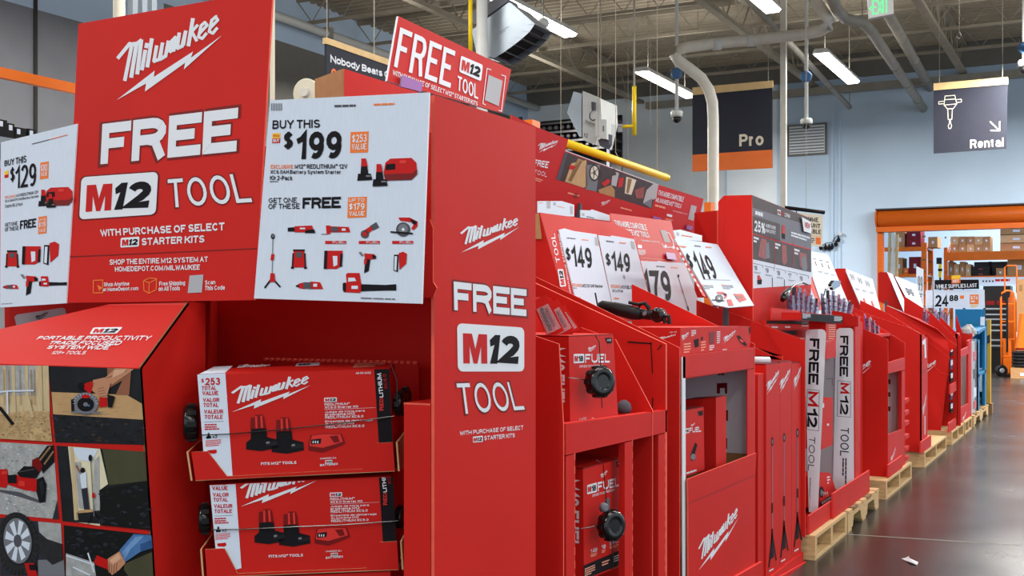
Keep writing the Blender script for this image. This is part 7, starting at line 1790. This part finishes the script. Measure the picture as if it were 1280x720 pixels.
# second heater, seen from behind
cH2 = lambda *p: cq(690, 90, 5.54, p)
Y2 = 12.4; pl = PY(Y2)
t = thing('unit_heater', 'pale boxy heater with angled wing left of the yellow gas pipe', 'heater', pl.p(735, 145))
m = MB(); m.board(pl, cH2((212, 130), (336, 186), (342, 330), (300, 505), (212, 470)), .5, 'whitemetal'); m.text(pl, 'H2', cH2((222, 420), (248, 426), (248, 458), (222, 450)), 'ink', 1, .03); m.build('cabinet', t)
m = MB(); m.prism([pl.p(*p) for p in cH2((150, 134), (205, 150), (205, 446), (190, 450), (104, 280))], (0, .5, 0), 'steel'); m.build('wing', t)
m = MB(); q = PY(Y2 - .16); m.board(q, cH2((300, 326), (378, 330), (378, 466), (340, 460), (300, 445)), .14, 'whitemetal'); m.rect(q, 690 + 350 / 5.54, 90 + 372 / 5.54, 690 + 362 / 5.54, 90 + 412 / 5.54, 'midgrey', 1); m.build('control_box', t)
m = MB(); q = PY(Y2 - .06); m.board(q, cH2((230, 330), (300, 360), (300, 372), (230, 348)), .05, 'pipegrey'); m.build('bracket', t)
m = MB(); m.board(q, cH2((272, 205), (294, 208), (292, 262), (274, 262)), .04, 'greyink'); m.build('junction_box', t)
m = MB(); m.tube([q.p(*p) for p in cH2((284, 262), (262, 290), (262, 320), (280, 336), (300, 330))], .008, 'greyink', 6); m.build('cable', t)
m = MB(); q = PY(Y2 - .1); m.board(q, cH2((320, 470), (396, 430), (392, 500), (372, 530), (330, 510)), .1, 'greyink'); m.build('gas_valve', t)
m = MB(); a = pl.p(*cH2((290, 160))[0]); m.tube([V((a.x, Y2 + .2, a.z - .05)), V((a.x, Y2 + .2, ZC))], .006, 'joist', 6); m.build('hanger', t)
def vpipe(lab, px, y0, y1, z, r, branch=None):
    a, b = deep(px, y0, z), deep(px, y1, z)
    t = thing('gas_pipe', lab, 'pipe', b, 'yellow gas pipes')
    m = MB(); m.tube([V((a.x, a.y, min(a.z, ZC))), b], r, 'yellow', 10); m.build('pipe', t, smooth=True)
    if branch:
        m = MB(); m.tube([deep(x, y, z - k) for x, y, k in branch[0]], r * .8, 'yellow', 8); m.build('branch', t, smooth=True)
        m = MB(); m.tube([deep(x, y, z - k) for x, y, k in branch[1]], r * .55, 'greycard', 8); m.build('flexible_hose', t, smooth=True)
        m = MB(); a = deep(775, 160, z); m.obox(a, (.03, 0, 0), (0, .003, 0), (0, 0, .05), 'greycard'); m.build('paper_tag', t)
    m = MB(); m.tube([deep(px, y0, z), V((deep(px, y0, z).x, deep(px, y0, z).y, ZC))], .012, 'pipegrey', 6); m.build('hanger', t)
    return t
vpipe('yellow gas pipe hanging right of the boxy heater', 792.8, 108, 169, 14.2, .026, ([(792, 157.5, 0), (778, 158.5, 0)], [(778, 158.5, 0), (772, 156, 0), (766, 150, 0), (762, 149, 0), (758, 152, 0)]))
vpipe('yellow gas pipe hanging left of the grey column', 588, -10, 64, 12, .022)
t = thing('security_speaker', 'small white round speaker under the long strip light', 'speaker', deep(679, 29, 14))
m = MB(); p = deep(679, 29, 14); m.lathe(p + V((0, 0, .06)), (0, 0, -1), [(0, .03), (.02, .06), (.06, .075), (.1, .06), (.12, .02)], 'whitemetal', 16); m.build('body', t, smooth=True); m = MB(); m.tube([p, V((p.x, p.y, ZC))], .01, 'pipegrey', 6); m.build('hanger', t)
# thin wires hanging from the roof
for k, (px, y1, z) in enumerate(((701, 172, 11), (769.5, 190, 11), (813, 150, 15), (785, 195, 15), (1199, 40, 12))):
    a = deep(px, y1, z)
    t = thing('hanging_wire', ('thin wire with a hook hanging left of the boxy heater', 'thin wire with a hook hanging right of the boxy heater', 'thin wire hanging below the left end of a strip light', 'thin wire hanging over the end of the yellow bar', 'thin wire hanging at the top right under the roof')[k], 'wire', a, 'thin wires hanging from the roof')
    m = MB(); m.tube([a, V((a.x, a.y, ZC))], .0028, 'joist', 5); m.build('wire', t)
    m = MB(); m.tube([a, a + V((.02, 0, -.04)), a + V((0, 0, -.07)), a + V((-.03, 0, -.04))], .004, 'pipegrey', 5); m.build('hook', t)
# volume sign on a black rod
pl = Pl(deep(1005, 285, 13.5), (.45, -.9, 0))
c8 = lambda *p: cq(980, 250, 7.2, p)
t = thing('volume_sign', 'cream VOLUME DISCOUNT AVAILABLE sign hanging from a black rod behind the NEW flag', 'sign', pl.p(1010, 285))
m = MB(); m.tube([pl.p(*c8((8, 68))[0]), pl.p(*c8((366, 112))[0])], .022, 'ink', 8); m.build('rod', t, smooth=True)
m = MB(); m.board(pl, c8((100, 112), (350, 136), (346, 420), (100, 400)), .01, 'cream'); m.text(pl, 'VOLUME', c8((130, 142), (310, 160), (310, 200), (130, 184)), 'ink', 2, .05); m.text(pl, 'DISCOUNT', c8((104, 196), (328, 216), (328, 254), (104, 236)), 'ink', 2, .05); m.text(pl, 'AVAILABLE', c8((104, 246), (334, 270), (334, 308), (104, 286)), 'ink', 2, .05); m.flat(pl, c8((286, 336), (330, 338), (330, 400), (286, 398)), 'signorange', 1); m.bars(pl, c8((240, 340), (278, 342), (278, 392), (240, 390)), 3, 'greyink', 1, .6); m.line(pl, c8((130, 320), (340, 326)), .6, 'signorange', 1); m.build('panel', t)
for x in (112, 348):
    m = MB(); m.tube([pl.p(*c8((x, 90 + x * .06))[0]), pl.p(*c8((x, 130))[0])], .006, 'ink', 5); m.build('hook', t)
m = MB(); a = pl.p(*c8((200, 92))[0]); m.tube([a, V((a.x, a.y, ZC))], .003, 'pipegrey', 5); m.build('wire', t)
# string of bulbs on the back wall
pts = [(1024, 310), (1032, 304), (1040, 303), (1044, 297), (1050.5, 292.5)]
Zs = 21.8
WQ = PY(YW - .07)
P = [WQ.p(x, y) for x, y in pts]
t = thing('string_lights', 'string of small dark bulbs on the pale wall left of the orange roll-up door', 'string lights', P[0])
m = MB(); m.tube(P, .008, 'ink', 5); m.build('cord', t)
for k, (x, y) in enumerate(((1026, 308), (1032, 308), (1036.5, 308), (1040, 307), (1045, 303.5), (1048, 298))):
    m = MB(); p = WQ.p(x, y); m.lathe(p + V((0, 0, .05)), (0, 0, -1), [(0, .012), (.04, .02), (.07, .04), (.11, .03), (.13, .008)], 'ink', 10); m.build('bulb', t, smooth=True)
m = MB(); m.lathe(P[-1], (0, -1, 0), [(-.068, .03), (0, .04), (.02, .035)], 'whitemetal', 10); m.build('fixing', t)
# ================================================================ rental opening and the room behind
YD = YW - .2
q = PY(YD)
a, b = q.p(1097, 273), q.p(1330, 266)
t = thing('rollup_door', 'orange rolled-up door over the opening to the rental room', 'roll-up door', (1, YD, ZO))
zc = (a.z + b.z) / 2
m = MB(); m.tube([V((a.x, YD, zc)), V((8, YD, zc))], .175, 'doororange', 24); m.build('roll', t, smooth=True)
m = MB(); m.lathe(V((a.x - .03, YD, zc)), (1, 0, 0), [(0, .16), (.02, .19), (.04, .19)], 'doororange', 20); m.build('end_plate', t, smooth=True)
m = MB(); m.box((a.x - .01, YD - .12, zc - .27), (8, YD + .12, zc - .17), 'doororange'); m.build('bottom_bar', t)
m = MB(); pA = q.p(1097, 300); m.box((pA.x, YD - .05, 0), (pA.x + .11, YD + .1, zc - .15), 'doororange'); m.build('side_track', t)
m = MB(); m.box((a.x - .02, YD - .16, zc + .165), (8, YD + .16, zc + .19), 'greyink'); m.build('top_plate', t)
# racks with cartons behind
def rack(lab, yk, ups, beams, depth=1.0, c='orange', shelf=None):
    t = thing('storage_rack', lab, 'rack', (0, yk, 0))
    pl = PY(yk)
    for x0, x1 in ups:
        A, B = pl.p(x0, 400), pl.p(x1, 400)
        top = pl.p(x0, min(y for _, y, _, _ in beams) - 6).z
        for yy in (yk, yk + depth):
            m = MB(); m.box((A.x, yy - .04, 0), (B.x, yy + .04, top), c)
            for k in range(12): m.box((A.x + .02, yy - .043, .3 + k * .25), (B.x - .02, yy - .04, .34 + k * .25), 'wooddark')
            m.build('upright', t)
        m = MB()
        for k in range(4): m.tube([((A.x + B.x) / 2, yk + .04, .3 + k * .7), ((A.x + B.x) / 2, yk + depth - .04, .65 + k * .7)], .015, c, 6)
        m.build('brace', t)
    for x0, y0, x1, y1 in beams:
        A, B = pl.p(x0, y0), pl.p(x1, y1)
        m = MB(); m.box((A.x, yk - .05, B.z), (B.x, yk + .0, A.z), c); m.build('beam', t)
        m = MB(); m.box((A.x, yk, A.z - .05), (B.x, yk + depth, A.z - .02), 'steel'); m.build('shelf', t)
    return t
def ctn(lab, yk, x0, y0, x1, y1, c='kraft', d=.6, labelc='paper', grp='cartons on the rental room racks', flaps=True, cat='carton'):
    pl = PY(yk); A, B = pl.p(x0, y0), pl.p(x1, y1)
    t = thing('storage_carton', lab, cat, ((A.x + B.x) / 2, yk + d / 2, B.z), grp)
    m = MB(); m.box((A.x + .004, yk, B.z), (B.x - .004, yk + d, A.z - .004), c); m.build('carton', t)
    w, h = x1 - x0, y1 - y0
    m = MB(); m.board(Pl((0, yk - .004, 0), (0, -1, 0)), [(x0 + w * .4, y0 + h * .4), (x0 + w * .62, y0 + h * .4), (x0 + w * .62, y0 + h * .66), (x0 + w * .4, y0 + h * .66)], .003, labelc); m.build('label', t)
    return t
YA = 26.2
rack('orange rack at the left of the rental opening', YA, ((1152, 1158.5),), ((1106, 309.5, 1158, 313.5), (1106, 343, 1158, 346)))
mat('maroon', (120, 28, 40), .6, noise=.1)
for lab, x0, y0, x1, y1, c in (('tall tan carton at the left of the upper rack shelf', 1119, 289, 1131, 309, 'kraft'), ('upper maroon carton on the left rack', 1133, 288, 1151, 298.5, 'maroon'), ('lower maroon carton on the left rack', 1133, 299, 1151, 309, 'maroon'),
                               ('dark maroon carton stack under the upper shelf', 1136, 321, 1151, 342.5, 'maroon'), ('tan carton low at the left of the rack', 1119, 322, 1128.5, 342.5, 'kraft'), ('orange crate on the lower shelf of the left rack', 1129, 335, 1135.6, 342.5, 'orange')):
    ctn(lab, YA + .1, x0, y0, x1, y1, c)
t = thing('leaning_lumber', 'pale boards leaning left of the orange rack', 'boards', (PY(25.2).p(1112, 330).x, 25.2, 0))
for k in range(3):
    m = MB(); A = PY(25.2).p(1106 + 4.5 * k, 280 + 6 * k); A2 = PY(25.2).p(1110 + 4.5 * k, 400); m.prism([(A.x, 25.3, 0), (A.x + .06, 25.3, 0), (A2.x + .02, 25.5, A.z), (A2.x - .04, 25.5, A.z)], (0, .04, 0), 'cream' if k % 2 else 'wood'); m.build('board', t)
ctn('tan carton right end of the left rack shelf', YA + .1, 1160, 296, 1172, 309, 'kraft')
rack('long orange rack across the rental room', 26.8, ((1180, 1184.5), (1290, 1296)), ((1180, 315.5, 1296, 324), (1180, 345.5, 1296, 348)))
for r_ in range(2):
    for k in range(5):
        ctn('%s tan carton, %s layer of the big stack on the long rack' % (('first', 'second', 'third', 'fourth', 'fifth')[k], ('upper', 'lower')[r_]), 26.9, 1188 + k * 10, 295.5 + r_ * 10, 1198 + k * 10, 305.5 + r_ * 10, 'kraft' if (k + r_) % 3 else 'kraftlight')
for k, (y0, y1) in enumerate(((283.5, 293), (293, 303.5), (303.5, 314.2))):
    ctn(('top', 'middle', 'lowest')[k] + ' long tan carton at the right end of the long rack', 26.9, 1250, y0, 1290, y1, ('kraft', 'kraftlight', 'kraft')[k])
for k in range(4):
    ctn(('first', 'second', 'third', 'fourth')[k] + ' small tan carton under the long orange beam', 26.95, 1185 + 7.2 * k, 327 + (k % 2) * 3, 1192 + 7.2 * k, 345.5, ('kraft', 'kraftlight')[k % 2])
for k, (y0, y1) in enumerate(((333, 339.2), (339.4, 345.6))):
    ctn(('upper', 'lower')[k] + ' black carton with red label under the long orange beam', 26.95, 1214, y0, 1237, y1, 'black', .6, 'dullred')
ctn('tan carton right of the black cartons', 26.95, 1245, 335, 1255.5, 345.5)
ctn('large tan carton at the right edge under the long beam', 26.95, 1259, 323, 1288, 344.4)
t = thing('grey_tarp_pack', 'dark grey packed bale behind the black cartons', 'bale', (3.3, 27.4, 2)); pl = PY(27.3); A, B = pl.p(1216, 327), pl.p(1258, 345.5)
m = MB(); m.box((A.x, 27.58, B.z), (B.x, 27.78, A.z), 'midgrey'); m.build('bale', t); m = MB(); m.box((A.x + .3, 27.57, B.z), (A.x + .36, 27.79, A.z + .005), 'greyink'); m.build('strap', t)
# white shelf strip and tool chest
q = PY(25.9)
t = thing('shelf_sign', 'white shelf strip with small pictures under the long rack', 'sign', q.p(1235, 356))
m = MB(); m.board(q, [(1200, 346.5), (1290, 346), (1290, 356), (1200, 357)], .02, 'paper'); 
for k in range(4): m.rect(q, 1228 + k * 4, 350.5, 1230 + k * 4, 352.5, 'ink', 1)
m.bars(q, [(1244, 349), (1275, 348.5), (1275, 352), (1244, 352.5)], 1, 'redprint', 1, .8); m.build('panel', t)
for px in (1204, 1286):
    m = MB(); p = q.p(px, 356); m.tube([V((p.x, 25.95, 0)), V((p.x, 25.95, p.z + .1))], .015, 'greyink', 6); m.build('leg', t)
q = PY(24.8); A, B = q.p(1229, 357.5), q.p(1263, 440)
t = thing('tool_chest', 'black tool chest with pale drawer edges behind the orange hand truck', 'tool chest', ((A.x + B.x) / 2, 25.1, 0), None)
m = MB(); m.box((A.x, 24.8, 0), (B.x, 25.4, A.z), 'black'); m.build('body', t)
for k, yy in enumerate((385, 392, 398, 405, 412, 424, 431)):
    z0 = q.p(1240, yy + 2).z; z1 = q.p(1240, yy).z; dr = MB(); dr.box((A.x + .03, 24.78, z0 - .06), (B.x - .02, 24.8, z1), 'black'); o = dr.build('drawer', t)
    h = MB(); h.box((A.x + .05, 24.76, z0), (B.x - .04, 24.78, z1), 'steel'); h.build('handle', o)
for k in range(3):
    m = MB(); z0 = q.p(1240, 381).z; z1 = q.p(1240, 376).z; x = A.x + .06 + k * .19; m.box((x, 24.79, z0), (x + .15, 25.1, z1), 'deepred'); m.build('red_box_on_shelf', t)
# hand truck
Zt = 21.6
hx = lambda x, y, dz=0: deep(x, y, Zt + dz)
base = hx(1262, 470)
t = thing('hand_truck', 'tall orange hand truck with black wheels at the rental opening', 'hand truck', V((base.x, base.y, 0)))
m = MB(); m.tube([hx(1252, 462), hx(1251, 372), hx(1252.5, 366.5), hx(1257, 363.5), hx(1262, 363.5), hx(1267, 366.5), hx(1268, 372), hx(1268.5, 462)], .018, 'orange', 8); m.build('frame', t, smooth=True)
m = MB(); m.tube([hx(1256, 366, .3), hx(1256, 334, .5), hx(1259, 332, .5), hx(1270, 332, .5), hx(1271, 336, .5), hx(1271, 366, .3)], .014, 'orange', 8); m.build('upper_handle', t, smooth=True)
for yy in (380, 402, 424, 446):
    m = MB(); m.tube([hx(1251, yy), hx(1268, yy)], .013, 'orange', 6); m.build('crossbar', t)
m = MB(); m.prism([hx(1254, 425), hx(1264, 425), hx(1265, 466), hx(1255, 466)], FWD * .03, 'orange'); m.build('back_plate', t)
m = MB(); m.tube([hx(1259, 372, -.05), hx(1259, 440, -.05)], .02, 'black', 6); m.build('strap', t)
m = MB(); m.prism([hx(1250, 468), hx(1268, 468), hx(1270, 471.5), hx(1250, 471.5)], FWD * -.12, 'black'); m.build('toe_plate', t)
for px in (1251.5, 1270):
    p = hx(px, 464); p.z = .11
    w = MB(); w.lathe(p - FWD * .04, FWD, [(0, .085), (.012, .11), (.06, .11), (.072, .085)], 'black', 22); o = w.build('wheel', t, smooth=True)
    w = MB(); w.lathe(p - FWD * .05, FWD, [(0, .03), (.02, .062), (.03, .062)], 'steel', 16); w.build('hub', o, smooth=True)
t = thing('gas_cylinder', 'orange brown cylinder standing behind the hand truck', 'cylinder', deep(1265, 466, 22.6))
p = deep(1265, 470, 22.6); p.z = 0
m = MB(); m.lathe(p, (0, 0, 1), [(0, .1), (1.35, .1), (1.45, .08), (1.5, .04), (1.56, .035)], 'doororange', 18); m.build('body', t, smooth=True); m = MB(); m.lathe(p + V((0, 0, 1.56)), (0, 0, 1), [(0, .03), (.06, .03)], 'steel', 10); m.build('valve', t)
q = PY(23.62)
t = thing('tall_tan_carton', 'tall tan carton at the right edge behind the hand truck', 'carton', q.p(1280, 440)); A, B = q.p(1271, 349), q.p(1296, 440)
m = MB(); m.box((A.x, 23.62, .0), (B.x, 23.95, A.z), 'kraft'); m.build('carton', t); m = MB(); m.board(PY(23.615), [(1270.5, 415), (1274, 415), (1274, 424), (1270.5, 424)], .003, 'paper'); m.build('label', t); m = MB(); m.board(PY(23.614), [(1274, 356), (1278, 356), (1278, 364), (1274, 364)], .003, 'wooddark'); m.build('print', t)
t = thing('orange_sheet_stack', 'bright orange stack leaning at the right edge before the tan carton', 'stack', deep(1279, 430, 21)); 
m = MB(); m.prism([deep(1277.5, 392, 21), deep(1290, 390, 21), deep(1290, 435, 21), deep(1272, 435, 21)], FWD * .1, 'orange'); m.build('sheet', t); m = MB(); m.prism([deep(1276, 435, 20.99), deep(1290, 435, 20.99), deep(1290, 437.5, 20.99), deep(1272, 437.5, 20.99)], FWD * .12, 'deepred'); m.build('edge', t)
t = thing('coiled_hose', 'coil of black hose under the orange stack at the right edge', 'hose', deep(1279, 455, 21))
for k, yy in enumerate((441, 445, 449, 453, 457)):
    m = MB(); c = deep(1284, yy, 21.1); m.tube([c + V((math.cos(a * .524) * .24, math.sin(a * .524) * .24, 0)) for a in range(13)], .028, 'black', 8); m.build('loop', t, smooth=True)
t = thing('hose_pallet', 'tan carton base under the coiled hose', 'carton', deep(1284, 462, 21)); c = deep(1284, 462, 21.1)
m = MB(); m.box((c.x - .26, c.y - .26, 0), (c.x + .26, c.y + .26, deep(1284, 459.5, 21.1).z), 'kraft'); m.build('carton', t); m = MB(); m.box((c.x - .1, c.y - .265, .05), (c.x, c.y - .26, .1), 'paper'); m.build('label', t)
t = thing('spirit_level', 'yellow and black tool hanging at the end of the left orange rack', 'tool', PY(26.1).p(1173, 345))
q = PY(26.1); m = MB(); m.board(q, [(1170.5, 322), (1177, 322), (1177, 330), (1170.5, 330)], .05, 'black'); m.build('head', t); m = MB(); m.board(q, [(1173.5, 330), (1177, 330), (1176.5, 347), (1173, 347)], .04, 'yellow'); m.build('bar', t); m = MB(); m.board(q, [(1172.5, 336), (1177.5, 336), (1177.5, 339), (1172.5, 339)], .06, 'black'); m.build('grip', t)
m = MB(); A = q.p(1175, 347); m.tube([V((A.x, 26.13, 0)), A + V((0, .03, 0))], .02, 'black', 6); m.build('stand', t)
# ---- left background: orange beam rack with dark goods, paper roll, dark shelving
t = thing('storage_rack', 'rack with an orange beam above the white $129 card', 'rack', (-8.5, 7, 0))
pl = PX(-8.5); m = MB(); a, b = pl.p(-20, 79), pl.p(130, 124)
m.prism([(-8.5, a.y, a.z), (-8.5, b.y + 2, a.z), (-8.5, b.y + 2, a.z - .09), (-8.5, a.y, a.z - .09)], (-.06, 0, 0), 'orange'); m.build('beam', t)
zs = pl.p(10, 172).z
m = MB(); m.box((-9.4, a.y, zs - .06), (-8.5, b.y + 2, zs), 'steel'); m.build('shelf', t)
for yy in (a.y, b.y + 2):
    m = MB(); m.box((-8.58, yy - .04, 0), (-8.5, yy + .04, a.z), 'orange'); m.build('upright', t)
    m = MB(); m.box((-9.4, yy - .04, 0), (-9.32, yy + .04, a.z), 'orange'); m.build('upright', t)
for k, (px, y0, w) in enumerate(((2, 148, 12), (14, 153, 9), (24, 158, 14), (40, 160, 10))):
    A = pl.p(px, y0); B = pl.p(px + w, y0)
    tt = thing('black_case', ('tallest', 'second', 'third', 'last')[k] + ' black case on the rack shelf above the $129 card', 'case', (-8.7, (A.y + B.y) / 2, zs), 'black cases on the left rack')
    m = MB(); m.box((-9.1, A.y, zs + .002), (-8.55, B.y, A.z), 'black'); m.build('body', tt); m = MB(); m.box((-8.549, A.y + .015, A.z - .06), (-8.545, A.y + .05, A.z - .015), 'paper'); m.build('tag', tt)
t = thing('paper_roll', 'cream ended roll lying behind the top edge of the $199 card', 'roll', deep(382, 118, 8))
c = deep(382, 116, 8); ax = (FWD * .9 + RGT * .35).normalized()
m = MB(); m.lathe(c + ax * .03, ax, [(0, .07), (.5, .07)], 'wooddark', 20); m.build('roll', t, smooth=True)
m = MB(); m.lathe(c, ax, [(-.002, .09), (0, .1), (.02, .1), (.03, .09)], 'cream', 26); m.build('end_disc', t, smooth=True); m = MB(); m.lathe(c - ax * .03, ax, [(0, .03), (.02, .034), (.03, .036)], 'pipewhite', 16); m.build('hub', t, smooth=True)
m = MB(); m.box((c.x - .02, c.y + .2, 0), (c.x + .02, c.y + .24, c.z - .068), 'pipegrey'); m.build('stand', t)
for lab, px0, px1, y0, z in (('orange rack post end peeking over the front display', 655, 668, 150, 6.5), ('orange rack post end behind the delivery header', 880, 890, 253, 9)):
    a, b = deep(px0, y0, z), deep(px1, y0, z); t = thing('rack_post', lab, 'rack post', V((a.x, a.y, 0)))
    m = MB(); m.box((a.x, a.y, 0), (b.x, a.y + .1, a.z), 'orange'); m.build('upright', t); m = MB(); m.box((a.x - .03, a.y - .03, 0), (b.x + .03, a.y + .13, .02), 'orange'); m.build('foot', t)
q = PY(20.5); A, B = q.p(650, 146), q.p(760, 172)
t = thing('dark_shelving', 'dark shelving full of black goods behind the boxy heater', 'rack', ((A.x + B.x) / 2, 20.8, 0))
m = MB(); m.box((A.x, 21.2, 0), (B.x, 21.25, A.z), 'black'); m.build('back', t)
for k in range(4):
    z = B.z - .2 + k * (A.z - B.z) / 3
    m = MB(); m.box((A.x, 20.5, z), (B.x, 21.2, z + .04), 'black'); m.build('shelf', t)
for k in range(14):
    for r_ in range(3):
        x = A.x + (B.x - A.x) * k / 14; z = B.z - .16 + r_ * (A.z - B.z) / 3
        m = MB(); m.lathe((x + .06, 20.6, z + .09), (0, 1, 0), [(0, .03), (.02, .05), (.3, .05)], 'black', 8); m.build('canister', t)
for x in (A.x, B.x):
    m = MB(); m.box((x - .03, 20.5, 0), (x + .03, 20.56, A.z), 'greyink'); m.build('upright', t)
# scrap of paper on the floor
q = PZ(.004)
t = thing('paper_scrap', 'crumpled white paper scrap on the concrete floor', 'litter', q.p(1138, 702))
m = MB(); P = [q.p(x, y) for x, y in ((1127, 698), (1131, 697.6), (1137, 700.4), (1148, 703.6), (1146, 706), (1139, 704.4), (1132, 700.5))]
P[2].z += .01; P[3].z += .004; P[5].z += .006
m.prism(P, (0, 0, -.003), 'white'); m.build('scrap', t)
m = MB(); P = [q.p(x, y) for x, y in ((1131, 697.4), (1136, 698.2), (1138, 700.5), (1133, 699.5))]
P[1].z += .012; m.prism(P, (0, 0, -.002), 'white'); m.build('fold', t)
